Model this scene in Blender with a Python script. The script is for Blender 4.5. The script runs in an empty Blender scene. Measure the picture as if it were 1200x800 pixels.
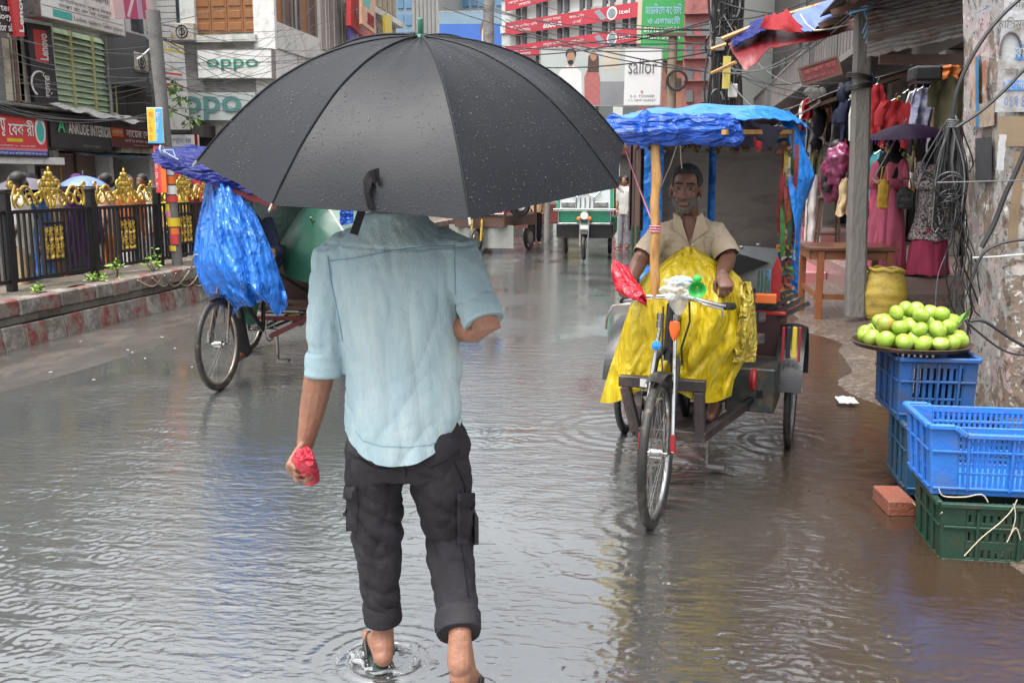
import bpy, bmesh, math, random
import numpy as np
from mathutils import Vector, Matrix, Euler, noise
from mathutils.bvhtree import BVHTree
from math import sin, cos, pi, radians, sqrt, atan2, floor

random.seed(7)
rng = np.random.default_rng(7)
S = bpy.context.scene
COL = S.collection

# ------------------------------------------------------------------ camera, sky, sun, exposure
FPX, CAM_H, YAW, PITCH = 1130.0, 1.55, radians(9.2), radians(9.55)
cam_data = bpy.data.cameras.new('camera')
cam = bpy.data.objects.new('camera', cam_data)
COL.objects.link(cam)
cam_data.sensor_width = 36.0
cam_data.lens = 36.0 * FPX / 1200.0
cam_data.clip_start = 0.05
cam_data.clip_end = 3000.0
cam.location = (0, 0, CAM_H)
cam.rotation_euler = (pi / 2 - PITCH, 0, YAW)
S.camera = cam

SUN_EL, SUN_ROT = radians(72), radians(215)
world = bpy.data.worlds.new('World')
S.world = world
world.use_nodes = True
wn, wl = world.node_tree.nodes, world.node_tree.links
bg = wn['Background']
sky = wn.new('ShaderNodeTexSky')
sky.sky_type = 'NISHITA'
sky.sun_disc = False
sky.sun_elevation = SUN_EL
sky.sun_rotation = SUN_ROT
sky.air_density = 1.0
sky.dust_density = 7.0
sky.ozone_density = 1.0
hs = wn.new('ShaderNodeHueSaturation')
hs.inputs['Saturation'].default_value = 0.2
wl.new(sky.outputs['Color'], hs.inputs['Color'])
wl.new(hs.outputs['Color'], bg.inputs['Color'])
bg.inputs['Strength'].default_value = 0.15

sun_d = bpy.data.lights.new('sun', 'SUN')
sun_d.energy = 0.5
sun_d.angle = radians(45)
sun_d.color = (1.0, 0.97, 0.93)
sun = bpy.data.objects.new('sun', sun_d)
COL.objects.link(sun)
# Nishita: rotation 0 puts the sun at +Y, turning towards +X
sdir = Vector((sin(SUN_ROT) * cos(SUN_EL), cos(SUN_ROT) * cos(SUN_EL), sin(SUN_EL)))
sun.rotation_euler = sdir.to_track_quat('Z', 'Y').to_euler()

S.view_settings.view_transform = 'Standard'
S.view_settings.look = 'None'
S.view_settings.gamma = 1.0
S.view_settings.use_curve_mapping = False
S.view_settings.exposure = 1.75
S.render.engine = 'CYCLES'
S.cycles.max_bounces = 6
S.cycles.diffuse_bounces = 2
S.cycles.use_denoising = True

# ------------------------------------------------------------------ measuring helpers (survey of the place)
_C = Vector((0, 0, CAM_H))
_Fh = Vector((-sin(YAW), cos(YAW), 0))
_F = _Fh * cos(PITCH) - Vector((0, 0, 1)) * sin(PITCH)
_R = Vector((cos(YAW), sin(YAW), 0))
_U = _R.cross(_F)

def at(px, py, X=None, Y=None, Z=None):
    """point of the street seen in direction (px, py), on the vertical/horizontal plane given"""
    d = _F * FPX + _R * (px - 600) - _U * (py - 400)
    if X is not None: k = X / d.x
    elif Y is not None: k = Y / d.y
    else: k = (Z - CAM_H) / d.z
    return _C + d * k

# ------------------------------------------------------------------ materials
MATS = {}
def M(name, col, rough=0.6, var=0.18, scale=6.0, bump=0.0, bscale=None, metal=0.0, spec=0.5, dirt=None,
      stretch=(1, 1, 1), coat=0.0, trans=0.0, ior=1.45, sheen=0.0, rvar=0.0, sss=0.0, alpha=1.0, detail=5.0):
    m = bpy.data.materials.new(name)
    MATS[name] = m
    m.use_nodes = True
    nt = m.node_tree; N = nt.nodes; L = nt.links
    b = N['Principled BSDF']
    tc = N.new('ShaderNodeTexCoord')
    oi = N.new('ShaderNodeObjectInfo')
    off = N.new('ShaderNodeVectorMath'); off.operation = 'MULTIPLY_ADD'
    rv = N.new('ShaderNodeCombineXYZ')
    for i in range(3): L.new(oi.outputs['Random'], rv.inputs[i])
    off.inputs[1].default_value = (37.0, 19.0, 53.0)
    L.new(rv.outputs[0], off.inputs[0]); L.new(tc.outputs['Object'], off.inputs[2])
    mp = N.new('ShaderNodeMapping')
    mp.inputs['Scale'].default_value = stretch
    L.new(off.outputs[0], mp.inputs['Vector'])
    nz = N.new('ShaderNodeTexNoise')
    nz.inputs['Scale'].default_value = scale
    nz.inputs['Detail'].default_value = detail
    nz.inputs['Roughness'].default_value = 0.6
    L.new(mp.outputs['Vector'], nz.inputs['Vector'])
    mix = N.new('ShaderNodeMix'); mix.data_type = 'RGBA'
    c = np.array(col[:3])*0.78            # colours lowered against raised exposure to brighten sky reflections; rain-soaked surfaces are darker
    mix.inputs['A'].default_value = (*np.clip(c * (1 - var * 1.6), 0, 1), 1)
    mix.inputs['B'].default_value = (*np.clip(c * (1 + var * 1.6), 0, 1), 1)
    L.new(nz.outputs['Fac'], mix.inputs['Factor'])
    out = mix.outputs['Result']
    if dirt:
        dcol, amt, dsc = dirt[:3]
        n2 = N.new('ShaderNodeTexNoise')
        n2.inputs['Scale'].default_value = dsc; n2.inputs['Detail'].default_value = 7.0
        n2.inputs['Roughness'].default_value = 0.7
        L.new(mp.outputs['Vector'], n2.inputs['Vector'])
        rp = N.new('ShaderNodeValToRGB')
        rp.color_ramp.elements[0].position = max(0.0, 0.62 - amt * 0.35)
        rp.color_ramp.elements[1].position = min(1.0, rp.color_ramp.elements[0].position + (dirt[3] if len(dirt) > 3 else 0.16))
        L.new(n2.outputs['Fac'], rp.inputs['Fac'])
        mx = N.new('ShaderNodeMix'); mx.data_type = 'RGBA'
        L.new(rp.outputs['Color'], mx.inputs['Factor'])
        L.new(out, mx.inputs['A']); mx.inputs['B'].default_value = (*dcol, 1)
        out = mx.outputs['Result']
    L.new(out, b.inputs['Base Color'])
    b.inputs['Roughness'].default_value = rough
    if rvar:
        mr = N.new('ShaderNodeMapRange')
        mr.inputs['To Min'].default_value = max(0.02, rough - rvar); mr.inputs['To Max'].default_value = min(1, rough + rvar)
        L.new(nz.outputs['Fac'], mr.inputs['Value']); L.new(mr.outputs['Result'], b.inputs['Roughness'])
    b.inputs['Metallic'].default_value = metal
    b.inputs['Specular IOR Level'].default_value = spec
    b.inputs['IOR'].default_value = ior
    b.inputs['Coat Weight'].default_value = coat
    b.inputs['Coat Roughness'].default_value = 0.15
    b.inputs['Transmission Weight'].default_value = trans
    b.inputs['Alpha'].default_value = alpha
    if sheen: b.inputs['Sheen Weight'].default_value = sheen
    if sss:
        b.inputs['Subsurface Weight'].default_value = sss
        b.inputs['Subsurface Radius'].default_value = (0.012, 0.005, 0.003)
    if bump:
        n3 = N.new('ShaderNodeTexNoise')
        n3.inputs['Scale'].default_value = bscale or scale * 4
        n3.inputs['Detail'].default_value = 6.0
        L.new(mp.outputs['Vector'], n3.inputs['Vector'])
        bp = N.new('ShaderNodeBump')
        bp.inputs['Strength'].default_value = min(1.0, bump)
        bp.inputs['Distance'].default_value = 0.01 if bump <= 1 else 0.01 * bump
        L.new(n3.outputs['Fac'], bp.inputs['Height'])
        L.new(bp.outputs['Normal'], b.inputs['Normal'])
    return m

def nodes_of(m):
    return m.node_tree.nodes, m.node_tree.links, m.node_tree.nodes['Principled BSDF']

def crinkle(m, sc=((11, .5), (27, .3)), dist=.02, stretch=(1, 1, 1), soft=.35):
    """sharp little facets of creased plastic or paper"""
    N, L, b = nodes_of(m)
    tc = N.new('ShaderNodeTexCoord'); mp = N.new('ShaderNodeMapping'); mp.inputs['Scale'].default_value = stretch; L.new(tc.outputs['Object'], mp.inputs[0])
    nd = N.new('ShaderNodeTexNoise'); nd.inputs['Scale'].default_value = 5; L.new(mp.outputs[0], nd.inputs['Vector'])
    ad = N.new('ShaderNodeVectorMath'); ad.operation = 'MULTIPLY_ADD'; ad.inputs[1].default_value = (soft,)*3
    L.new(nd.outputs['Color'], ad.inputs[0]); L.new(mp.outputs[0], ad.inputs[2])
    prev = None
    for s_, w in sc:
        v = N.new('ShaderNodeTexVoronoi'); v.inputs['Scale'].default_value = s_; L.new(ad.outputs[0], v.inputs['Vector'])
        mm = N.new('ShaderNodeMath'); mm.operation = 'MULTIPLY_ADD'; mm.inputs[1].default_value = w; L.new(v.outputs['Distance'], mm.inputs[0])
        if prev is not None: L.new(prev, mm.inputs[2])
        else: mm.inputs[2].default_value = 0
        prev = mm.outputs[0]
    bp = N.new('ShaderNodeBump'); bp.inputs['Strength'].default_value = 1.0; bp.inputs['Distance'].default_value = dist
    L.new(prev, bp.inputs['Height']); L.new(bp.outputs['Normal'], b.inputs['Normal'])
    return m

# ------------------------------------------------------------------ mesh builder
class MB:
    def __init__(s): s.v = []; s.f = []; s.mi = []; s.cur = 0
    def add(s, vs, fs):
        o = len(s.v)
        s.v.extend([tuple(v) for v in vs])
        for f in fs:
            s.f.append([i + o for i in f]); s.mi.append(s.cur)
        return s
    def box(s, c, d, rot=None):
        x, y, z = d[0] / 2, d[1] / 2, d[2] / 2
        vs = [Vector(p) for p in ((-x,-y,-z),(x,-y,-z),(x,y,-z),(-x,y,-z),(-x,-y,z),(x,-y,z),(x,y,z),(-x,y,z))]
        if rot is not None:
            R_ = rot if isinstance(rot, Matrix) else Matrix.Rotation(rot, 3, 'Z')
            vs = [R_ @ v for v in vs]
        c = Vector(c)
        return s.add([v + c for v in vs], [(0,3,2,1),(4,5,6,7),(0,1,5,4),(1,2,6,5),(2,3,7,6),(3,0,4,7)])
    def span(s, a, b):
        a, b = Vector(a), Vector(b)
        return s.box((a + b) / 2, (abs(b.x-a.x), abs(b.y-a.y), abs(b.z-a.z)))
    def bar(s, a, b, w, h, up=(0, 0, 1)):
        a, b = Vector(a), Vector(b); d = (b - a); ln = d.length; d.normalize()
        up = Vector(up)
        if abs(d.dot(up)) > 0.98: up = Vector((0, 1, 0))
        sx = d.cross(up).normalized(); sz = sx.cross(d)
        Rm = Matrix((d, sx, sz)).transposed()
        return s.box((a + b) / 2, (ln, w, h), Rm)
    def tube(s, pts, r, n=8, cap=True, closed=False):
        pts = [Vector(p) for p in pts]; m = len(pts)
        rs = r if isinstance(r, (list, tuple)) else [r] * m
        vs = []; fs = []
        prev = None
        for i, p in enumerate(pts):
            if closed: t = pts[(i + 1) % m] - pts[i - 1]
            else: t = pts[min(i + 1, m - 1)] - pts[max(i - 1, 0)]
            if t.length < 1e-9: t = Vector((0, 0, 1))
            t.normalize()
            if prev is None:
                a = Vector((0, 0, 1)) if abs(t.z) < 0.9 else Vector((1, 0, 0))
                u = t.cross(a).normalized()
            else:
                u = prev - t * prev.dot(t)
                u = u.normalized() if u.length > 1e-6 else t.orthogonal().normalized()
            prev = u; w = t.cross(u)
            for k in range(n):
                a = 2 * pi * k / n
                vs.append(p + (u * cos(a) + w * sin(a)) * rs[i])
        for i in range(m if closed else m - 1):
            j = (i + 1) % m
            for k in range(n):
                fs.append((i*n+k, i*n+(k+1)%n, j*n+(k+1)%n, j*n+k))
        if cap and not closed:
            fs.append(tuple(range(n))[::-1]); fs.append(tuple((m-1)*n + k for k in range(n)))
        return s.add(vs, fs)
    def rings(s, rings, cap=True, wrap=True):
        n = len(rings[0]); vs = [p for r in rings for p in r]; fs = []
        for i in range(len(rings) - 1):
            for k in range(n if wrap else n - 1):
                fs.append((i*n+k, i*n+(k+1)%n, (i+1)*n+(k+1)%n, (i+1)*n+k))
        if cap and wrap:
            fs.append(tuple(range(n))[::-1]); fs.append(tuple((len(rings)-1)*n + k for k in range(n)))
        return s.add(vs, fs)
    def loft(s, path, radii, side=(1, 0, 0), n=16, cap=True):
        """elliptical sections: radii[i] = (along side, across side)"""
        path = [Vector(p) for p in path]; m = len(path); rg = []
        for i, p in enumerate(path):
            t = (path[min(i+1, m-1)] - path[max(i-1, 0)]).normalized()
            sd = Vector(side); u = (sd - t * sd.dot(t)).normalized(); w = t.cross(u)
            ra, rb = radii[i] if isinstance(radii[i], (tuple, list)) else (radii[i], radii[i])
            rg.append([p + u * (ra * cos(2*pi*k/n)) + w * (rb * sin(2*pi*k/n)) for k in range(n)])
        return s.rings(rg, cap)
    def capsule(s, path, radii, side=(1, 0, 0), n=12):
        """loft with rounded ends"""
        path = [Vector(p) for p in path]
        R_ = [r if isinstance(r, (tuple, list)) else (r, r) for r in radii]
        d0 = (path[0] - path[1]).normalized(); d1 = (path[-1] - path[-2]).normalized()
        P, Q = [], []
        for a in (80, 50, 25):
            k = radians(a); h = min(R_[0])
            P.append(path[0] + d0 * h * sin(k)); Q.append((R_[0][0]*cos(k), R_[0][1]*cos(k)))
        P += path; Q += R_
        for a in (25, 50, 80):
            k = radians(a); h = min(R_[-1])
            P.append(path[-1] + d1 * h * sin(k)); Q.append((R_[-1][0]*cos(k), R_[-1][1]*cos(k)))
        return s.loft(P, Q, side, n)
    def lathe(s, prof, n=20, c=(0, 0, 0), mat=None, cap=True):
        rg = []
        for r, z in prof:
            row = [Vector((r*cos(2*pi*k/n), r*sin(2*pi*k/n), z)) for k in range(n)]
            if mat is not None: row = [mat @ p for p in row]
            rg.append([p + Vector(c) for p in row])
        return s.rings(rg, cap)
    def torus(s, c, R0, r, axis=(1, 0, 0), n=40, m=10, sy=1.0):
        ax = Vector(axis).normalized(); u = ax.orthogonal().normalized(); w = ax.cross(u); c = Vector(c)
        rg = []
        for i in range(n):
            a = 2*pi*i/n; d = u*cos(a) + w*sin(a)
            rg.append([c + d*(R0 + r*cos(2*pi*k/m)) + ax*(r*sy*sin(2*pi*k/m)) for k in range(m)])
        rg.append(rg[0])
        return s.rings(rg, cap=False)
    def ell(s, c, r, nu=14, nv=8, rot=None):
        c = Vector(c); rg = []
        for i in range(nv + 1):
            t = -pi/2 + pi*i/nv
            t = max(-pi/2 + .02, min(pi/2 - .02, t))
            row = []
            for k in range(nu):
                a = 2*pi*k/nu
                p = Vector((r[0]*cos(t)*cos(a), r[1]*cos(t)*sin(a), r[2]*sin(t)))
                if rot is not None: p = rot @ p
                row.append(p + c)
            rg.append(row)
        return s.rings(rg)
    def grid(s, fn, nu, nv):
        vs = [fn(i/nu, j/nv) for j in range(nv + 1) for i in range(nu + 1)]
        fs = [(j*(nu+1)+i, j*(nu+1)+i+1, (j+1)*(nu+1)+i+1, (j+1)*(nu+1)+i) for j in range(nv) for i in range(nu)]
        return s.add(vs, fs)
    def prism(s, poly, o, ux, uy, depth):
        """polygon (2D list) on plane o,ux,uy, thickened along the normal by depth"""
        o, ux, uy = Vector(o), Vector(ux), Vector(uy); nn = ux.cross(uy).normalized() * depth
        a = [o + ux*x + uy*y for x, y in poly]; n = len(a)
        fs = [tuple(range(n))[::-1], tuple(range(n, 2*n))] + [(k, (k+1) % n, n+(k+1) % n, n+k) for k in range(n)]
        return s.add(a + [p + nn for p in a], fs)
    def build(s, name, mat, parent=None, smooth=False, bevel=0, world=True, base=True, solid=0, kind=None, seg=1, **kw):
        """one mesh object. world=True: the vertices are world coordinates (moved into the parent's space)"""
        me = bpy.data.meshes.new(name)
        V = [Vector(v) for v in s.v]
        loc = Vector((0, 0, 0))
        if parent is not None:
            if world:
                inv = wm(parent).inverted(); V = [inv @ v for v in V]
        elif base and V:
            a = np.array([tuple(v) for v in V]); lo, hi = a.min(0), a.max(0)
            loc = Vector(((lo[0]+hi[0])/2, (lo[1]+hi[1])/2, lo[2])); V = [v - loc for v in V]
        me.from_pydata([tuple(v) for v in V], [], s.f)
        mats = mat if isinstance(mat, (list, tuple)) else [mat]
        for m in mats: me.materials.append(m)
        if len(mats) > 1: me.polygons.foreach_set('material_index', s.mi)
        bm = bmesh.new(); bm.from_mesh(me)
        bmesh.ops.recalc_face_normals(bm, faces=bm.faces)
        if bevel:
            bm.normal_update()
            ed = [e for e in bm.edges if len(e.link_faces) == 2 and e.calc_face_angle(0) > radians(30)]
            bmesh.ops.bevel(bm, geom=ed, offset=bevel, segments=seg, affect='EDGES', profile=0.7, clamp_overlap=True)
        if solid:
            bm.normal_update()
            rim = [e for e in bm.edges if len(e.link_faces) == 1]; F0 = bm.faces[:]
            rv = [(e.verts[0], e.verts[1]) if e.link_loops[0].vert is e.verts[0] else (e.verts[1], e.verts[0]) for e in rim]
            tw = {v: bm.verts.new(v.co - v.normal*abs(solid)) for v in bm.verts[:]}
            for f in F0: bm.faces.new([tw[v] for v in reversed(f.verts)])
            for a, b_ in rv: bm.faces.new((b_, a, tw[a], tw[b_]))
        bm.to_mesh(me); bm.free()
        if smooth:
            me.polygons.foreach_set('use_smooth', [True] * len(me.polygons))
            me.set_sharp_from_angle(angle=radians(50))
        o = bpy.data.objects.new(name, me)
        COL.objects.link(o)
        if parent is not None: o.parent = parent
        else: o.location = loc
        WM[o.name] = (wm(parent) if parent is not None else Matrix.Translation(loc))
        if kind: o['kind'] = kind
        tag(o, **kw)
        return o

WM = {}
def wm(o): return WM[o.name]
def tag(o, label=None, cat=None, group=None, kind=None):
    if label: o['label'] = label
    if cat: o['category'] = cat
    if group: o['group'] = group
    if kind: o['kind'] = kind
    return o
def thing(name, label, cat, loc=(0, 0, 0), rz=0.0, group=None):
    o = bpy.data.objects.new(name, None)
    COL.objects.link(o)
    o.empty_display_size = 0.1
    o.location = loc; o.rotation_euler = (0, 0, rz)
    WM[o.name] = Matrix.Translation(Vector(loc)) @ Matrix.Rotation(rz, 4, 'Z')
    return tag(o, label, cat, group)
def copy_tree(o, parent=None):
    c = o.copy(); COL.objects.link(c)
    if parent is not None: c.parent = parent
    for ch in list(o.children): copy_tree(ch, c)
    return c
def reuse(o, name, parent, mtx=None):
    """another piece that shares o's mesh"""
    c = bpy.data.objects.new(name, o.data); COL.objects.link(c)
    c.parent = parent
    if mtx is not None: c.matrix_local = mtx
    WM[c.name] = wm(parent) @ c.matrix_local if parent is not None else c.matrix_local
    return c

# remeshed soft bodies: overlapping lofts joined into one continuous surface
def remesh(mb, voxel, smooth=4):
    me = bpy.data.meshes.new('tmp'); me.from_pydata([tuple(v) for v in mb.v], [], mb.f)
    bm = bmesh.new(); bm.from_mesh(me); bmesh.ops.recalc_face_normals(bm, faces=bm.faces); bm.to_mesh(me); bm.free()
    o = bpy.data.objects.new('tmp', me); COL.objects.link(o)
    md = o.modifiers.new('r', 'REMESH'); md.mode = 'VOXEL'; md.voxel_size = voxel; md.adaptivity = 0
    if smooth:
        sm = o.modifiers.new('s', 'SMOOTH'); sm.iterations = smooth; sm.factor = 0.5
    dg = bpy.context.evaluated_depsgraph_get(); dg.update()
    ev = o.evaluated_get(dg); m2 = ev.to_mesh()
    nv = len(m2.vertices); co = np.empty(nv*3); m2.vertices.foreach_get('co', co); co = co.reshape(-1, 3)
    no = np.empty(nv*3); m2.vertices.foreach_get('normal', no); no = no.reshape(-1, 3)
    fs = [tuple(p.vertices) for p in m2.polygons]
    ev.to_mesh_clear(); bpy.data.objects.remove(o); bpy.data.meshes.remove(me)
    return co, no, fs
def crease(p, sc):
    return abs(noise.noise(Vector((p.x*sc[0], p.y*sc[1], p.z*sc[2]))))**.75 - .28
def fbm(p, sc, oct=3):
    return noise.fractal(Vector(p) * sc, 1.0, 2.0, oct)
def from_np(co, fs, cuts=()):
    """MB from arrays, with bits beyond cut planes removed: (point, normal, reach)"""
    mb = MB()
    if not cuts:
        return mb.add(co, fs)
    me = bpy.data.meshes.new('tmp'); me.from_pydata([tuple(map(float, v)) for v in co], [], fs)
    bm = bmesh.new(); bm.from_mesh(me)
    for p, n, reach in cuts:
        p, n = Vector(p), Vector(n).normalized()
        near = [f for f in bm.faces if (f.calc_center_median() - p).length < reach]
        geom = list({v for f in near for v in f.verts}) + list({e for f in near for e in f.edges}) + near
        bmesh.ops.bisect_plane(bm, geom=geom, plane_co=p, plane_no=n, dist=1e-5)
        dead = [v for v in bm.verts if (v.co - p).dot(n) > 1e-4 and (v.co - p).length < reach * 1.05]
        bmesh.ops.delete(bm, geom=dead, context='VERTS')
    bmesh.ops.remove_doubles(bm, verts=bm.verts[:], dist=3e-4); bmesh.ops.dissolve_degenerate(bm, edges=bm.edges[:], dist=2e-4)
    bm.verts.index_update(); bm.verts.ensure_lookup_table()
    seen = {}; sizes = []                       # drop cut-off scraps
    for v0 in bm.verts:
        if v0 in seen: continue
        st = [v0]; seen[v0] = len(sizes); n = 0
        while st:
            v = st.pop(); n += 1
            for e in v.link_edges:
                o = e.other_vert(v)
                if o not in seen: seen[o] = seen[v0]; st.append(o)
        sizes.append(n)
    big = max(sizes)
    bmesh.ops.delete(bm, geom=[v for v in bm.verts if sizes[seen[v]] < big*.2], context='VERTS')
    bm.verts.index_update()
    mb.add([v.co.copy() for v in bm.verts], [[v.index for v in f.verts] for f in bm.faces])
    bm.free(); bpy.data.meshes.remove(me)
    return mb

def cat(a, b, sag, n=14):
    a, b = Vector(a), Vector(b)
    return [a.lerp(b, i/n) - Vector((0, 0, sag * 4 * (i/n) * (1 - i/n))) for i in range(n + 1)]

# lettering: outline text laid on a face given by origin, unit right, unit up, fitted to w x h
def lettering(s, o, ux, uy, w, h, mat, parent, depth=0.004, fit=True, name='lettering', shear=0.0, bold=0.0):
    cu = bpy.data.curves.new('t', 'FONT'); cu.body = s; cu.size = 1.0; cu.shear = shear
    cu.resolution_u = 3; cu.offset = bold
    to = bpy.data.objects.new('t', cu); COL.objects.link(to)
    dg = bpy.context.evaluated_depsgraph_get(); dg.update()
    me = bpy.data.meshes.new_from_object(to.evaluated_get(dg))
    bpy.data.objects.remove(to); bpy.data.curves.remove(cu)
    n = len(me.vertices)
    if n == 0: return None
    co = np.empty(n*3); me.vertices.foreach_get('co', co); co = co.reshape(-1, 3)
    lo, hi = co.min(0), co.max(0); sz = np.maximum(hi - lo, 1e-6)
    kx, ky = w / sz[0], h / sz[1]
    if not fit: kx = ky = min(kx, ky)
    ux, uy, o = Vector(ux).normalized(), Vector(uy).normalized(), Vector(o); nn = ux.cross(uy).normalized()
    mb = MB()
    vs = [o + ux*((c[0]-lo[0])*kx) + uy*((c[1]-lo[1])*ky) + nn*depth for c in co]
    mb.add(vs, [tuple(p.vertices) for p in me.polygons])
    bpy.data.meshes.remove(me)
    ob = mb.build(name, mat, parent)
    return ob

def sign(name, label, bl, br, tl, face, cat_='sign', depth=0.08, frame=None, texts=(), shapes=(), group=None, fw=0.03, back=True):
    """board with its lower-left, lower-right and upper-left corners; texts: (x, y, w, h, string, material) in fractions"""
    bl, br, tl = Vector(bl), Vector(br), Vector(tl)
    U_, V_ = br - bl, tl - bl; W, H = U_.length, V_.length
    ux = U_.normalized(); nn = ux.cross(V_).normalized(); uy = nn.cross(ux)
    t = thing(name, label, cat_, (bl + br) / 2 - nn*depth/2, 0, group)
    mb = MB(); mb.prism([(0, 0), (W, 0), (W, H), (0, H)], bl - nn*depth, ux, uy, depth)
    mb.build('board', face, t)
    if frame:
        f = MB(); q = depth + 0.012
        for (a, b, c, d) in ((-fw/2, -fw/2, W+fw/2, fw/2), (-fw/2, H-fw/2, W+fw/2, H+fw/2), (-fw/2, fw/2+.001, fw/2, H-fw/2-.001), (W-fw/2, fw/2+.001, W+fw/2, H-fw/2-.001)):
            f.prism([(a, b), (c, b), (c, d), (a, d)], bl - nn*(depth + .002), ux, uy, q)
        f.build('frame', frame, t)
    for i, sh in enumerate(shapes):
        pn, poly, mt, lift = sh
        g = MB(); g.prism([(x*W, y*H) for x, y in poly], bl - nn*.001, ux, uy, 0.003 + lift)
        g.build(pn, mt, t)
    for (x, y, w, h, s_, mt, *rest) in texts:
        lettering(s_, bl + ux*(x*W) + uy*(y*H), ux, uy, w*W, h*H, mt, t, depth=rest[0] if rest else 0.014, bold=rest[1] if len(rest) > 1 else 0)
    return t
def rect(x0, y0, x1, y1): return [(x0, y0), (x1, y0), (x1, y1), (x0, y1)]
def oval(cx, cy, rx, ry, n=20): return [(cx + rx*cos(2*pi*k/n), cy + ry*sin(2*pi*k/n)) for k in range(n)]
# ------------------------------------------------------------------ palette
G_ = (0.05, 0.045, 0.04)
white = M('white_paint', (0.74, 0.75, 0.72), 0.5, 0.06, 2, dirt=((0.36, 0.35, 0.31), 0.25, 3))
whitewall = M('white_wall', (0.66, 0.67, 0.63), 0.75, 0.08, 1.2, 0.4, 20, dirt=((0.3, 0.29, 0.25), 0.42, 1.1))
cream = M('cream_wall', (0.60, 0.55, 0.42), 0.75, 0.1, 1.5, 0.4, 20, dirt=((0.25, 0.21, 0.16), 0.4, 1.5))
greywall = M('grey_wall', (0.30, 0.29, 0.28), 0.8, 0.2, 1.5, 0.5, 18, dirt=((0.13, 0.12, 0.11), 0.5, 1.3))
concrete = M('concrete', (0.25, 0.24, 0.22), 0.75, 0.25, 4, 0.6, 40, dirt=((0.12, 0.11, 0.10), 0.45, 3))
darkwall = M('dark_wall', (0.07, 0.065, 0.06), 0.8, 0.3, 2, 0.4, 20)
black = M('black_paint', (0.016, 0.016, 0.018), 0.32, 0.3, 12, 0.15, 60)
blackp = M('black_plastic', (0.02, 0.02, 0.021), 0.45, 0.3, 10)
rubber = M('rubber', (0.022, 0.021, 0.02), 0.55, 0.3, 14, 0.3, 80, dirt=((0.09, 0.075, 0.06), 0.25, 9))
cable_m = M('cable_black', (0.022, 0.022, 0.024), 0.5, 0.25, 9)
cable_g = M('cable_grey', (0.13, 0.13, 0.13), 0.45, 0.25, 9)
cable_w = M('cable_white', (0.55, 0.55, 0.52), 0.5, 0.1, 9)
chrome = M('chrome', (0.62, 0.62, 0.62), 0.22, 0.1, 20, metal=1.0, dirt=((0.25, 0.2, 0.15), 0.3, 14))
steel = M('steel', (0.42, 0.42, 0.41), 0.35, 0.15, 16, metal=0.9, dirt=((0.16, 0.1, 0.06), 0.35, 10))
gold = M('gold_paint', (0.62, 0.42, 0.07), 0.32, 0.25, 12, 0.2, 40, metal=0.35, dirt=((0.12, 0.08, 0.02), 0.35, 14))
red = M('red_paint', (0.34, 0.014, 0.018), 0.4, 0.15, 8, dirt=((0.2, 0.03, 0.03), 0.25, 7))
signred = M('sign_red', (0.62, 0.055, 0.06), 0.45, 0.08, 3)
maroon = M('maroon', (0.16, 0.035, 0.035), 0.5, 0.2, 4)
signblue = M('sign_blue', (0.04, 0.10, 0.38), 0.45, 0.1, 3)
skyblue = M('sky_blue', (0.08, 0.36, 0.62), 0.45, 0.12, 4)
green = M('green_paint', (0.02, 0.20, 0.11), 0.4, 0.15, 8)
signgreen = M('sign_green', (0.05, 0.36, 0.10), 0.5, 0.1, 2)
teal = M('teal', (0.06, 0.42, 0.36), 0.45, 0.1, 4)
oppogreen = M('logo_green', (0.02, 0.27, 0.17), 0.45, 0.1, 4)
yellow = M('yellow_paint', (0.68, 0.50, 0.03), 0.45, 0.12, 6)
orange = M('orange', (0.75, 0.16, 0.03), 0.45, 0.12, 6)
pinkp = M('pink_paint', (0.60, 0.22, 0.27), 0.6, 0.12, 3)
salmon = M('salmon_wall', (0.55, 0.27, 0.19), 0.8, 0.15, 1.0, 0.3, 12, dirt=((0.25, 0.12, 0.09), 0.35, .8))
pinkwall = M('pink_wall', (0.42, 0.16, 0.15), 0.8, 0.18, 1.0, 0.3, 12, dirt=((0.16, 0.07, 0.06), 0.4, .9))
wood = M('wood', (0.22, 0.085, 0.03), 0.5, 0.3, 5, 0.3, 30, stretch=(1, 1, 6))
woodx = M('table_wood', (0.13, 0.055, 0.03), 0.2, 0.3, 5, 0.3, 30, stretch=(6, 1, 1))
bamboo = M('bamboo', (0.50, 0.27, 0.09), 0.42, 0.2, 8, 0.2, 30, stretch=(4, 4, 1), dirt=((0.2, 0.09, 0.03), 0.3, 6))
brownshut = M('brown_timber', (0.30, 0.13, 0.05), 0.55, 0.2, 3, 0.3, 20, stretch=(5, 5, 1))
browndark = M('brown_dark', (0.12, 0.07, 0.05), 0.5, 0.2, 4)
glassd = M('window_dark', (0.05, 0.06, 0.065), 0.12, 0.3, 1.0, spec=0.7)
glassg = M('window_grey', (0.16, 0.18, 0.18), 0.15, 0.25, 1.0, spec=0.7)
brickm = M('brick_red', (0.27, 0.085, 0.05), 0.6, 0.3, 9, 1.0, 50, dirt=((.12, .07, .05), .4, 9))
straw = M('twine', (0.55, 0.48, 0.36), 0.8, 0.2, 30)
leafm = M('leaf', (0.11, 0.22, 0.03), 0.45, 0.35, 7)
leafb = M('leaf_bright', (0.22, 0.40, 0.03), 0.4, 0.3, 9)
stemm = M('stem', (0.12, 0.09, 0.05), 0.7, 0.2, 9)
skin_tan = M('skin_tan', (0.33, 0.16, 0.10), 0.45, 0.3, 14, 0.25, 180, sss=0.05, dirt=((.28, .11, .06), .4, 12, .4))
skin_dark = M('skin_dark', (0.15, 0.066, 0.04), 0.42, 0.25, 16, 0.15, 200, sss=0.05)
skin_mid = M('skin_mid', (0.27, 0.13, 0.08), 0.5, 0.1, 12)
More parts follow.
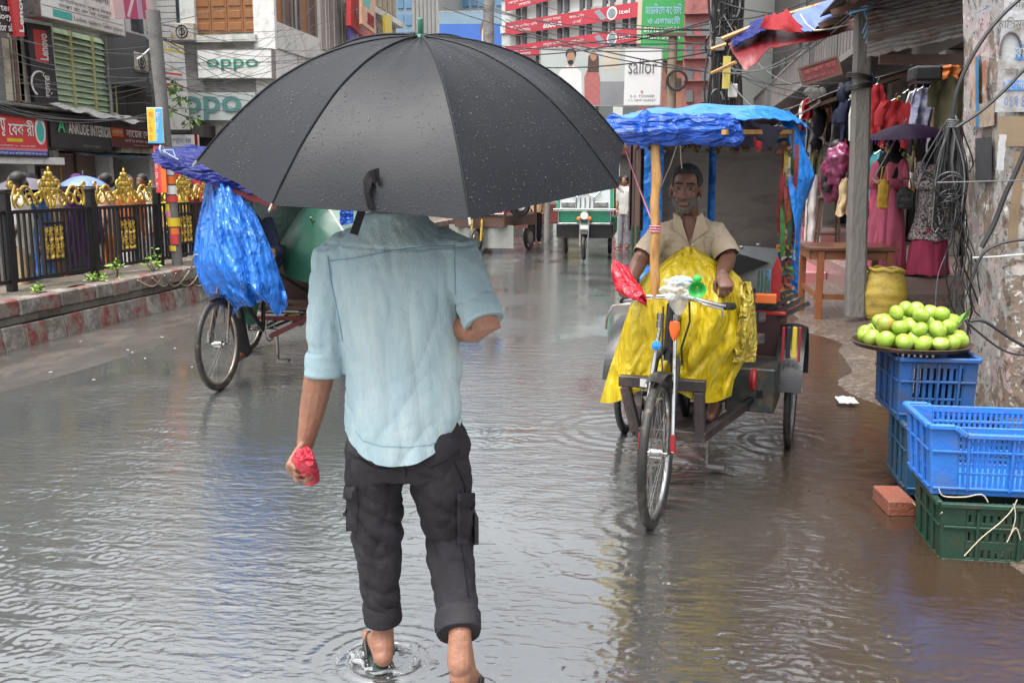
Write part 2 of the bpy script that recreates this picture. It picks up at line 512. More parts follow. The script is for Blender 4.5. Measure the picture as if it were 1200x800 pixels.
hairm = M('hair', (0.012, 0.010, 0.009), 0.5, 0.3, 40, 0.5, 160, stretch=(1, 1, .3))
beardm = M('beard', (0.15, 0.13, 0.115), 0.9, 0.7, 160, 1.0, 300, dirt=((.07, .04, .03), .45, 130))
eyew = M('eye_white', (0.16, 0.13, 0.115), 0.3, 0.05, 10)
eyeb = M('eye_dark', (0.01, 0.008, 0.006), 0.15, 0.1, 10)
lipm = M('lip', (0.16, 0.06, 0.05), 0.45, 0.1, 20)
def cloth(name, col, rough=0.8, var=0.15, scale=5, **k):
    return M(name, col, rough, var, scale, 0.35, 260, spec=0.15, **k)
denim = cloth('denim', (0.36, 0.49, 0.53), 0.8, 0.2, 3.2, stretch=(1, 1, .35), dirt=((.50, .55, .52), .35, 4, .4))
charcoal = cloth('charcoal_cotton', (0.036, 0.033, 0.038), 0.8, 0.3, 5, dirt=((.06, .057, .06), .3, 5, .4))
plaid = cloth('beige_cotton', (0.44, 0.36, 0.26), 0.8, 0.08, 6)
navy = cloth('navy_cloth', (0.018, 0.022, 0.045), 0.6, 0.2, 6)
pinkc = cloth('pink_cloth', (0.42, 0.095, 0.15), 0.7, 0.15, 4)
magentac = cloth('magenta_cloth', (0.36, 0.05, 0.10), 0.7, 0.2, 4)
blackc = cloth('black_cloth', (0.014, 0.013, 0.016), 0.7, 0.25, 6)
purplec = cloth('purple_cloth', (0.07, 0.02, 0.10), 0.5, 0.25, 6)
whitec = cloth('white_cloth', (0.62, 0.60, 0.56), 0.8, 0.1, 4)
creamc = cloth('cream_cloth', (0.55, 0.42, 0.24), 0.8, 0.1, 4)
redc = cloth('red_cloth', (0.26, 0.018, 0.022), 0.6, 0.15, 5)
bluec = cloth('blue_cloth', (0.05, 0.13, 0.34), 0.6, 0.15, 5)
oliveC = cloth('olive_cloth', (0.16, 0.15, 0.09), 0.8, 0.15, 5)
mustard = cloth('mustard_cloth', (0.45, 0.27, 0.04), 0.7, 0.15, 5)
orangec = cloth('orange_cloth', (0.55, 0.17, 0.05), 0.7, 0.15, 5)
peach = cloth('peach_cloth', (0.56, 0.33, 0.24), 0.7, 0.12, 5)
greyc = cloth('grey_cloth', (0.26, 0.25, 0.27), 0.7, 0.2, 5)
ltblue = cloth('pale_blue_cloth', (0.36, 0.44, 0.56), 0.7, 0.15, 5)
tealc = cloth('teal_cloth', (0.05, 0.22, 0.25), 0.7, 0.2, 5)
floral = cloth('speckled_cloth', (0.05, 0.045, 0.05), 0.7, 0.3, 9, dirt=((0.40, 0.34, 0.33), 0.42, 42, .04))
tarpblue = crinkle(M('tarp_blue', (0.014, 0.085, 0.46), 0.34, 0.3, 5, spec=0.4), ((3, .9), (8, .6)), .05, (.9, 5, 5), .2)
tarpdeep = crinkle(M('tarp_deep_blue', (0.007, 0.014, 0.13), 0.45, 0.3, 5, spec=0.2), ((3, .9), (8, .5)), .05, (.8, 2.5, 3), .25)
tarplight = crinkle(M('tarp_light_blue', (0.02, 0.20, 0.66), 0.34, 0.22, 5, spec=0.4), ((3, .9), (9, .5)), .035, (1.2, 1.2, 1.2))
tarpred = M('tarp_red', (0.16, 0.010, 0.014), 0.42, 0.2, 4, 0.4, 20)
polyblue = crinkle(M('polythene_blue', (0.03, 0.20, 0.72), 0.2, 0.25, 3, spec=0.6, alpha=0.76), ((3, .8), (9, .5), (24, .22)), .05, (1.5, 1.5, .7), .15)
polyyellow = crinkle(M('polythene_yellow', (0.62, 0.46, 0.015), 0.27, 0.2, 4, spec=0.5, alpha=0.86), ((3.5, .8), (9, .5), (24, .22)), .042, (1.5, 1.5, .6), .12)
hoodgreen = M('hood_green', (0.012, 0.045, 0.032), 0.35, 0.3, 5, 0.3, 20)
umbgreen = M('umbrella_green', (0.02, 0.085, 0.055), 0.4, 0.2, 5)
plyw = M('plywood_grey', (0.21, 0.175, 0.14), 0.6, 0.2, 3, 0.4, 30, stretch=(1, 1, 3), dirt=((0.1, 0.08, 0.065), 0.35, 3))
silver = M('silver_sheet', (0.42, 0.42, 0.41), 0.4, 0.2, 5, 0.4, 20, dirt=((0.2, 0.18, 0.16), 0.3, 5))
plastic_clear = M('plastic_clear', (0.80, 0.80, 0.78), 0.2, 0.1, 14, 0.9, 30, spec=0.6, alpha=0.5)
crinkle(plastic_clear, ((18, .8), (45, .4)), .015)
plastic_green = M('plastic_green', (0.05, 0.62, 0.10), 0.25, 0.1, 10, trans=0.2)
plastic_red = crinkle(M('plastic_red', (0.60, 0.018, 0.035), 0.3, 0.2, 9), ((14, .8), (34, .4)), .02)
tinred = crinkle(M('red_wrap', (0.66, 0.03, 0.06), 0.42, 0.15, 20), ((22, .8), (55, .4)), .012)
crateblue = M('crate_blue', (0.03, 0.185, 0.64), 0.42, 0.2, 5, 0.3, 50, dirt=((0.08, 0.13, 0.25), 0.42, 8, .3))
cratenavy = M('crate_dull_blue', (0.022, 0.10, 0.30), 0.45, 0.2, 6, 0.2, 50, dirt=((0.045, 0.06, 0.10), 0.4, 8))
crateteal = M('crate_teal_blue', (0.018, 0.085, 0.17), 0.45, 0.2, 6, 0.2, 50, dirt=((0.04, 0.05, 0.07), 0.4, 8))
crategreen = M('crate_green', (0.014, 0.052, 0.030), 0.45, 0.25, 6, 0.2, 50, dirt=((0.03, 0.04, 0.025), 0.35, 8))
louvre = M('louvre_green', (0.42, 0.56, 0.36), 0.5, 0.1, 2, dirt=((0.24, 0.3, 0.2), 0.3, 2))
asphalt_far = M('far_ground', (0.12, 0.115, 0.11), 0.6, 0.2, .5)
mint = M('mint', (0.47, 0.60, 0.55), 0.5, 0.08, 2)
# ------------------------------------------------------------------ ground, road, flood water
def sst(a, b, x):
    t = np.clip((x - a) / (b - a), 0, 1); return t*t*(3 - 2*t)
def road_z(X, Y):
    z = -0.055 + 0.085*sst(-3.2, -5.8, X) + 0.012*np.sin(X*1.7 + Y*.6) * np.sin(Y*.9)*.5
    return z
def npgrid(xs, ys, zf):
    X, Y = np.meshgrid(xs, ys)
    Z = zf(X, Y)
    n, m = len(xs), len(ys)
    v = np.stack([X, Y, Z], -1).reshape(-1, 3)
    i = np.arange(m - 1)[:, None]*n + np.arange(n - 1)[None]
    f = np.stack([i, i + 1, i + n + 1, i + n], -1).reshape(-1, 4)
    return v, f
def fast_mesh(name, v, f, mat, smooth=True, parent=None, kind=None):
    me = bpy.data.meshes.new(name)
    me.vertices.add(len(v)); me.vertices.foreach_set('co', v.astype(np.float32).ravel())
    me.loops.add(f.size); me.loops.foreach_set('vertex_index', f.astype(np.int32).ravel())
    me.polygons.add(len(f)); k = f.shape[1]
    me.polygons.foreach_set('loop_start', np.arange(len(f), dtype=np.int32)*k)
    me.update(calc_edges=True)
    if smooth: me.polygons.foreach_set('use_smooth', [True]*len(f))
    me.materials.append(mat)
    o = bpy.data.objects.new(name, me); COL.objects.link(o); WM[o.name] = Matrix()
    if parent is not None: o.parent = parent; 
    if kind: o['kind'] = kind
    return o

# wet asphalt: dark, grainy, glossy where the film of water lies
asph = M('wet_asphalt', (0.075, 0.069, 0.063), 0.2, 0.3, 1.3, 0.5, 60, spec=0.9, ior=1.6, rvar=0.14,
         dirt=((0.12, 0.105, 0.09), 0.35, 2.2), stretch=(1, .45, 1))
v, f = npgrid(np.linspace(-5.86, 1.5, 60), np.concatenate([np.linspace(-3, 14, 90), np.linspace(14.5, 95, 60)]), road_z)
fast_mesh('road', v, f, asph, kind='structure')
v, f = npgrid(np.linspace(-400, 400, 9), np.linspace(-60, 900, 9), lambda X, Y: 0*X - 0.35)
fast_mesh('ground', v, f, asphalt_far, kind='structure')
# carriageway and footway beyond the planted wall
v, f = npgrid(np.linspace(-17.4, -6.9, 20), np.linspace(3, 95, 60), lambda X, Y: 0*X - 0.01 + .01*np.sin(X*2+Y))
fast_mesh('far_road', v, f, asph, kind='structure')

# concrete footpath on the right: rises out of the water towards the shops
def path_z(X, Y):
    z = -0.06 + 0.085*sst(1.05, 1.75, X + .12*np.sin(Y*1.9) + .06*np.sin(Y*4.3 + 1)) + 0.10*sst(1.8, 3.2, X)
    z = z + 0.10*sst(8.5, 11.5, Y)*sst(1.8, 2.6, X)
    return z + .006*np.sin(X*7 + Y*3)*np.sin(Y*5.1)
pathm = M('footpath_concrete', (0.095, 0.070, 0.054), 0.24, 0.35, 2.2, 1.6, 26, spec=0.8, rvar=0.16,
          dirt=((0.21, 0.185, 0.16), 0.34, 22, .2))
v, f = npgrid(np.linspace(0.9, 9, 150), np.concatenate([np.linspace(0, 13, 150), np.linspace(13.4, 90, 70)]), path_z)
fast_mesh('footpath', v, f, pathm, kind='structure')

# flood water: a real rippled surface; rain rings, wind ripples, wakes round the feet and the wheels
def water_h(X, Y):
    h = np.zeros_like(X)
    r2 = np.random.default_rng(3)
    for k in range(26):                      # short wind ripples running roughly across the street
        lam = .045*math.exp(r2.random()**1.4*1.75); a = radians(r2.normal(80, 22)); ph = r2.uniform(0, 6.28)
        amp = .00026 * (lam/.12)**1.1
        mod = .5 + .5*np.sin(X*r2.uniform(.5, 1.6) + Y*r2.uniform(.4, 1.5) + ph*2)
        h += amp*mod*np.sin(2*pi/lam*(X*cos(a) + Y*sin(a)) + ph + .6*np.sin(X*1.3 + Y*.7 + k))
    def ring(cx, cy, r0, lam, amp, wid):
        d = np.hypot(X - cx, Y - cy)
        return amp*np.cos(2*pi*(d - r0)/lam)*np.exp(-((d - r0)/wid)**2)
    for cx, cy, r0, lam, amp, wid in ((-.875, 2.83, .13, .055, .005, .05), (-.875, 2.83, .24, .07, .0028, .07), (-.60, 2.66, .12, .06, .003, .06),
                                      (.0, 4.3, .22, .11, .0022, .14), (.0, 4.2, .55, .16, .0014, .25), (.05, 4.2, .95, .19, .0008, .35),
                                      (.74, 5.8, .25, .12, .0016, .2), (.75, 5.7, .6, .15, .0008, .3), (-.25, 5.9, .3, .12, .003, .2)):
        h += ring(cx, cy, r0, lam, amp, wid)
    return h
xs = np.linspace(-3.6, 2.0, 420); ys = 2.0*np.exp(np.linspace(0, math.log(9.5/2.0), 470))
X, Y = np.meshgrid(xs, ys)
H = water_h(X, Y)
dx = xs[1] - xs[0]
for k in range(1500):                        # rings of single rain drops
    cy = 2.1*math.exp(random.random()*math.log(8/2.1)); cx = random.uniform(-3.4, 1.6)
    r0 = random.uniform(.012, .07); lam = random.uniform(.030, .046); amp = random.uniform(.0007, .0017)
    R0 = r0 + .08
    i0, i1 = np.searchsorted(xs, (cx - R0, cx + R0)); j0, j1 = np.searchsorted(ys, (cy - R0, cy + R0))
    if i1 - i0 < 2 or j1 - j0 < 2: continue
    d = np.hypot(X[j0:j1, i0:i1] - cx, Y[j0:j1, i0:i1] - cy)
    H[j0:j1, i0:i1] += amp*np.cos(2*pi*(d - r0)/lam)*np.exp(-((d - r0)/(lam*.8))**2)
edge = np.minimum.reduce([sst(-3.6, -3.1, X), sst(2.0, 1.7, X), sst(9.5, 8.6, Y)])
H *= edge
n, m = len(xs), len(ys)
vv = np.stack([X, Y, H], -1).reshape(-1, 3)
i = np.arange(m - 1)[:, None]*n + np.arange(n - 1)[None]
ff = np.stack([i, i + 1, i + n + 1, i + n], -1).reshape(-1, 4)

wat = bpy.data.materials.new('flood_water'); wat.use_nodes = True
N, L, b = nodes_of(wat)
tc = N.new('ShaderNodeTexCoord')
n1 = N.new('ShaderNodeTexNoise'); n1.inputs['Scale'].default_value = 0.9; n1.inputs['Detail'].default_value = 6
L.new(tc.outputs['Object'], n1.inputs['Vector'])
sx = N.new('ShaderNodeSeparateXYZ'); L.new(tc.outputs['Object'], sx.inputs[0])
ma = N.new('ShaderNodeMath'); ma.operation = 'MULTIPLY_ADD'; ma.inputs[1].default_value = 1.1
L.new(n1.outputs['Fac'], ma.inputs[0]); L.new(sx.outputs['X'], ma.inputs[2])
mr = N.new('ShaderNodeMapRange'); mr.inputs['From Min'].default_value = 0.15; mr.inputs['From Max'].default_value = 1.6
L.new(ma.outputs[0], mr.inputs['Value'])
mx = N.new('ShaderNodeMix'); mx.data_type = 'RGBA'           # silt stirred up from the unpaved footpath edge
mx.inputs['A'].default_value = (0.050, 0.054, 0.052, 1); mx.inputs['B'].default_value = (0.036, 0.021, 0.0125, 1)
L.new(mr.outputs['Result'], mx.inputs['Factor'])
L.new(mx.outputs['Result'], b.inputs['Base Color'])
mr2 = N.new('ShaderNodeMapRange'); mr2.inputs['To Min'].default_value = .045; mr2.inputs['To Max'].default_value = .17; L.new(mr.outputs['Result'], mr2.inputs['Value']); L.new(mr2.outputs['Result'], b.inputs['Roughness'])
mr3 = N.new('ShaderNodeMapRange'); mr3.inputs['To Min'].default_value = 3.0; mr3.inputs['To Max'].default_value = 2.1; L.new(mr.outputs['Result'], mr3.inputs['Value']); L.new(mr3.outputs['Result'], b.inputs['IOR'])
b.inputs['Specular IOR Level'].default_value = 0.5
mp = N.new('ShaderNodeMapping'); mp.inputs['Scale'].default_value = (9, 26, 1)
L.new(tc.outputs['Object'], mp.inputs['Vector'])
n2 = N.new('ShaderNodeTexNoise'); n2.inputs['Scale'].default_value = 1.0; n2.inputs['Detail'].default_value = 5; n2.inputs['Distortion'].default_value = .6
L.new(mp.outputs['Vector'], n2.inputs['Vector'])
n4 = N.new('ShaderNodeTexNoise'); n4.inputs['Scale'].default_value = 0.8; n4.inputs['Detail'].default_value = 3; L.new(tc.outputs['Object'], n4.inputs['Vector'])   # calm and ruffled patches
m4 = N.new('ShaderNodeMapRange'); m4.inputs['From Min'].default_value = .38; m4.inputs['From Max'].default_value = .64; m4.inputs['To Min'].default_value = .05; m4.inputs['To Max'].default_value = .48; L.new(n4.outputs['Fac'], m4.inputs['Value'])
bp = N.new('ShaderNodeBump'); bp.inputs['Distance'].default_value = 0.02; L.new(m4.outputs['Result'], bp.inputs['Strength'])
L.new(n2.outputs['Fac'], bp.inputs['Height']); L.new(bp.outputs['Normal'], b.inputs['Normal'])
wo = fast_mesh('flood_water', vv, ff, wat, kind='structure')
# calmer continuation of the same sheet beyond and beside the rippled part
mb = MB()
for (x0, x1, y0, y1) in ((-5.5, 2.0, 9.5, 60), (-5.5, 2.0, -3, 2.0), (-5.5, -3.6, 2.0, 9.5), (2.0, 2.6, -3, 60)):
    mb.add([(x0, y0, 0), (x1, y0, 0), (x1, y1, 0), (x0, y1, 0)], [(0, 1, 2, 3)])
mb.build('shallow_water', wat, kind='structure', base=False)

# splash crown round the left foot
mb = MB()
for k in range(70):
    a = random.uniform(0, 2*pi); r = random.uniform(.08, .17); h = abs(random.gauss(0, .018))
    q = random.uniform(.002, .0045)
    mb.ell((-.875 + r*cos(a), 2.84 + r*sin(a)*.8, h), (q, q, q*random.uniform(1, 2)), 6, 4)
for k in range(16):
    a0 = random.uniform(0, 2*pi); r = random.uniform(.08, .15)
    pts = [(-.875 + (r + .01*sin(j*1.3))*cos(a0 + j*.14), 2.84 + (r + .01*sin(j*1.3))*sin(a0 + j*.14)*.8, .003 + .008*sin(pi*j/6)) for j in range(7)]
    mb.tube(pts, [.001, .004, .006, .0065, .006, .004, .001], 6)
watclear = M('splash_water', (0.85, 0.87, 0.88), 0.08, 0.02, 5, trans=0.75, ior=1.33)
mb.build('water_splash', watclear, smooth=True, kind='stuff', base=True)
# litter floating on the wet asphalt
litm = M('wet_paper', (0.55, 0.54, 0.50), 0.4, 0.1, 30)
mb = MB()
for (px, py) in ((150, 410), (155, 413), (60, 436), (190, 395), (205, 408), (170, 420), (110, 445), (95, 400), (225, 430)):
    p = at(px, py, Z=.035); a = random.uniform(0, 3)
    mb.prism([(x*.016*random.uniform(.5, 1.1), y*.011*random.uniform(.6, 1)) for x, y in ((-1, -1), (.8, -.7), (1, .6), (.1, 1), (-1.1, .4))], p, (cos(a), sin(a), 0), (-sin(a), cos(a), 0), .004)
mb.build('litter', litm, kind='stuff')
p = at(992, 470, Z=.02)
mb = MB()
mb.grid(lambda u, v: (p.x + (u-.5)*.13, p.y + (v-.5)*.2, .03 + .012*fbm((u*3, v*3, 1), 2) + .018*sin(pi*u)*sin(pi*v)), 12, 12)
mb.build('plastic_scrap', litm, smooth=True, solid=.002, label='crumpled pale plastic scrap lying on the wet footpath beside the rickshaw wheel', cat='litter')
# ------------------------------------------------------------------ planted kerb wall in the middle of the street
WX = -5.85
kw = thing('kerb_wall', 'weathered kerb wall of red and white painted blocks under the gold-crested fence', 'wall', (WX - .45, 12, 0))
wallc = M('wall_concrete', (0.24, 0.22, 0.19), 0.7, 0.3, 3, 0.8, 30, dirt=((0.10, 0.085, 0.07), 0.5, 3.5))
blkred = M('block_red', (0.20, 0.045, 0.040), 0.6, 0.35, 5, 1.0, 30, dirt=((0.17, 0.145, 0.125), 0.62, 8))
blkwht = M('block_white', (0.30, 0.28, 0.245), 0.65, 0.3, 5, 1.0, 30, dirt=((0.12, 0.10, 0.085), 0.62, 7))
soilm = M('soil', (0.12, 0.10, 0.075), 0.9, 0.3, 6, 1.0, 40)
mb = MB()
mb.span((WX - .9, 2, -.1), (WX - .06, 60, .46))
mb.span((WX - .08, 2, .235), (WX - .035, 60, .315))
mb.build('core', wallc, kw, bevel=.01)
mb = MB(); mb.grid(lambda u, v: (WX - .85 + u*.72, 2 + v*58, .468 + .03*noise.noise(Vector((u*3, v*120, 0)))), 6, 200)
mb.build('soil', soilm, kw, smooth=True)
proto = {}
def block_mesh(key, mat, w, h, dp, top):
    m = MB(); m.box((0, 0, 0), (dp, w, h)); 
    o = m.build('kerb_block', mat, kw, world=False, bevel=.012)
    return o
k = 0; first = {}
y = 7.94 - .61*8
i = 0
while y < 27:
    redq = i % 2 == 0
    # lower kerb face block (leans out a little) and the coping block above it
    for lay in (0, 1):
        col = redq if lay == 0 else not redq
        key = (lay, col)
        loc = Vector((WX - .03 + random.uniform(-.006, .006), y + .1525, .105 + random.uniform(-.005, .004))) if lay == 0 else Vector((WX - .075 + random.uniform(-.008, .008), y + .1525 - .03, .395 + random.uniform(-.006, .006)))
        if key not in first:
            first[key] = block_mesh(key, blkred if col else blkwht, .297, .25 if lay == 0 else .15, .13 if lay == 0 else .17, lay)
            o = first[key]
        else:
            o = reuse(first[key], 'kerb_block', kw)
        o.location = loc - Vector(kw.location)
        o.rotation_euler = (random.uniform(-.012, .012), radians(-9) if lay == 0 else random.uniform(-.02, .02), random.uniform(-.015, .015))
    y += .305; i += 1

# ------------------------------------------------------------------ black fence with gold crests
FX, FZ = -6.3, .47
fn = thing('iron_fence', 'black iron railing with gilded scroll crests on the kerb wall', 'fence', (FX, 12, FZ))
posts = [8.45 + 1.4*k for k in range(-3, 12)]
mb = MB(); mb.span((FX - .04, posts[0] - .04, FZ), (FX + .04, posts[0] + .04, 1.42)); mb.box((FX, posts[0], 1.44), (.1, .1, .03))
p0 = mb.build('post', black, fn, bevel=.006)
for yy in posts[1:]:
    reuse(p0, 'post', fn, Matrix.Translation((0, yy - posts[0], 0)))
bar0 = None; rail0 = None; plq0 = None; cr0 = None; fr0 = None
def spiral(cx, cz, r0, turns, a0, sgn, n=18, y0=0):
    return [(cx + sgn*(r0*(1 - .75*t/n))*cos(a0 + 2*pi*turns*t/n), cz + (r0*(1 - .75*t/n))*sin(a0 + 2*pi*turns*t/n)) for t in range(n + 1)]
def crest(y0):
    """scrollwork between two posts, drawn in the fence plane, 1.3 m wide"""
    m = MB()
    def tub(pts, r=.013): m.tube([(FX, y0 + a, 1.25 + b) for a, b in pts], r, 6)
    for sg in (-1, 1):
        # big S scroll from the centre out to the post, with volutes
        tub([(sg*(.04 + .22*t), .02 + .19*sin(pi*t*.9)*(1 - .35*t)) for t in np.linspace(0, 1, 12)], .015)
        tub(spiral(sg*.50, .10, .10, 1.1, pi*.5, sg))
        tub([(sg*(.24 + .3*t), .06 + .17*sin(pi*(t*.9 + .05))) for t in np.linspace(0, 1, 12)], .014)
        tub(spiral(sg*.34, .09, .075, 1.1, pi*.1, -sg))
        tub(spiral(sg*.19, .10, .08, 1.2, -pi*.4, sg))
        tub(spiral(sg*.12, .25, .055, 1.1, -pi*.3, sg), .012)
        tub(spiral(sg*.075, .14, .055, 1.1, -pi*.5, -sg), .012)
        tub([(sg*(.56 + .03*sin(t*4)), .02 + .22*t) for t in np.linspace(0, 1, 8)], .012)
        tub(spiral(sg*.59, .25, .035, 1.0, -pi*.5, sg), .012)
    # central pyramid of leaves
    for rz_, ww in ((.19, .13), (.245, .10), (.30, .07), (.345, .035)):
        for a in np.linspace(-ww, ww, 5 if ww > .08 else 3):
            m.ell((FX + random.uniform(-.01, .01), y0 + a, 1.25 + rz_), (.02, .026, .033), 7, 5)
    m.ell((FX, y0, 1.25 + .395), (.014, .014, .035), 7, 5)
    m.bar((FX, y0, 1.25), (FX, y0, 1.63), .018, .018)
    return m
for j in range(len(posts) - 1):
    ya, yb = posts[j] + .042, posts[j+1] - .042; yc = (ya + yb)/2
    T = Matrix.Translation((0, yc - (posts[0] + .7), 0))
    if rail0 is None:
        m = MB(); m.span((FX - .02, ya, .55), (FX + .02, yb, .585)); rail0 = [m.build('rail', black, fn)]
        m = MB(); m.span((FX - .02, ya, 1.215), (FX + .02, yb, 1.25)); rail0.append(m.build('rail', black, fn))
        m = MB()
        for zz in (.72, 1.10): m.span((FX - .02, yc - .18, zz - .014), (FX + .02, yc + .18, zz + .014))
        for q in (-.18, .18): m.span((FX - .021, yc + q - .014, .585), (FX + .021, yc + q + .014, 1.215))
        fr0 = m.build('panel_frame', black, fn)
        m = MB()
        for a in range(6):
            for c in range(2):
                yy, zz = yc - .135 + a*.054, .80 + c*.18
                m.tube([(FX, yy + .012*sin(t*pi*2), zz - .06 + .13*t) for t in np.linspace(0, 1, 7)], [.013, .017, .011, .019, .011, .016, .008], 6)
                m.torus((FX + .006, yy, zz + .065), .019, .007, (1, 0, 0), 10, 5)
                m.ell((FX, yy, zz - .06), (.012, .02, .02), 6, 4)
        for zz in (.735, .90, .985): m.span((FX - .008, yc - .16, zz - .007), (FX + .008, yc + .16, zz + .007))
        plq0 = m.build('plaque', gold, fn, smooth=True)
        cr0 = crest(yc).build('crest', gold, fn, smooth=True)
        m = MB(); m.span((FX - .011, -.011, .585), (FX + .011, .011, 1.215)); m.v = [(a, b + ya, c) for a, b, c in m.v]
        bar0 = m.build('bar', black, fn); by = ya
    else:
        for o, nm in ((rail0[0], 'rail'), (rail0[1], 'rail'), (fr0, 'panel_frame'), (plq0, 'plaque'), (cr0, 'crest')):
            reuse(o, nm, fn, T)
    nb = 15
    for q in range(nb):
        yy = ya + (q + .5)*(yb - ya)/nb
        if abs(yy - yc) < .17 and False: continue
        if j == 0 and q == 0: bar0.matrix_local = Matrix.Translation((0, yy - by, 0)); continue
        if j >= 10: 
            continue
        reuse(bar0, 'bar', fn, Matrix.Translation((0, yy - by, 0)))

# weeds growing at the foot of the railing
def weed(px, py, r, h, seed, label, bright=True):
    random.seed(seed)
    c = at(px, py, X=-6.05); c.z = .47
    t = thing('weed', label, 'plant', c, 0, 'weeds on the kerb wall')
    m = MB(); st = MB()
    for k in range(int(20 + r*260)):
        a = random.uniform(0, 2*pi); rr = r*sqrt(random.random()); zz = h*random.uniform(.1, 1)*(1 - .35*rr/r)
        p = c + Vector((rr*cos(a), rr*sin(a), zz)); s = random.uniform(.018, .034)
        d = Vector((random.gauss(0, 1), random.gauss(0, 1), random.gauss(.3, .6))).normalized(); e = d.orthogonal().normalized()
        m.add([p, p + d*s + e*s*.45, p + d*s*2.1, p + d*s - e*s*.45], [(0, 1, 2, 3)])
        if k % 6 == 0: st.tube([c + Vector((rr*.2*cos(a), rr*.2*sin(a), 0)), p], .004, 4)
    m.build('leaves', leafb if bright else leafm, t, kind='stuff'); st.build('stem', stemm, t)
weed(44, 341, .05, .07, 1, 'smallest bright weed tuft at the near end of the kerb wall')
weed(113, 330, .10, .10, 2, 'low bright weed tuft below the first gold plaque post')
weed(137, 326, .07, .24, 3, 'thin weed with a raised shoot beside the second gold plaque')
weed(181, 320, .11, .30, 4, 'tall bushy weed at the foot of the poster-covered pole')
# creeping bare stem hanging over the blocks
mb = MB()
for k in range(5):
    y0 = 9.9 + k*.28
    mb.tube([(WX + .02 + .02*sin(t*5 + k), y0 + t*.6, .44 - .10*sin(pi*t)*(1 + .3*k % 2)) for t in np.linspace(0, 1, 9)], .009, 5)
mb.build('dry_creeper', M('dry_stem', (0.34, 0.28, 0.2), .8, .2, 9), label='dry pale creeper stems trailing over the painted kerb blocks', cat='plant')

# pole plastered with posters
pb = Vector((-6.12, 11.35, .46))
pt = thing('utility_pole', 'grey concrete pole wrapped in torn coloured posters behind the kerb wall', 'pole', pb)
mb = MB(); mb.loft([pb, pb + Vector((-.085, .0, 2.0)), pb + Vector((-.135, 0, 3.1))], [.065, .074, .085], n=14)
mb.build('shaft', M('pole_grey', (.17, .165, .155), .75, .3, 4, .6, 40, dirt=((.09, .085, .08), .5, 4)), pt, smooth=True)
pc = [yellow, signred, orange, yellow, pinkp, yellow, signred, white, orange, M('poster_pale', (.55, .56, .55), .7, .15, 20), signred, M('poster_tan', (.5, .4, .25), .7, .2, 20)]
zz = .20
for k in range(12):
    hh = random.uniform(.06, .13)
    a0 = radians(-115 + random.uniform(-45, 25)); sp = radians(random.uniform(60, 150))
    m = MB()
    m.grid(lambda u, v: (pb.x - .042*(zz + hh*v) + (.078 + .0012*k % .004)*cos(a0 + sp*u), pb.y + (.078 + .0012*(k % 3))*sin(a0 + sp*u), pb.z + zz + hh*v), 10, 2)
    m.build('poster', pc[k], pt, smooth=True, solid=.0015)
    zz += hh*random.uniform(.9, 1.3)
o = pb + Vector((-.28, -.10, 1.62))
nm = sign('banner_board', 'narrow yellow and blue banner strapped upright on the poster-covered pole', at(174, 168, Y=11.18), at(192, 168, Y=11.18), at(172, 126, Y=11.18), white, depth=.02,
          shapes=[('stripe', rect(.02, .03, .5, .97), yellow, .001), ('stripe', rect(.55, .03, .98, .97), skyblue, .001), ('stripe', rect(.02, .0, .98, .06), skyblue, .004)],
          texts=[(.12, .08, .3, .8, 'আম\nদু\nবই\nমে', orange), (.62, .08, .28, .8, 'কো\nচি\nং', white)])
nm2 = sign('banner_board', 'narrow red banner with white letters strapped below the yellow and blue one', at(183, 226, Y=11.2), at(196, 226, Y=11.2), at(179, 171, Y=11.2), signred, depth=.02,
          shapes=[('stripe', rect(.55, .0, .98, .8), orange, .001)], texts=[(.1, .06, .36, .82, 'ভ\nর্তি\nচল\nছে', white)])
# ------------------------------------------------------------------ shop row on the left, beyond the far carriageway
LX = -17.0
def FP(px, py, off=0.0): return at(px, py, X=LX + off)
def facade_box(mb, px0, py0, px1, py1, back, front, X=LX):
    """box on the facade plane X between two surveyed corners, from X-back to X+front"""
    a, b = at(px0, py0, X=X), at(px1, py1, X=X)
    return mb.span((X - back, a.y, a.z), (X + front, b.y, b.z))
lb = thing('shop_building', 'grey shop building with pale green louvres over the shuttered shops', 'building', (LX - 4, 24.5, 0))
mb = MB()
mb.span((LX - 9, 17, 2.35), (LX - .12, 30.9, 11))
mb.span((LX - 9, 17, 0), (LX - 3.2, 30.9, 2.35))
mb.build('wall', greywall, lb)
for ya, yb in ((22.0, 22.35), (23.85, 24.15), (25.0, 25.25), (27.75, 27.95), (30.1, 30.9), (19, 19.3)):
    mb = MB(); mb.span((LX - 3.25, ya, 0), (LX - .02, yb, 2.34)); mb.build('pier', white, lb)
mb = MB(); mb.span((LX - 3, 17, -.02), (LX + .8, 30.9, .12)); mb.build('step', concrete, lb, bevel=.01)
# louvred upper window
a, b = FP(62, 125), FP(130, 33)
y0, y1, z0, z1 = a.y, b.y, 3.55, 5.72
s0 = None
ncol = 3
for c in range(ncol):
    ya = y0 + (y1 - y0)*c/ncol; yb = y0 + (y1 - y0)*(c + 1)/ncol
    for k in range(13):
        zz = z0 + (k + .5)*(z1 - z0)/13
        if s0 is None:
            m = MB(); m.box((LX - .05, (ya + yb)/2, zz), (.02, yb - ya - .07, .17), Matrix.Rotation(radians(-28), 3, 'Y'))
            s0 = m.build('slat', louvre, lb); s0y, s0z = (ya + yb)/2, zz
        else: reuse(s0, 'slat', lb, Matrix.Translation((0, (ya + yb)/2 - s0y, zz - s0z)))
mb = MB()
for c in range(ncol + 1):
    yy = y0 + (y1 - y0)*c/ncol; mb.span((LX - .1, yy - .035, z0 - .03), (LX + .03, yy + .035, z1))
mb.build('louvre_frame', M('louvre_post', (.50, .48, .22), .5, .15, 5), lb)
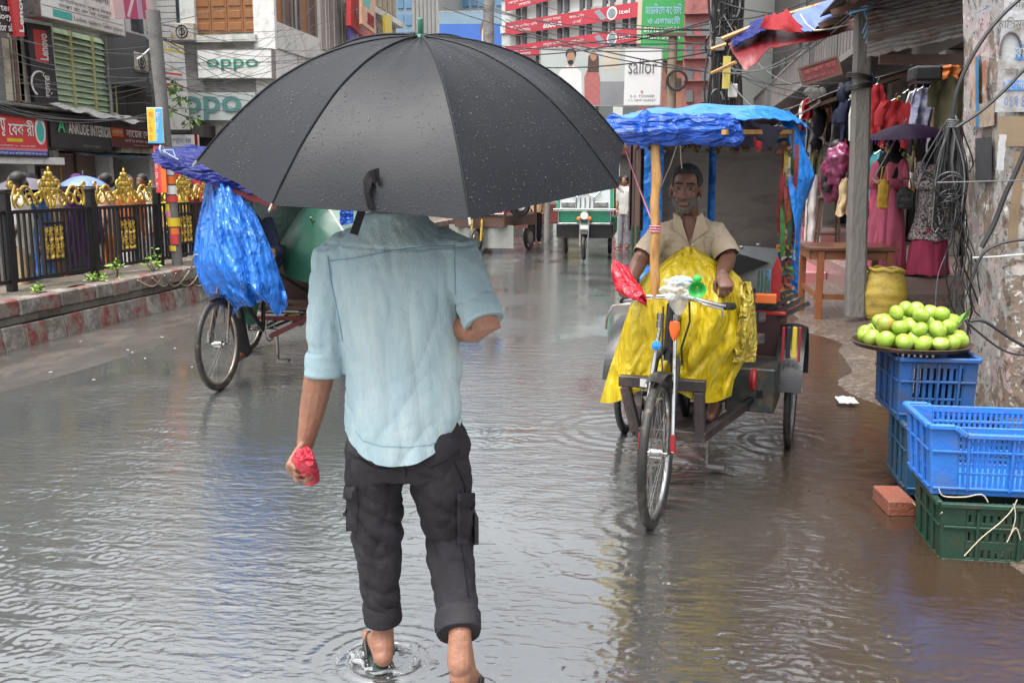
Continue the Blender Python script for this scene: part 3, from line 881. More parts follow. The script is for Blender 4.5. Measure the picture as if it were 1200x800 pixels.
mb = MB(); mb.span((LX - .115, y0, z0), (LX - .10, y1, z1)); mb.build('louvre_backing', darkwall, lb)
# glazed bay with a yellowed frame at the near end, white plaster strip
mb = MB(); facade_box(mb, -40, 118, 19, 46, .1, -.03); mb.build('window', glassg, lb)
mb = MB(); facade_box(mb, 19, 118, 22, 40, .1, .03); facade_box(mb, 24, 118, 26, 40, .1, .03); facade_box(mb, 9, 118, 10, 46, .1, .0); mb.build('window_frame', cream, lb)
mb = MB(); facade_box(mb, 27, 120, 60, 20, .1, .02); mb.build('plaster_strip', whitewall, lb)
mb = MB(); facade_box(mb, 125, 98, 160, 44, .1, .35); mb.build('grey_panel', M('grey_panel', (.11, .11, .115), .5, .15, 2), lb)
mb = MB(); facade_box(mb, 131, 140, 176, 99, .1, .02); facade_box(mb, 150, 140, 153, 99, .1, .06); mb.build('stained_panel', darkwall, lb)
mb = MB(); facade_box(mb, 150, 40, 185, -60, .1, .02); mb.build('tiled_wall', M('white_tile', (.55, .55, .52), .6, .1, 2), lb)
mb = MB(); facade_box(mb, 153, 36, 163, -30, .08, .04); mb.build('window', glassd, lb)
mb = MB(); mb.span((LX - .1, 17, 3.40), (LX + .28, 30.8, 3.49)); mb.build('ledge', concrete, lb, bevel=.02)
# shop fronts
mb = MB(); mb.span((LX - .6, 25.28, .1), (LX - .5, 27.72, 2.3))
for k in range(22): mb.span((LX - .5, 25.28, .12 + k*.1), (LX - .47, 27.72, .19 + k*.1))
mb.build('roller_shutter', M('shutter', (.28, .22, .20), .5, .15, 3), lb)
mb = MB(); mb.span((LX - .48, 26.62, .1), (LX - .42, 26.70, 2.3)); mb.build('shutter_post', browndark, lb)
mb = MB()
for zz in (.5, .9, 1.3, 1.7): mb.span((LX - 2.6, 28, zz), (LX - 1.6, 30.05, zz + .04))
mb.span((LX - 1.62, 28.9, 0), (LX - 1.55, 28.97, 2.3))
mb.build('shelving', M('shelf', (.35, .3, .25), .6, .2, 4), lb)
goodm = [white, cream, browndark, skyblue]
for k, zz in enumerate((.54, .94, 1.34, 1.74)):
    mb = MB()
    for q in range(9): mb.span((LX - 2.3, 28.1 + q*.21, zz), (LX - 1.9, 28.1 + q*.21 + random.uniform(.1, .19), zz + random.uniform(.12, .3)))
    mb.build('goods', goodm[k], lb, kind='stuff')
mb = MB(); mb.span((LX - 1.5, 22.4, 0.1), (LX - 1.4, 23.8, 2.3)); mb.build('door_panel', M('tan_panel', (.42, .33, .24), .6, .15, 3), lb)
# framed pictures hung outside the frame shop
def framed(y, z, w, h, fm, im, label):
    t = thing('picture_frame', label, 'picture', (LX + .02, y, z), 0, 'framed pictures at the shop front')
    m = MB()
    for (a, b, c, d) in ((-w/2, 0, w/2, .05), (-w/2, h - .05, w/2, h), (-w/2, .05, -w/2 + .05, h - .05), (w/2 - .05, .05, w/2, h - .05)):
        m.span((LX - .0, y + a, z + b), (LX + .06, y + c, z + d))
    m.build('frame', fm, t, bevel=.006)
    m = MB(); m.span((LX, y - w/2 + .045, z + .045), (LX + .03, y + w/2 - .045, z + h - .045)); m.build('picture', im, t)
framed(24.45, 1.25, .42, .62, black, M('photo_grey', (.33, .36, .34), .3, .3, 6), 'small black frame with a grey print under the bakery sign')
framed(24.95, 1.30, .52, .82, M('gilt', (.30, .2, .07), .4, .2, 8), M('photo_brown', (.10, .08, .06), .3, .5, 7), 'large gilt frame with a dark portrait beside the shutter')

bn = M('bengali_white', (.78, .77, .74), .5, .05, 4)
sign('shop_sign', 'red and blue bakery sign board with big white Bengali lettering', FP(-48, 181, .55), FP(57, 184, .55), FP(-48, 127, .55), signred, frame=black, fw=.05, depth=.15,
     shapes=[('blue_band', rect(0, 0, 1, .13), signblue, .001), ('pale_band', rect(0, .13, 1, .19), pinkp, .001), ('yellow_strip', rect(.52, .33, .70, .41), yellow, .001), ('oval_print', oval(.92, .62, .065, .33), white, .001),
             ('oval_picture', oval(.92, .6, .048, .24), teal, .004)],
     texts=[(.44, .44, .08, .42, 'মু', bn, .014, .012), (.54, .48, .30, .38, 'েবকারী', bn, .014, .012), (.42, .03, .55, .07, 'বিস্কুট কেক পাউরুটি মিষ্টি দই পাওয়া যায়', bn), (.42, .21, .42, .05, 'মিষ্টি ও বেকারী', bn)])
mb = MB(); facade_box(mb, -40, 191, 56, 185, .3, .5); mb.build('shelf_edge', white, lb)
sign('shop_sign', 'black interior shop sign with raised white capitals and green letter A', FP(60, 172, .5), FP(131, 178, .5), FP(60, 137, .5), M('sign_black', (.03, .03, .035), .4, .2, 3), frame=black, depth=.15,
     shapes=[('letter_band', rect(.24, .52, 1, .9), M('dark_grey', (.11, .10, .10), .5, .2, 4), .001)],  # dark grey band set behind the letters
     texts=[(.27, .50, .72, .38, 'ANKUDE INTERIOR', M('letter_ivory', (.80, .78, .70), .5, .08, 6), .03, .01), (.10, .52, .12, .46, 'A', M('letter_green', (.03, .50, .18), .4, .1, 5), .03, .02), (.5, .1, .3, .1, 'interior and decor', greywall)])
sign('shop_sign', 'maroon sign with white Bengali words beside the black interior sign', FP(131, 171, .45), FP(177, 174, .45), FP(131, 148, .45), maroon, frame=browndark, depth=.12,
     shapes=[('orange_patch', rect(0, .5, .30, .92), orange, .001)],
     texts=[(.03, .58, .24, .25, 'ওয়াচ', bn), (.36, .52, .40, .38, 'নােমর', bn, .014, .01), (.80, .52, .17, .38, 'েদা', bn, .014, .01), (.32, .22, .62, .2, 'ঘড়ি ও চশমা ঘর', bn), (.55, .06, .4, .08, 'নিউ মার্কেট রোড', bn)])
mb = MB(); facade_box(mb, 131, 179, 178, 175, .3, .35); mb.build('lintel', cream, lb)
sign('shop_sign', 'upright black board with Lenovo on red and a white script logo', FP(41, 120, .25), FP(69, 121, .25), FP(34, 27, .25), M('board_black', (.012, .012, .018), .35, .1, 3), depth=.12,
     shapes=[('red_panel', rect(.24, .52, .76, .93), signred, .001), ('swirl', [(.3 + .38*cos(t), .24 + .17*sin(t)) for t in np.linspace(1.2, 4.2, 12)] + [(.33 + .34*cos(t), .24 + .15*sin(t)) for t in np.linspace(4.2, 1.2, 12)], bn, .001)])
a, b, c = FP(41, 120, .25), FP(69, 121, .25), FP(34, 27, .25)
bu = (c - a).normalized(); W_ = (b - a).length; H_ = (c - a).length; bx = (b - a).normalized()
t = bpy.data.objects['shop_sign.003']
lettering('Lenovo', a + bx*W_*.68 + bu*H_*.55, bu, -bx, H_*.34, W_*.34, bn, t, depth=-.016 if False else .016, bold=.03)
lettering('গ্যালারি', a + bx*W_*.74 + bu*H_*.06, bu, -bx, H_*.33, W_*.36, bn, t, depth=.016, bold=.02)
sign('shop_sign', 'red upright Lenovo blade sign fixed beside the black slogan board', at(20, 43, X=LX + .9), at(29, 43, X=LX + .9), at(16, -20, X=LX + .9), signred, depth=.2, frame=None)
t = bpy.data.objects['shop_sign.004']
a, b, c = at(20, 43, X=LX + .9), at(29, 43, X=LX + .9), at(16, -20, X=LX + .9)
bu = (c - a).normalized(); W_ = (b - a).length; H_ = (c - a).length; bx = (b - a).normalized()
lettering('Lenovo', a + bx*W_*.9 + bu*H_*.08, bu, -bx, H_*.84, W_*.62, bn, t, depth=.016, bold=.03)
sign('shop_sign', 'black signboard reading Smarter technology for all at the left edge', at(-60, 33, X=LX + .8), at(18, 39, X=LX + .8), at(-60, -40, X=LX + .8), M('board_black_two', (.02, .02, .025), .4, .1, 3), depth=.15,
     texts=[(.55, .36, .42, .12, 'Smarter', bn, .014, .01), (.42, .185, .55, .145, 'technology', bn, .014, .02), (.74, .02, .23, .14, 'for all', bn, .014, .02)])
dkt = M('print_grey', (.10, .10, .10), .5, .1, 3)
tp = at(48, 19, X=LX + 1.1)
sign('shop_sign', 'large white projecting sign with faded black Bengali print above the green louvres', at(48, 19, X=LX + 1.1), at(147, 43, X=LX + 1.1), at(48, -45, X=LX + 1.1), white, depth=.5, frame=steel, fw=.03,
     shapes=[('green_patch', rect(.13, .05, .34, .19), teal, .001), ('rule', rect(.02, .21, .98, .225), steel, .001)],
     texts=[(.36, .07, .32, .085, 'Ladies tailors', dkt), (.70, .07, .26, .085, 'Gents tailors', dkt), (.30, .5, .62, .24, 'লন্ডন টেইলার্স', dkt, .014, .01), (.2, .34, .7, .1, 'বিসমিল্লাহ সুপার মার্কেট', dkt), (.2, .25, .6, .07, 'ঢাকা রোড দোতলা', dkt)])
sign('billboard', 'small pink billboard with a striped magenta print at the top beside the concrete pole', at(135, 22, X=LX + 2.2), at(180, 23, X=LX + 2.2), at(135, -40, X=LX + 2.2), M('bill_pink', (.66, .45, .45), .5, .1, 3), depth=.1,
     shapes=[('stripe', rect(.26, 0, .60, 1), M('bill_mag', (.45, .05, .14), .5, .15, 3), .001), ('stripe', rect(.62, 0, .72, 1), M('bill_lilac', (.45, .3, .42), .5, .1, 3), .001), ('stripe', rect(.73, 0, .84, 1), M('bill_mag2', (.40, .05, .12), .5, .15, 3), .001),
             ('ribbon', [(.3, .05), (.36, .02), (.58, .45), (.53, .5)], M('bill_pale', (.7, .5, .55), .5, .1, 3), .004), ('ribbon', [(.30, .52), (.34, .4), (.57, .66), (.52, .74)], M('bill_pale2', (.7, .5, .55), .5, .1, 3), .004)])
# torn plastic awning above the black sign
mb = MB()
q0, q1 = FP(68, 133, .5), FP(150, 150, .5)
mb.grid(lambda u, v: (LX + .1 + 1.0*v, q0.y + (q1.y - q0.y)*u, 3.62 - .30*v - .1*u + .07*fbm((u*6, v*3, 4), 1) + .05*sin(u*14)), 26, 8)
mb.build('torn_awning', plastic_clear, smooth=True, solid=.006, label='torn translucent plastic awning over the black interior sign', cat='awning')
mb = MB(); mb.span((LX + .2, 25.4, 1.75), (LX + 1.0, 28.6, 1.85)) if False else None
mb = MB(); mb.grid(lambda u, v: (LX + .05 + .7*v, 25.3 + 4.2*u, 2.38 - .16*v - .04*sin(pi*u)+ .03*sin(u*20)*v), 26, 5)
mb.build('blue_awning', M('awning_slate', (.06, .08, .12), .4, .2, 4), smooth=True, solid=.01, label='low slate blue sheet awning hanging under the black interior sign', cat='awning')

# ------------------------------------------------------------------ corner building with the phone shop signs
OY, OX = 31.0, -13.0
ob = thing('corner_building', 'white corner building with brown timber windows and green lettered phone signs', 'building', (-16.5, 37, 0))
mb = MB(); mb.span((-22, OY + .15, 2.9), (OX - .12, 44.5, 11)); mb.span((-22, OY + .15, 0), (OX - 2.0, 44.5, 2.9)); mb.build('wall', whitewall, ob)
def OB(mb, px0, py0, px1, py1, back, front):
    a, b = at(px0, py0, Y=OY), at(px1, py1, Y=OY)
    return mb.span((a.x, OY + back, a.z), (b.x, OY - front, b.z))
def SB(mb, px0, py0, px1, py1, back, front):
    a, b = at(px0, py0, X=OX), at(px1, py1, X=OX)
    return mb.span((OX - back, a.y, a.z), (OX + front, b.y, b.z))
mb = MB(); OB(mb, 302, 130, 319, -60, .14, .05); mb.build('corner_pier', white, ob, bevel=.01)
mb = MB(); OB(mb, 222, 51, 302, 41, .14, .22); OB(mb, 214, 41, 226, -60, .14, .12); mb.build('window_surround', whitewall, ob)
# timber shutters: each leaf with raised panels
a, b = at(229, 39, Y=OY), at(301, -34, Y=OY)
nleaf = 4; lw = (b.x - a.x)/nleaf
for k in range(nleaf):
    x0 = a.x + k*lw
    m = MB(); m.span((x0 + .01, OY + .12, a.z), (x0 + lw - .01, OY + .04, b.z)); lf = m.build('shutter_leaf', brownshut, ob)
    m = MB()
    for q in range(5):
        z0 = a.z + q*(b.z - a.z)/5
        m.span((x0 + .07, OY + .05, z0 + .07), (x0 + lw - .07, OY + .015, z0 + (b.z - a.z)/5 - .07))
    m.build('shutter_panel', brownshut, lf, bevel=.01)
mb = MB(); OB(mb, 208, 40, 216, -50, .13, .02); mb.build('window', glassd, ob)
# masonry courses on the tiled part to the left
mb = MB()
for k in range(24):
    z0 = 6.0 + k*.2
    mb.span((-17.0, OY + .14, z0), (-15.9, OY + .10, z0 + .18))
mb.build('tile_course', M('tile_pale', (.56, .55, .52), .6, .12, 3), ob)
mb = MB()
for k in range(9): OB(mb, 232, 110 - k*2 + 0, 308, 110 - k*2 + 1.3, .14, .03)
mb.build('slatted_panel', M('slat_grey', (.38, .38, .36), .6, .15, 3), ob)
mb = MB(); OB(mb, 205, 200, 318, 158, .14, -.1); mb.build('dark_shopfront', darkwall, ob)
mb = MB(); OB(mb, 214, 162, 250, 148, .14, .7); OB(mb, 196, 158, 236, 152, .14, .9); mb.build('canopy', darkwall, ob)
mb = MB(); OB(mb, 203, 110, 231, 62, .14, .01); mb.build('stained_panel', greywall, ob)
mb = MB(); OB(mb, 186, 150, 232, 110, .14, .02); mb.build('service_panel', M('serv', (.33, .34, .32), .7, .25, 2), ob)
sign('shop_sign', 'white phone shop sign with smaller green oppo letters under the timber window', at(232, 92, Y=OY - .35), at(319, 92, Y=OY - .35), at(232, 58, Y=OY - .35), white, frame=steel, depth=.3, fw=.03,
     texts=[(.13, .26, .69, .40, 'oppo', oppogreen, .03, .008)])
sign('shop_sign', 'lower grey green sign with larger oppo letters half behind the umbrella', at(186, 141, Y=OY - .3), at(300, 141, Y=OY - .3), at(186, 109, Y=OY - .3), M('sign_sage', (.42, .47, .45), .4, .12, 2), depth=.2,
     texts=[(.06, .0, .80, .88, 'oppo', M('logo_green_dim', (.09, .22, .21), .45, .1, 4), .03, .02)])
sign('shop_sign', 'tall white hanging sign with yellow head and two red lines behind the vine', at(190, 152, X=-15.4), at(223, 152, X=-15.4), at(184, 48, X=-15.4), white, depth=.15, frame=None,
     shapes=[('yellow_head', rect(0, .90, 1, .985), yellow, .001), ('head_panel', rect(.06, .925, .94, .97), white, .004), ('red_line', rect(.12, .635, .86, .66), signred, .001), ('red_line', rect(.12, .50, .86, .525), signred, .001)],
     texts=[(.16, .93, .66, .035, 'নোকিয়া', dkt, .02), (.15, .57, .7, .05, 'মোবাইল সার্ভিস', steel)])
sign('shop_sign', 'small red sign with white print low behind the fence and blue tarpaulin', at(206, 240, Y=28), at(236, 240, Y=28), at(206, 180, Y=28), signred, depth=.2,
     texts=[(.1, .55, .8, .3, 'বই', bn), (.1, .2, .8, .2, 'লাইব্রেরী', bn)])
sign('shop_sign', 'white sign with blue edges beneath the dark canopy near the pole', at(196, 172, Y=29.5), at(232, 172, Y=29.5), at(196, 158, Y=29.5), white, depth=.1,
     shapes=[('edge', rect(0, 0, .1, 1), skyblue, .001), ('edge', rect(.9, 0, 1, 1), redc, .001)], texts=[(.2, .2, .6, .6, 'স্টোর', signblue)])
# side of the corner building along the street
mb = MB(); SB(mb, 320, 56, 372, 46, .14, .12) ; mb.build('sill', whitewall, ob)
a, b = at(322, 40, X=OX), at(371, 54, X=OX)
zb, zt = a.z, a.z + 2.6; yy = a.y; n = 5
for k in range(n):
    ya = a.y + (b.y - a.y)*k/n; yb = a.y + (b.y - a.y)*(k + 1)/n
    m = MB(); m.span((OX - .13, ya + .06, zb), (OX - .02, yb - .06, zt)); m.build('shutter_leaf', browndark if k % 3 else brownshut, ob)
    m = MB(); m.span((OX - .12, yb - .06, zb), (OX + .03, yb + .06, zt)); m.build('mullion', M('mull', (.2, .17, .15), .6, .2, 4), ob)
mb = MB(); SB(mb, 322, 92, 362, 62, .14, .05); mb.build('white_fascia', white, ob)
# further shops of the same side, each its own building front
def front(px0, px1, z0, z1, mat, label, winm, nw, X=OX, name='terrace_building'):
    ya, yb = at(px0, 100, X=X).y, at(px1, 100, X=X).y
    t = thing(name, label, 'building', (X - 4, (ya + yb)/2, 0))
    m = MB(); m.span((X - 8, ya + .02, 0), (X + .1, yb - .02, z1)); m.build('wall', mat, t)
    w = (yb - ya)/nw
    for fl in range(2):
        for k in range(nw):
            m = MB(); y0_ = ya + k*w + .15*w; m.span((X + .06, y0_, z0 + fl*3), (X + .16, y0_ + .7*w, z0 + fl*3 + 2.1))
            fr = m.build('window', winm, t)
            m = MB(); m.span((X + .1, y0_ + .33*w, z0 + fl*3), (X + .19, y0_ + .37*w, z0 + fl*3 + 2.1)); m.build('mullion', mat, fr)
        m = MB(); m.span((X + .05, ya + .05, z0 + fl*3 - .5), (X + .5, yb - .05, z0 + fl*3 - .25)); m.build('ledge', whitewall, t)
    return t
front(374, 411, 6.3, 12.5, M('wall_pale_side', (.60, .58, .52), .8, .12, .6), 'pale terrace front with grey and brown shutters past the corner building', M('shut_grey', (.30, .26, .24), .6, .25, 2), 4, X=OX + .02)
front(411, 440, 6.0, 12.5, M('wall_rose_side', (.42, .30, .26), .8, .12, .6), 'narrow rose terrace front crowded with red and orange signs', glassg, 2, X=OX + .02)
front(440, 463, 6.0, 13, M('wall_tan_side', (.45, .40, .30), .8, .12, .6), 'tan terrace front with ribbed cladding at the far end of the left row', M('shut_tan', (.33, .28, .2), .6, .25, 2), 4, X=OX + .02)
sign('shop_sign', 'slanting red fascia sign high on the left side of the street', at(411, 30, X=OX + .8), at(437, 52, X=OX + .8), at(409, -10, X=OX + .8), signred, depth=.2, texts=[(.2, .2, .6, .5, 'ফ্যাশন', bn)], shapes=[('print', rect(.5, .35, .9, .95), orange, .001)])
sign('shop_sign', 'bright orange and teal picture board high on the left terrace', at(424, 28, X=OX + 1.2), at(440, 40, X=OX + 1.2), at(424, -20, X=OX + 1.2), M('print_peach', (.62, .36, .22), .5, .3, 2), depth=.1, shapes=[('print', rect(.1, .5, .6, .9), teal, .001), ('print', rect(.4, .1, .9, .4), redc, .001)])
sign('shop_sign', 'small violet panel sign beneath the slanting red fascia', at(411, 54, X=OX + .7), at(419, 55, X=OX + .7), at(411, 30, X=OX + .7), M('violet', (.12, .10, .40), .5, .1, 3), depth=.1)
sign('shop_sign', 'small yellow blade sign at the far corner of the left row', at(452, 46, X=OX + 1), at(460, 47, X=OX + 1), at(452, 18, X=OX + 1), yellow, depth=.1)

def ac_unit(c, ax, label):
    t = thing('air_conditioner', label, 'air conditioner', c); c = Vector(c); u = Vector((ax, 0, 0)) if ax else Vector((0, -1, 0))
    d = (.35, .8, .55) if ax else (.8, .35, .55)
    m = MB(); m.box(c, d); m.build('casing', M('casing', (.52, .5, .45), .5, .15, 5, dirt=((.25, .18, .12), .4, 4)) if 'casing' not in MATS else MATS['casing'], t, bevel=.02)
    m = MB(); m.torus(c + u*.18, .2, .02, u, 20, 5); m.torus(c + u*.18, .1, .015, u, 16, 5); m.bar(c + u*.18 - Vector((0, 0, .2)), c + u*.18 + Vector((0, 0, .2)), .03, .03, u); m.build('fan_grille', blackp, t)
    m = MB(); m.box(c - Vector((0, 0, .3)), (d[0]*1.05, d[1]*1.05, .04)); m.build('bracket', steel, t)
ac_unit((LX + .2, 29.3, 5.2), 1, 'grimy air conditioner on the left building beside the grey panel')
ac_unit((-15.9, OY - .2, 6.3), 0, 'air conditioner on the tiled wall left of the timber shutters')
ac_unit((OX + .2, 36.5, 6.0), 1, 'air conditioner on the street side of the corner building')
for k, (x, y, z0, z1) in enumerate(((LX + .08, 27.9, 2.4, 7), (LX + .06, 23.6, 3.5, 7), (OX + .02, 33.2, 3, 8.5), (OX + .05, 38.2, 3, 9))):
    m = MB(); m.tube([(x, y, z0), (x, y, z1)], .05, 8); m.build('drain_pipe', (greywall, browndark)[k % 2], smooth=True, cat='pipe', label=('grey drain pipe at the right end of the green louvres', 'rusty brown drain pipe beside the yellowed window frame', 'brown drain pipe on the street side of the corner building', 'grey drain pipe farther along the corner building')[k])
# ------------------------------------------------------------------ far end of the street
def tower(name, label, px0, px1, Y, h, mat, nx, nz, winm, depth=12, z0=3):
    a, b = at(px0, 100, Y=Y), at(px1, 100, Y=Y)
    t = thing(name, label, 'building', ((a.x + b.x)/2, Y + depth/2, 0))
    m = MB(); m.span((a.x, Y, -.2), (b.x, Y + depth, h)); m.build('wall', mat, t)
    w = (b.x - a.x)/nx; hz = (h - z0)/nz; first = None
    for i in range(nx):
        for k in range(nz):
            c = Vector((a.x + (i + .5)*w, Y - .03, z0 + (k + .5)*hz))
            if first is None:
                m = MB(); m.box(c, (w*.72, .12, hz*.62)); first = (m.build('window', winm, t), c)
            else: reuse(first[0], 'window', t, Matrix.Translation(c - first[1]))
    return t
gl = M('glass_blue', (.10, .22, .36), .15, .35, .4, spec=.7)
tower('glass_tower', 'blue glazed tower standing at the end of the street', 448, 600, 84, 20, M('tower_blue', (.20, .29, .38), .5, .15, .3), 16, 12, gl)
tower('grey_tower', 'tall grey ribbed tower behind the umbrella tip', 484, 516, 76, 19.5, M('tower_grey', (.32, .32, .30), .7, .12, .4), 7, 1, M('rib_grey', (.24, .24, .23), .6, .2, 1), z0=1)
sign('billboard', 'wide blue billboard with a pale face print beyond the umbrella tip', at(514, 66, Y=66), at(592, 66, Y=66), at(514, 14, Y=66), M('bill_blue', (.05, .15, .50), .5, .25, .3), depth=.4, frame=steel, fw=.1,
     shapes=[('face_print', oval(.72, .45, .075, .30), M('face_pale', (.62, .52, .48), .6, .1, 1), .02), ('hair_print', oval(.72, .60, .10, .26), M('hair_print', (.12, .1, .12), .6, .1, 1), .005), ('collar_print', oval(.72, .03, .14, .14), M('collar', (.6, .62, .66), .6, .1, 1), .03),
             ('band', [(.0, .30), (.3, .36), (.62, .30), (.62, .22), (.3, .26), (0, .2)], M('bill_white', (.55, .62, .72), .5, .1, 1), .01), ('sky_print', rect(0, .72, 1, 1), M('bill_slate', (.2, .30, .38), .5, .15, .5), .003)])
mb = MB(); p = at(573, 130, Y=40); mb.tube([(p.x, 40, 0), (p.x, 40, 12)], [.26, .2], 10)
mb.build('utility_pole', concrete, smooth=True, label='far concrete pole in front of the blue billboard', cat='pole')

# banner building: its front runs away to the left
BP0 = at(786, 210, Y=38.0); bd = Vector((-.734, .679, 0)); bnrm = Vector((-.679, -.734, 0))
def BP(px, py, off=0.0):
    d = at(px, py, Y=10) - _C; o = BP0 + bnrm*off
    k = (o - _C).dot(bnrm)/d.dot(bnrm); return _C + d*k
bb = thing('banner_building', 'white building striped by long red banners at the bend of the street', 'building', (BP0 + bd*9 - bnrm*4).to_tuple()[:2] + (0,))
L0 = BP(588, 100); wlen = (L0 - BP0).length
mb = MB(); bl = Vector((L0.x, L0.y, 0)); br = Vector((BP0.x, BP0.y, 0))
mb.prism([(0, 0), (wlen, 0), (wlen, 11.6), (0, 11.6)], bl - bnrm*9, -bd, (0, 0, 1), 9); 
mb.build('wall', M('wall_white_far', (.62, .66, .63), .7, .08, .5), bb)
for k, px in enumerate((612, 636, 661, 687, 714, 738)):
    for q in (-.22, .22):
        c = BP(px, 60); m = MB(); c.z = 0
        m.prism(rect(q - .11, 5, q + .11, 11.5), c - bnrm*.05, -bd, (0, 0, 1), .16); m.build('window_strip', M('strip_%d' % k, (.13, .14, .15), .5, .3, 1) if q < 0 else MATS['strip_%d' % k], bb)
for zz in (8.1, 9.6, 11.2):
    m = MB(); m.prism(rect(0, zz, wlen, zz + .35), bl - bnrm*.02, -bd, (0, 0, 1), .10); m.build('floor_band', whitewall, bb)
for k in range(6):
    x0 = .25 + k*wlen/6; q = (redc, signblue, yellow, green, maroon, white)[k]
    m = MB(); m.prism(rect(x0, .1, x0 + wlen/6 - .35, 2.5), bl - bnrm*.02, -bd, (0, 0, 1), .06); m.build('dark_shop_board', darkwall, bb)  # flat dark board; shade inside the shop is put into its colour
    m = MB(); m.prism(rect(x0, 2.55, x0 + wlen/6 - .3, 3.3), bl - bnrm*.02, -bd, (0, 0, 1), .25); m.build('fascia', q, bb)
    m = MB(); m.prism(rect(x0 + .1, 3.7, x0 + wlen/6 - .5, 5.0), bl - bnrm*.02, -bd, (0, 0, 1), .05); m.build('window', glassg, bb)
whp = M('print_white', (.80, .78, .76), .5, .05, 3)
def banner(yl0, yl1, yr0, yr1, label):
    sign('banner', label, BP(592, yl0, .3), BP(748, yr0, .3), BP(592, yl1, .3), M('banner_red' + str(yl0), (.52, .06, .085), .5, .1, 1), 'banner', depth=.05, group='long red banners on the white building',
         shapes=[('phone_print', [(.70, .78), (.735, .9), (.79, .2), (.755, .1)], M('ph%d' % yl0, (.28, .3, .34), .4, .2, 2), .004), ('round_logo', oval(.825, .5, .035, .46), whp, .004), ('logo_core', oval(.825, .5, .026, .34), M('lc%d' % yl0, (.25, .3, .33), .5, .2, 2), .012)],
         texts=[(.03, .42, .24, .30, 'আসুন জিতে নিন', whp), (.12, .12, .10, .24, 'অফার', whp), (.32, .55, .14, .28, 'নতুন দামে', whp), (.32, .12, .15, .36, '6000-R', whp, .014, .02), (.52, .5, .11, .3, 'আজই কিনুন', whp), (.55, .14, .06, .28, 'এখনই', whp), (.875, .34, .07, .3, 'itel', whp, .014, .01)])
banner(14, -1, -26, -41, 'topmost long red banner with white print on the white building')
banner(42, 27, 20, 5, 'middle long red banner with white print on the white building')
banner(70, 55, 50, 35, 'lowest long red banner with white print on the white building')
BY = 36.0
cb = M('couple_bg', (.44, .48, .46), .5, .12, .6)
skp = M('print_skin', (.40, .22, .15), .6, .1, 3)
sign('billboard', 'clothing billboard with the word sailor beside a printed couple', at(632, 124, Y=BY), at(774, 124, Y=BY), at(632, 57, Y=BY), cb, depth=.2, frame=steel, fw=.05,
     shapes=[('white_panel', rect(.70, .0, .995, .99), M('sailor_panel', (.66, .68, .68), .5, .05, 1), .001), ('grey_print', rect(.50, 0, .70, .42), M('sofa_print', (.22, .23, .24), .5, .3, 1), .001), ('tan_print', rect(.52, .62, .66, .98), M('tan_print', (.52, .47, .38), .5, .15, 1), .001),
             ('man_print', [(.14, .0), (.13, .42), (.17, .62), (.23, .70), (.28, .70), (.345, .58), (.36, .0)], M('shirt_print', (.70, .70, .68), .6, .12, 4), .004), ('hair_print', oval(.255, .90, .044, .10), hairm, .006), ('face_print', oval(.255, .84, .034, .115), skp, .009), ('beard_print', oval(.255, .755, .024, .04), hairm, .012), ('arm_print', [(.13, .1), (.10, .15), (.15, .55), (.17, .5)], MATS['couple_bg'], .002), ('neck_print', rect(.24, .68, .27, .76), skp, .005),
             ('woman_print', [(.38, .0), (.37, .5), (.41, .70), (.47, .70), (.50, .48), (.505, .0)], M('dress_print', (.40, .13, .12), .6, .3, 8), .007), ('hair_print', [(.395, .58), (.40, .85), (.44, .97), (.485, .85), (.49, .58)], M('hair_two', (.09, .045, .03), .6, .2, 5), .009), ('face_print', oval(.442, .86, .026, .085), skp, .013)],
     texts=[(.73, .55, .23, .26, 'sailor', dkt, .03, -.005), (.75, .14, .2, .045, '2-3, TOWER', dkt), (.74, .07, .22, .04, 'F 1, NEW MARKET', dkt), (.835, .22, .02, .04, 'o', signred, .014, .03)])
mb = MB()
for px in (640, 700, 765):
    p = at(px, 124, Y=BY + .3); mb.tube([(p.x, BY + .3, 0), (p.x, BY + .3, p.z)], .06, 6)
mb.build('billboard_post', steel, label='thin steel props under the clothing billboard', cat='post')
gb = thing('salmon_building', 'salmon wall with a tall green banner at the bend of the street', 'building', (.1, 41, 0))
a, b = at(747, 120, Y=37.2), at(803, 120, Y=37.2)
mb = MB(); mb.span((a.x, 37.2, 0), (b.x, 45, 11)); mb.build('wall', salmon, gb)
for (q0, q1, r0, r1) in ((780, 786, 104, 92), (792, 798, 104, 92), (780, 786, 84, 74)):
    m = MB(); c, d = at(q0, r0, Y=37.2), at(q1, r1, Y=37.2); m.span((c.x, 37.25, c.z), (d.x, 37.12, d.z)); m.build('window', glassd, gb)
prb = M('print_pale_blue', (.30, .55, .68), .5, .1, 3)
sign('banner', 'tall green banner with pale blue Bengali lines and a phone number', at(750, 71, Y=37), at(800, 71, Y=37), at(750, -28, Y=37), signgreen, 'banner', depth=.06,
     shapes=[('edge', rect(-.10, .2, .0, 1), M('edge_tan', (.6, .55, .4), .5, .1, 2), .002), ('yellow_mark', rect(.45, .78, .85, .84), yellow, .003), ('yellow_mark', rect(.45, .84, .55, .95), yellow, .003), ('slate_mark', rect(.12, .76, .34, 1), M('slate', (.08, .12, .14), .5, .1, 3), .003)],
     texts=[(.08, .54, .84, .13, 'মেডিকেল কোচিং', prb, .014, .02), (.14, .43, .76, .09, 'ও একাডেমী', prb, .014, .015), (.06, .335, .82, .06, '01712 540044', whp, .014, .015), (.06, .255, .86, .06, '01811 544 14', whp, .014, .015)])
mb = MB(); a, b = at(800, 120, Y=34), at(838, 120, Y=34)
pkb = thing('pink_building', 'dull pink narrow building beside the green banner', 'building', ((a.x + b.x)/2, 37, 0))
mb.span((a.x, 34, 0), (b.x, 41, 10)); mb.build('wall', pinkwall, pkb)
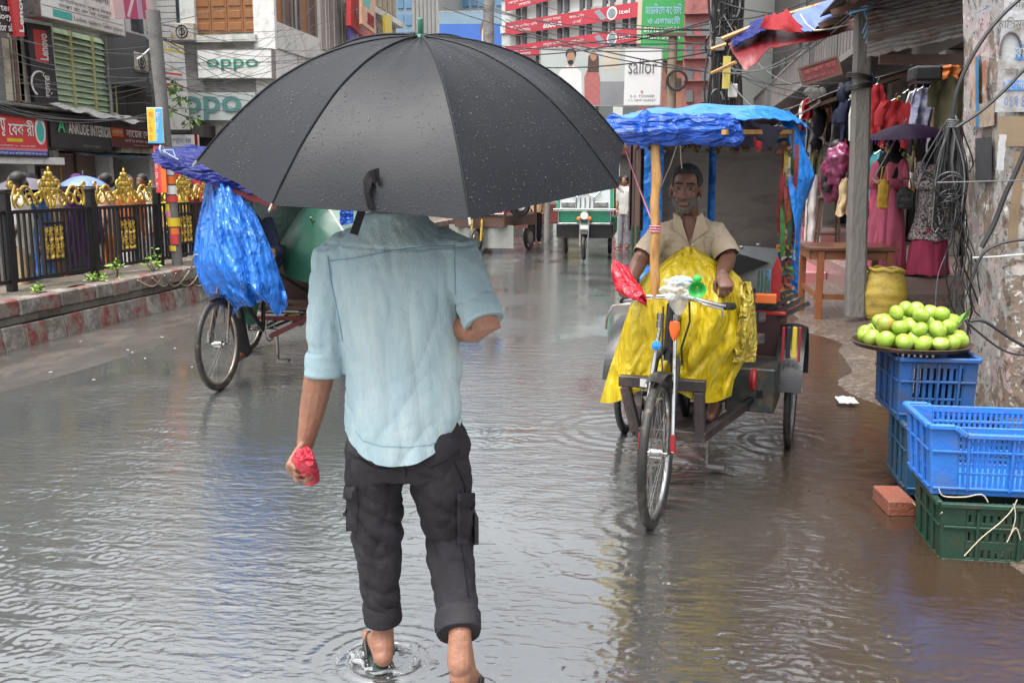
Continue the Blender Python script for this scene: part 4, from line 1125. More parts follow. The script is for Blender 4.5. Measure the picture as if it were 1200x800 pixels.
for k in range(4):
    for (q0, q1) in ((804, 812), (822, 832)):
        c, d = at(q0, 120 - k*26, Y=34), at(q1, 106 - k*26, Y=34); m = MB(); m.span((c.x, 34.05, c.z), (d.x, 33.94, d.z)); m.build('window', glassg, pkb)
for k in range(4):
    c, d = at(801, 96 - k*26, Y=34), at(837, 94 - k*26, Y=34); m = MB(); m.span((c.x, 34.05, c.z), (d.x, 33.8, d.z)); m.build('ledge', M('led%d' % k, (.3, .13, .12), .7, .2, 2), pkb)
t = thing('utility_pole', 'far thin timber pole with a short crossarm against the salmon wall', 'pole', (at(787, 100, Y=30).x, 30, 0))
x = at(787, 100, Y=30).x
m = MB(); m.tube([(x, 30, 0), (x, 30, at(787, 40, Y=30).z)], .14, 8); m.build('shaft', M('pole_timber', (.26, .2, .14), .8, .2, 4), t, smooth=True)
m = MB(); m.bar((x - .7, 29.85, at(787, 42, Y=30).z), (x + .4, 29.85, at(787, 42, Y=30).z), .1, .1); m.build('crossarm', browndark, t)
m = MB(); m.torus((x + .15, 29.8, at(787, 95, Y=30).z), .28, .04, (0, 1, 0), 20, 6); m.build('cable_coil', cable_m, t, smooth=True)
# ------------------------------------------------------------------ right side: plinth, shops, awnings
tilem = M('plinth_tile', (.30, .20, .18), .3, .25, 3, .3, 40, spec=.6, rvar=.12, dirt=((.16, .12, .10), .4, 3))
tilep = M('plinth_pink', (.42, .13, .14), .3, .2, 3, .3, 40, spec=.6, dirt=((.25, .12, .11), .35, 4))
mb = MB(); mb.span((2.28, 11.85, -.1), (9, 80, .42)); mb.build('shop_plinth', tilem, kind='structure', bevel=.015)
mb = MB(); mb.span((1.92, 14.5, -.1), (2.275, 60, .22)); mb.build('plinth_step', tilep, kind='structure', bevel=.012)
mb = MB(); mb.span((2.5, 17, .424), (3.3, 40, .430)); mb.build('pink_paving', tilep, kind='structure')
RX = 3.9
rb = thing('market_building', 'dim open-fronted market building with cluttered stalls behind the concrete pole', 'building', (6.5, 26, .42))
mb = MB()
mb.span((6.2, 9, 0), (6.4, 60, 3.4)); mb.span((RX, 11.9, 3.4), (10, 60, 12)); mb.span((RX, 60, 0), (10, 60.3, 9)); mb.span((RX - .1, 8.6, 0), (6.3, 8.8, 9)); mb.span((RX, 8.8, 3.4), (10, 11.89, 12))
mb.build('wall', M('market_wall', (.10, .09, .085), .8, .3, 1.2, .5, 18, dirt=((.07, .06, .055), .5, 1.2)), rb)  # wall colour lowered to deepen the shade of the stalls
for yy in (12.0, 15.2, 18.6, 22, 26, 30, 35, 41, 48):
    mb = MB(); mb.span((RX - .04, yy, .42), (RX + .36, yy + .35, 3.39)); mb.build('pier', M('pier_%d' % yy, (.36, .34, .30), .75, .25, 2, .4, 20, dirt=((.16, .14, .12), .45, 2)), rb, bevel=.01)
for yy in (15.35, 18.75, 22.2, 26.2):
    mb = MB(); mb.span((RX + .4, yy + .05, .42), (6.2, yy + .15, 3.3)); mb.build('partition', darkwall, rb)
for k, (yy, zz) in enumerate(((13, 4.3), (17, 4.3), (21, 4.3), (25, 4.3), (30, 4.3), (36, 4.3), (31, 5.9), (24, 5.9))):
    mb = MB(); mb.span((RX - .05, yy, zz), (RX + .1, yy + 1.4, zz + 1.5)); w = mb.build('window', glassd, rb)
    mb = MB(); mb.span((RX - .12, yy - .1, zz - .12), (RX + .06, yy + 1.5, zz - .02)); mb.build('sill', concrete, w)
for k, (y0, y1, z) in enumerate(((12, 17, 3.9), (17.4, 24, 3.75), (24.6, 34, 3.8), (35, 50, 3.8))):
    mb = MB(); mb.span((RX - .75, y0, z), (RX - .01, y1, z + .12))
    for q in range(int((y1 - y0)/.35)): mb.bar((RX - .72, y0 + q*.35 + .1, z + .12), (RX - .72, y0 + q*.35 + .1, z + .85), .03, .03)
    mb.span((RX - .74, y0, z + .85), (RX - .70, y1, z + .9)); mb.build('balcony', M('balc%d' % k, (.22, .2, .19), .7, .3, 2, .3, 20), rb)

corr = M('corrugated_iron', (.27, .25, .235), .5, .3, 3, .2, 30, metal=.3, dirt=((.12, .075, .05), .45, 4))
def corrugated(name, label, x0, z0, x1, z1, y0, y1, jag=.0, sheets=3, group=None, mat=corr):
    t = thing(name, label, 'awning', ((x0 + x1)/2, (y0 + y1)/2, z0), 0, group)
    w = (y1 - y0)/sheets
    for s_ in range(sheets):
        ya = y0 + s_*w; dz = random.uniform(0, .05) + .022*s_; dx = random.uniform(-.1, .1)*jag
        m = MB(); nv = int(w/.019)
        m.grid(lambda u, v: (x0 + dx + (x1 - x0)*u, ya + (w + .08)*v, z0 + dz + (z1 - z0)*u + .014*sin(2*pi*(w + .08)*v/.095) + .03*sin(u*5 + s_)), 6, nv)
        m.build('sheet', mat, t, smooth=True, solid=.003)
    m = MB()
    for q in range(4):
        yy = y0 + .1 + q*(y1 - y0 - .2)/3; m.bar((x0 + .05, yy, z0 - .06), (x1, yy, z1 - .06), .05, .06)
    for u in (.1, .55): m.bar((x0 + (x1 - x0)*u, y0, z0 + (z1 - z0)*u - .03), (x0 + (x1 - x0)*u, y1, z0 + (z1 - z0)*u - .03), .05, .05)
    m.build('batten', browndark, t)
    return t
ca = thing('corrugated_awning', 'steep rusty corrugated iron awning between the concrete pole and the flaking pillar', 'awning', (2.4, 10, 2.7))
for k in range(3):
    c0, c1, c2, c3 = at(1016, 68 - 22*k, Y=9.75 + .28*k), at(1150, 38 - 22*k, Y=9.75 + .28*k), at(1016, 40 - 22*k, Y=10.1 + .28*k), at(1150, 10 - 22*k, Y=10.1 + .28*k)
    m = MB(); m.grid(lambda u, v: c0.lerp(c1, u).lerp(c2.lerp(c3, u), v) + Vector((0, -.02, .012))*sin(v*2*pi*5) + Vector((0, 0, .02*noise.noise(Vector((u*(16 if v < .02 else 3), k*7, 0))))), 40, 40); m.build('sheet', corr, ca, smooth=True, solid=.004)
m = MB(); m.bar(at(1016, 46, Y=9.98), at(1150, 16, Y=9.98), .06, .05); m.bar(at(1030, 70, Y=10.3), at(1140, 70, Y=10.3), .07, .09); m.build('batten', browndark, ca)
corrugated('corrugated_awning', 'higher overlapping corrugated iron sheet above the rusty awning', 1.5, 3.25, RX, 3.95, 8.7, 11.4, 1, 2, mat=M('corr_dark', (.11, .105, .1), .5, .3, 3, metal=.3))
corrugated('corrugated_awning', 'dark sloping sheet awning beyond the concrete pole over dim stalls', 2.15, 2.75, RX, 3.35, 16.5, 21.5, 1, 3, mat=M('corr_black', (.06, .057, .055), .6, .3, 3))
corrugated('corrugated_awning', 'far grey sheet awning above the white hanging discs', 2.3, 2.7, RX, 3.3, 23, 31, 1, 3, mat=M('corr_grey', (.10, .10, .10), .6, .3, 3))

# ragged red and blue tarpaulin awning on bamboo poles
def strip(top, bot, n=30, m=8, sag=.05, seed=0.0):
    def ev(P, u):
        k = u*(len(P) - 1); i = min(int(k), len(P) - 2); return P[i].lerp(P[i+1], k - i)
    return lambda u, v: tuple(ev(top, u).lerp(ev(bot, u), v) + Vector((0, -.12*sin(pi*v)*(.6 + .5*sin(u*9 + seed)), -sag*sin(pi*v) + .035*fbm((u*5 + seed, v*2, seed), 1.3))))
TT = [at(853, 52, Y=12.2), at(888, 30, Y=12.2), at(925, 20, Y=12.2), at(1003, -2, Y=12.2)]
BB = [at(873, 82, Y=11.5), at(884, 74, Y=11.5), at(904, 53, Y=11.5), at(945, 50, Y=11.5), at(1003, 33, Y=11.5)]
ta = thing('tarpaulin_awning', 'ragged dark red tarpaulin awning with blue patches lashed to bamboo', 'awning', (1.4, 12, 2.9))
mb = MB(); mb.grid(strip(TT, BB, seed=1), 34, 10); mb.build('red_sheet', tarpred, ta, smooth=True, solid=.006)
T2 = [at(922, 19, Y=12.0), at(995, -8, Y=12.0)]; B2 = [at(944, 38, Y=11.45), at(962, 30, Y=11.42), at(998, 6, Y=11.45)]
mb = MB(); mb.grid(strip(T2, B2, sag=.02, seed=4), 16, 8); mb.build('blue_patch', M('patch_blue', (.10, .16, .42), .5, .15, 5, .3, 20), ta, smooth=True, solid=.006)
T3 = [at(856, 48, Y=12.15), at(880, 26, Y=12.15), at(908, 16, Y=12.15)]; B3 = [at(860, 57, Y=11.9), at(882, 42, Y=11.75), at(907, 30, Y=11.7)]
mb = MB(); mb.grid(strip(T3, B3, sag=.02, seed=7), 16, 6); mb.build('blue_fold', tarpdeep, ta, smooth=True, solid=.006)
T4 = [at(896, 20, Y=11.9), at(922, 12, Y=11.9)]; B4 = [at(890, 34, Y=11.6), at(948, 38, Y=11.5)]
mb = MB(); mb.grid(strip(T4, B4, sag=.02, seed=2), 12, 6); mb.build('red_fold', redc, ta, smooth=True, solid=.006)
mb = MB(); mb.tube([at(846, 46, Y=12.1), at(900, 24, Y=12.1), at(1002, -6, Y=12.1)], .028, 7); mb.tube([at(833, 58, Y=12.0), at(851, 52, Y=12.0)], .022, 6); mb.tube([at(834, 86, Y=12.0), at(862, 73, Y=11.6)], .02, 6)
mb.build('bamboo_pole', bamboo, ta, smooth=True)
mb = MB(); mb.tube(cat(at(953, 36, Y=11.4), at(1003, 25, Y=11.2), .02), .009, 4); mb.tube([at(938, 17, Y=11.6), at(945, 28, Y=11.45), at(955, 36, Y=11.4)], .009, 4); mb.build('twine', straw, ta)

# the concrete utility pole by the table
ub = Vector((at(1001, 380, Y=10.75).x, 10.75, .1)); ut = at(1013, 0, Y=10.75)
t = thing('utility_pole', 'weathered square concrete pole standing beside the wooden table', 'pole', ub)
mb = MB(); dirn = (ut - ub)
rg = []
for k in range(13):
    c = ub + dirn*(k/8.0); w = .100 - .002*k
    rg.append([c + Vector((sx*w*(.72 if e else 1) , sy*w*(1 if e else .72), 0)) + Vector((noise.noise(c*2), noise.noise(c*3), 0))*.006 for sx, sy, e in ((-1, -1, 0), (-1, -1, 1), (1, -1, 1), (1, -1, 0), (1, 1, 0), (1, 1, 1), (-1, 1, 1), (-1, 1, 0))])
mb.rings(rg); mb.build('shaft', M('pole_concrete', (.19, .175, .155), .65, .45, 7, 1.6, 30, stretch=(1, 1, .3), dirt=((.07, .065, .06), .5, 7, .3)), t)
for (py, tl) in ((93, 5), (104, -3), (17, 2)):
    mb = MB(); c = at(1010 - py*.03, py, Y=10.75); 
    for q in range(3): mb.torus(c + Vector((0, 0, q*.018)), .125, .011, (0.04*tl, 0, 1), 24, 5)
    mb.build('wire_wrap', cable_m, t, smooth=True)
mb = MB(); c = at(1012, 14, Y=10.6)
for q in range(3): mb.torus(c + Vector((0, 0, q*.03)), .13, .016, (.1*q - .1, 0.05, 1), 24, 5)
for q in range(4): mb.tube([c + Vector((.02*q, -.05, 0)), c + Vector((.02*q + .03, -.09, -.1)), c + Vector((.02*q - .01, -.07, -.22 - .05*q))], .012, 5)
mb.build('blue_string', M('string_blue', (.16, .33, .48), .7, .2, 20), t, smooth=True)

# wooden table
tx0, tx1, ty0, ty1, tz = at(947, 300, Y=10.95).x + .02, 2.42, 10.95, 11.75, .78
t = thing('wooden_table', 'wet brown wooden table standing behind the concrete pole', 'table', ((tx0 + tx1)/2, (ty0 + ty1)/2, .1))
mb = MB(); mb.span((tx0 - .03, ty0 - .03, tz), (tx1 + .03, ty1 + .03, tz + .04)); mb.build('tabletop', woodx, t, bevel=.006)
for x_, y_ in ((tx0 + .03, ty1 - .03), (tx0 + .12, ty0 + .03), (tx1 - .05, ty1 - .03), (tx1 - .05, ty0 + .03)):
    mb = MB(); mb.span((x_ - .035, y_ - .035, path_z(np.float64(x_), np.float64(y_)) - .02), (x_ + .035, y_ + .035, tz - .001)); mb.build('leg', M('leg_wood', (.22, .07, .025), .4, .25, 5, .2, 30) if 'leg_wood' not in MATS else MATS['leg_wood'], t, bevel=.004)
mb = MB(); mb.span((tx0 + .02, ty0 + .02, tz - .10), (tx1 - .02, ty0 + .045, tz - .002)); mb.span((tx0 + .0, ty0 + .05, tz - .10), (tx0 + .03, ty1 - .05, tz - .002)); mb.build('apron', wood, t)
mb = MB(); mb.bar((tx0 + .06, ty0 + .04, .27), (tx1 - .06, ty0 + .04, .27), .03, .06); mb.bar((tx0 + .04, ty1 - .04, .32), (tx0 + .11, ty0 + .05, .27), .03, .05); mb.build('stretcher', wood, t)

# yellow woven sack
c = at(1035, 366, Y=10.75); c.z = .08
def sackp(u, v):
    a = 2*pi*u; z = v
    r = (.19 + .05*sin(pi*min(v*1.1, 1)))*(1 - .05*v)
    r *= 1 + .05*noise.noise(Vector((cos(a)*1.5, sin(a)*1.5, v*5))) + .03*sin(v*32 + 3*sin(a))*.5
    return (c.x + r*cos(a), c.y + r*.8*sin(a), c.z + .52*v + .02*sin(2*a)*v)
sackm = M('sack_yellow', (.46, .33, .045), .55, .25, 7, .8, 60, dirt=((.25, .17, .04), .35, 7))
t = thing('sack', 'yellow woven plastic sack standing open beside the concrete pole', 'sack', c)
mb = MB(); mb.grid(sackp, 32, 30); mb.build('bag', sackm, t, smooth=True, solid=-.006)
mb = MB(); mb.torus(c + Vector((0, 0, .525)), .18, .022, (0.05, 0, 1), 26, 7, 1); mb.v = [(x, c.y + (y - c.y)*.8, z + .012*sin(x*40)) for x, y, z in mb.v]; mb.build('rolled_mouth', sackm, t, smooth=True)
mb = MB()
for k in range(50):
    a = random.uniform(0, 6.28); r = .15*sqrt(random.random()); q = random.uniform(.02, .035)
    mb.ell(c + Vector((r*cos(a), r*.8*sin(a), .46 + .06*(1 - r/.15) + random.uniform(0, .02))), (q, q, q*.7), 7, 5)
mb.build('contents', M('dark_produce', (.10, .07, .05), .6, .4, 12), t, smooth=True, kind='stuff')

# ------------------------------------------------------------------ flaking concrete pillar
pm = bpy.data.materials.new('flaking_paint'); pm.use_nodes = True
N, L, b = nodes_of(pm)
tc = N.new('ShaderNodeTexCoord')
def nz(sc, det=8, dist=0.0, ro=.6, seed=0):
    n = N.new('ShaderNodeTexNoise'); n.inputs['Scale'].default_value = sc; n.inputs['Detail'].default_value = det
    n.inputs['Distortion'].default_value = dist; n.inputs['Roughness'].default_value = ro
    a = N.new('ShaderNodeVectorMath'); a.inputs[1].default_value = (seed*3.1, seed*1.7, seed*2.3)
    L.new(tc.outputs['Object'], a.inputs[0]); L.new(a.outputs[0], n.inputs['Vector']); return n.outputs['Fac']
def ramp(src, p0, p1):
    r = N.new('ShaderNodeMapRange'); r.inputs['From Min'].default_value = p0; r.inputs['From Max'].default_value = p1
    L.new(src, r.inputs['Value']); return r.outputs['Result']
def mixc(f, a, c_):
    m = N.new('ShaderNodeMix'); m.data_type = 'RGBA'; L.new(f, m.inputs['Factor'])
    for k, s_ in (('A', a), ('B', c_)):
        if isinstance(s_, tuple): m.inputs[k].default_value = (*s_, 1)
        else: L.new(s_, m.inputs[k])
    return m.outputs['Result']
m1, m2, m3, m4 = ramp(nz(2.6, 10, .4, .68, 1), .50, .535), ramp(nz(4.2, 10, .3, .7, 2), .53, .56), ramp(nz(9, 8, .2, .7, 3), .56, .60), ramp(nz(22, 8, .2, .75, 4), .54, .61)
fine = nz(14, 8, 0, .7, 5)
cA = mixc(fine, (.44, .42, .38), (.24, .22, .20))
cB = mixc(fine, (.26, .19, .13), (.13, .10, .08))
cC = mixc(m1, cA, cB)
cD = mixc(m2, cC, (.44, .33, .31))
cE = mixc(m3, cD, (.60, .58, .53))
cF = mixc(m4, cE, (.06, .05, .045))
L.new(cF, b.inputs['Base Color']); b.inputs['Roughness'].default_value = .62
hm = N.new('ShaderNodeMath'); hm.operation = 'MULTIPLY_ADD'; hm.inputs[1].default_value = -.8; L.new(m1, hm.inputs[0]); L.new(m3, hm.inputs[2])
h2 = N.new('ShaderNodeMath'); h2.operation = 'MULTIPLY_ADD'; h2.inputs[1].default_value = .5; L.new(fine, h2.inputs[0]); L.new(hm.outputs[0], h2.inputs[2])
bp = N.new('ShaderNodeBump'); bp.inputs['Strength'].default_value = .8; bp.inputs['Distance'].default_value = .012
L.new(h2.outputs[0], bp.inputs['Height']); L.new(bp.outputs['Normal'], b.inputs['Normal'])
pil = thing('concrete_pillar', 'thick flaking concrete pillar plastered with posters at the right edge', 'pillar', (2.05, 5.8, 0))
PH = 5.0
def pil_x(z): return 1.855 - .078*z
def pil_pt(u, z):
    """u runs round the pillar from the back-left corner over the left and front faces"""
    x0 = pil_x(z); x1 = x0 + .80; y0, y1 = 5.42, 6.2; r = .05
    pts = [(x0, y1), (x0, y0 + r), (x0 + r*.3, y0 + r*.3), (x0 + r, y0), (x1 - r, y0), (x1, y0 + r), (x1, y1), (x0, y1)]
    seg = [sqrt((pts[i+1][0]-pts[i][0])**2 + (pts[i+1][1]-pts[i][1])**2) for i in range(len(pts) - 1)]
    s_ = u*sum(seg)
    for i, l in enumerate(seg):
        if s_ <= l or i == len(seg) - 1:
            k = min(1, s_/l); x = pts[i][0] + (pts[i+1][0]-pts[i][0])*k; y = pts[i][1] + (pts[i+1][1]-pts[i][1])*k; break
        s_ -= l
    cx, cy = x0 + .4, 5.8; q = fbm((x*1.2, y*1.2, z*1.2), 2.2, 4)*.014 + max(0, fbm((x*3, y*3, z*3), 2, 3) - .1)*.012
    d = Vector((x - cx, y - cy, 0)).normalized()
    return (x + d.x*q, y + d.y*q, z)
mb = MB(); mb.grid(lambda u, v: pil_pt(u, -.1 + v*PH), 110, 170); mb.build('shaft', pm, pil, smooth=True)
def poster(px0, px1, py_t, py_b, mat, lift=.02, name='poster', Yp=5.42):
    if px1 <= 1166:                              # on the left face
        Xf = pil_x(at(px0, (py_t + py_b)/2, Y=5.8).z) - lift - .004; a, b_ = at(px0, py_b, X=Xf), at(px1, py_t, X=Xf)
        m = MB(); m.grid(lambda u, v: (Xf - .003*abs(noise.noise(Vector((u*4, v*4, px0)))) - .078*(b_.z - a.z)*(v - .5), a.y + (b_.y - a.y)*u, a.z + (b_.z - a.z)*v), 8, 10)
        return m.build(name, mat, pil, smooth=True, solid=.002)
    a, b_ = at(px0, py_b, Y=Yp), at(px1, py_t, Y=Yp)
    m = MB(); nu, nv = 8, 10
    m.grid(lambda u, v: (a.x + (b_.x - a.x)*u + .01*noise.noise(Vector((v*6, px0, 0))), Yp - lift - .003*abs(noise.noise(Vector((u*4, v*4, px0)))), a.z + (b_.z - a.z)*v), nu, nv)
    return m.build(name, mat, pil, smooth=True, solid=.002)
pw = M('paper_grey_white', (.44, .45, .46), .7, .15, 6, .4, 40, dirt=((.24, .22, .20), .45, 9))
pbl = M('paper_blue', (.09, .27, .60), .6, .15, 10, dirt=((.40, .42, .44), .35, 16))
pblk = M('ink_grey', (.10, .10, .105), .7, .3, 20)
poster(1164, 1262, -30, 132, pw, .022)
for (x0, x1, y0, y1) in ((1188, 1230, 52, 71), (1174, 1230, 94, 107), (1145, 1160, 8, 15)): poster(x0, x1, y0, y1, pbl, .027, 'blue_print')
poster(1136, 1147, 66, 148, M('paper_orange', (.48, .24, .12), .7, .3, 8, dirt=((.4, .36, .3), .4, 12)), .018)
poster(1140, 1150, 66, 150, M('paper_blue_old', (.05, .20, .38), .6, .25, 8), .022)
poster(1149, 1158, 70, 130, M('paper_rust', (.36, .15, .07), .7, .35, 12, dirt=((.5, .42, .34), .4, 14)), .017)
poster(1146, 1166, 118, 150, M('paper_tan', (.44, .34, .25), .7, .3, 8, dirt=((.2, .14, .1), .4, 14)), .019)
poster(1141, 1164, 160, 212, M('paper_dark', (.07, .07, .075), .5, .4, 10), .018)
poster(1166, 1262, 136, 172, M('paper_brown', (.26, .19, .12), .7, .2, 6), .016)
poster(1179, 1200, 178, 290, M('plaster_brown', (.24, .17, .105), .75, .2, 6), .012)
poster(1166, 1178, 158, 200, M('paper_pale', (.5, .5, .5), .7, .2, 8), .018)
def ptxt(px0, px1, py_t, py_b, s_, mt=pblk, lf=.027):
    a, b_ = at(px0, py_b, Y=5.42 - lf), at(px1, py_t, Y=5.42 - lf)
    lettering(s_, (a.x, 5.42 - lf, a.z), (1, 0, 0), (0, 0, 1), b_.x - a.x, b_.z - a.z, mt, pil, depth=.004)
ptxt(1169, 1206, 20, 37, 'নািসমুল', lf=.031); ptxt(1182, 1215, 0, 9, 'জিরো'); ptxt(1177, 1212, 78, 90, 'মাইক বক্স'); ptxt(1190, 1222, 55, 68, 'কম দামে', pw, .034); ptxt(1177, 1222, 96, 105, 'যোগাযোগ', pw, .034)
ptxt(1176, 1220, 112, 126, '০১৭ ৪৪১২', M('ink_blue', (.12, .2, .42), .7, .2, 20)); 0
arc = [at(1184 + 12.5*(1 - cos(t)) - 12.5 + 1, 62 - 24*sin(t), Y=5.388) for t in np.linspace(0, pi, 20)]
mb = MB(); mb.tube([at(1172, 66, Y=5.389)] + arc + [at(1197, 64, Y=5.389)], .006, 5); mb.build('ink_arch', pblk, pil)

# coiled cables on the pillar
def cable(name, label, pts, r, mat, group=None, n=6):
    m = MB(); m.tube(pts, r, n); return m.build(name, mat, smooth=True, label=label, cat='cable', group=group)
cb_ = thing('cable_bundle', 'tangled bundle of looped black and grey cables hanging on the flaking pillar', 'cables', at(1122, 300, Y=5.95))
hook = at(1117, 138, Y=5.95)
for k in range(30):
    ln = random.uniform(.30, .68); wd = random.uniform(.05, .24)*(1.3 if k % 5 == 0 else 1); cx = random.gauss(.012, .035) - (.06 if k % 5 == 0 else 0); dy = random.uniform(-.06, .06)
    tw = random.uniform(-.5, .5)
    pts = []
    for q in range(24):
        a = 2*pi*q/24
        x = cx*(1 - cos(a))*.6 + wd*.5*sin(a)*(.4 + .6*sin(a/2)**2); z = -ln*(.5 - .5*cos(a))
        pts.append(hook + Vector((x + .01*sin(3*a + k), dy*(1 - cos(a))*.5 + tw*.08*sin(a), z + .012*sin(2*a + k))))
    m = MB(); m.tube(pts, random.choice((.0035, .0045, .0055)), 5, closed=True)
    m.build('cable_loop', (cable_m, cable_g, cable_m, cable_g, cable_m)[k % 5], cb_, smooth=True)
for k in range(15):                                        # loose strands running down the pillar edge
    p = hook + Vector((random.gauss(.06, .025), random.uniform(-.05, .06), -random.uniform(.25, .5)))
    pts = [p]; dx = 0
    for q in range(14):
        dx = dx*.5 + random.gauss(0, .013)
        p = p + Vector((dx + .0055, random.gauss(0, .008), -random.uniform(.045, .075))); pts.append(p.copy())
    m = MB(); m.tube(pts, random.choice((.003, .004, .005)), 5); m.build('cable_strand', cable_m if k % 4 else cable_g, cb_, smooth=True)
for k in range(9):
    c = hook + Vector((random.gauss(.0, .04), -.03, -random.uniform(.3, .6))); r = random.uniform(.05, .09)
    m = MB(); m.torus(c, r, .004, (random.gauss(0, .4), 1, random.gauss(0, .4)), 22, 5); m.build('cable_loop', cable_m if k % 3 else cable_g, cb_, smooth=True)
m = MB()
for q in range(4): m.torus(hook + Vector((0, 0, -.02 - q*.012)), .03, .007, (.1, .1, 1), 14, 5)
m.build('tie', cable_g, cb_, smooth=True)
GC = 'cables stretched across the flaking pillar'
def px_path(pts, Yd, sm=6):
    P = [at(x, y, Y=Yd if not isinstance(Yd, list) else Yd[i]) for i, (x, y) in enumerate(pts)]
    out = []
    for i in range(len(P) - 1):
        a, b_, c, d = P[max(i-1, 0)], P[i], P[i+1], P[min(i+2, len(P)-1)]
        for q in range(sm):
            t = q/sm; out.append(.5*((2*b_) + (c - a)*t + (2*a - 5*b_ + 4*c - d)*t*t + (3*b_ - a - 3*c + d)*t**3))
    out.append(P[-1]); return out
cable('cable', 'thick black cable curving from the coil up to the top right over the pillar', px_path([(1116, 140), (1122, 105), (1140, 65), (1168, 25), (1205, -8), (1260, -40)], 5.2), .010, cable_m, GC)
cable('cable', 'black cable rising from the coil across the lower blue print', px_path([(1120, 150), (1150, 130), (1180, 103), (1204, 78), (1260, 30)], 5.2), .009, cable_m, GC)
cable('cable', 'stiff double black cable slanting over the brown plaster patch', px_path([(1150, 290), (1165, 262), (1178, 228), (1192, 198), (1206, 165), (1230, 110)], 5.28), .013, cable_m, GC)
cable('cable', 'arched black cable at mid height of the pillar', px_path([(1138, 330), (1150, 300), (1168, 287), (1200, 281), (1250, 284)], 5.25), .008, cable_m, GC)
cable('cable', 'white cable running level across the middle of the pillar', px_path([(1140, 302), (1165, 301), (1200, 298), (1260, 294)], 5.3), .006, cable_w, GC)
cable('cable', 'lower black cable drooping right above the bright blue crate', px_path([(1136, 376), (1152, 376), (1172, 388), (1190, 400), (1215, 412), (1260, 425)], 5.2), .009, cable_m, GC)
cable('cable', 'lowest thin black cable beside the guava heap', px_path([(1134, 378), (1150, 392), (1175, 410), (1200, 416), (1260, 420)], 5.25), .006, cable_m, GC)
cable('cable', 'thin grey cable drawn straight over the dark poster patch', px_path([(1098, 214), (1140, 213), (1180, 212), (1260, 210)], 5.25), .004, cable_g, GC)
cable('cable', 'cable falling from the tangle onto the guava tray', px_path([(1124, 320), (1122, 350), (1130, 372), (1135, 385), (1130, 402)], 5.1), .005, cable_m, GC)

# ------------------------------------------------------------------ crates, tray of guavas
def crate(label, x0, x1, y0, y1, z0, z1, mat, taper=.02, rz=0, slots=9, rows=3, dip=False, solid_end=.16, lean=0, nm='crate', group=None, style=0):
    cx, cy = (x0 + x1)/2, (y0 + y1)/2; w, d, h = x1 - x0, y1 - y0, z1 - z0
    t = thing(nm, label, 'crate', (cx, cy, z0), rz, group)
    t.rotation_euler.x = lean
    WM[t.name] = Matrix.Translation((cx, cy, z0)) @ Euler((lean, 0, rz)).to_matrix().to_4x4()
    th = .012
    def panel(W, face):
        """lattice in local coords: x along, z up, y = 0 the outer face"""
        m = MB()
        e = solid_end*W
        m.span((-W/2, 0, 0), (-W/2 + e, th, h)); m.span((W/2 - e, 0, 0), (W/2, th, h))
        bands = [(0, .10), (.335, .375), (.62, .66), (.86, 1.0)] if rows == 3 else [(0, .12), (.30, .345), (.52, .565), (.74, .785), (.90, 1.0)]
        if style == 1: bands = [(0, .14), (.27, .42), (.56, .72), (.84, 1.0)]
        for a, b_ in bands: m.span((-W/2 + e - .001, .001, a*h), (W/2 - e + .001, th - .001, b_*h))
        n = max(3, int(slots*W/.45)); sw = (W - 2*e)/n
        for k in range(n + 1):
            xx = -W/2 + e + k*sw; hw = sw*(.30 if style == 0 else .36); 
            m.span((max(xx - hw, -W/2 + e - .002), .002, .01), (min(xx + hw, W/2 - e + .002), th - .002, h - .01))
        for k in range(-1, 2):                                   # outer ribs
            m.span((k*W*.27 - .006, -.012, .02), (k*W*.27 + .006, .0015, h - .02))
        for zz in (.10, .64): m.span((-W/2 + .005, -.010, zz*h - .005), (W/2 - .005, .0016, zz*h + .006))
        return m
    for nm_, W, off, ang in (('front', w, (0, -d/2), 0), ('back', w, (0, d/2), pi), ('left', d - 2*th, (-w/2, 0), -pi/2), ('right', d - 2*th, (w/2, 0), pi/2)):
        m = panel(W, nm_)
        Rm = Matrix.Rotation(ang, 3, 'Z'); out = []
        for v in m.v:
            p = Rm @ Vector(v) + Vector((off[0], off[1], 0))
            k = 1 - taper*(1 - p.z/h)*2.2
            out.append((p.x*k, p.y*k, p.z))
        m.v = out
        m.build('side_panel', mat, t, world=False, bevel=.0025)
    m = MB()
    def rim(a, b_):
        m.bar(a, b_, .026, .022)
    W2, D2 = w/2 + .006, d/2 + .006
    if dip:
        for sy in (-1, 1):
            xs_ = [(-W2, h), (-W2 + .10, h), (-W2 + .15, h - .035), (W2 - .15, h - .035), (W2 - .10, h), (W2, h)]
            for k in range(5): rim((xs_[k][0], sy*D2, xs_[k][1]), (xs_[k+1][0], sy*D2, xs_[k+1][1]))
    else:
        for sy in (-1, 1): rim((-W2, sy*D2, h), (W2, sy*D2, h))
    for sx_ in (-1, 1): rim((sx_*W2, -D2 + .012, h + .001), (sx_*W2, D2 - .012, h + .001))
    m.build('rim', mat, t, world=False, bevel=.004)
    m = MB(); k = 1 - taper*2.2; m.span((-w/2*k + .01, -d/2*k + .01, .004), (w/2*k - .01, d/2*k - .01, .016)); m.build('base', mat, t, world=False)
    return t
GCr = 'plastic crates stacked beside the pillar'
xa, xb = at(1051, 450, Y=4.84).x, at(1139, 450, Y=4.84).x
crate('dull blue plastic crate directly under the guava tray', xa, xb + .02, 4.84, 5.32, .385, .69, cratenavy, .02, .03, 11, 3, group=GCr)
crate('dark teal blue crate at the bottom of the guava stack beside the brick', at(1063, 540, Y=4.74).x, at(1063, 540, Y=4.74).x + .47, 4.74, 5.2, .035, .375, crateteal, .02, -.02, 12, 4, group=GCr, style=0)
xl = at(1090, 490, Y=4.10).x
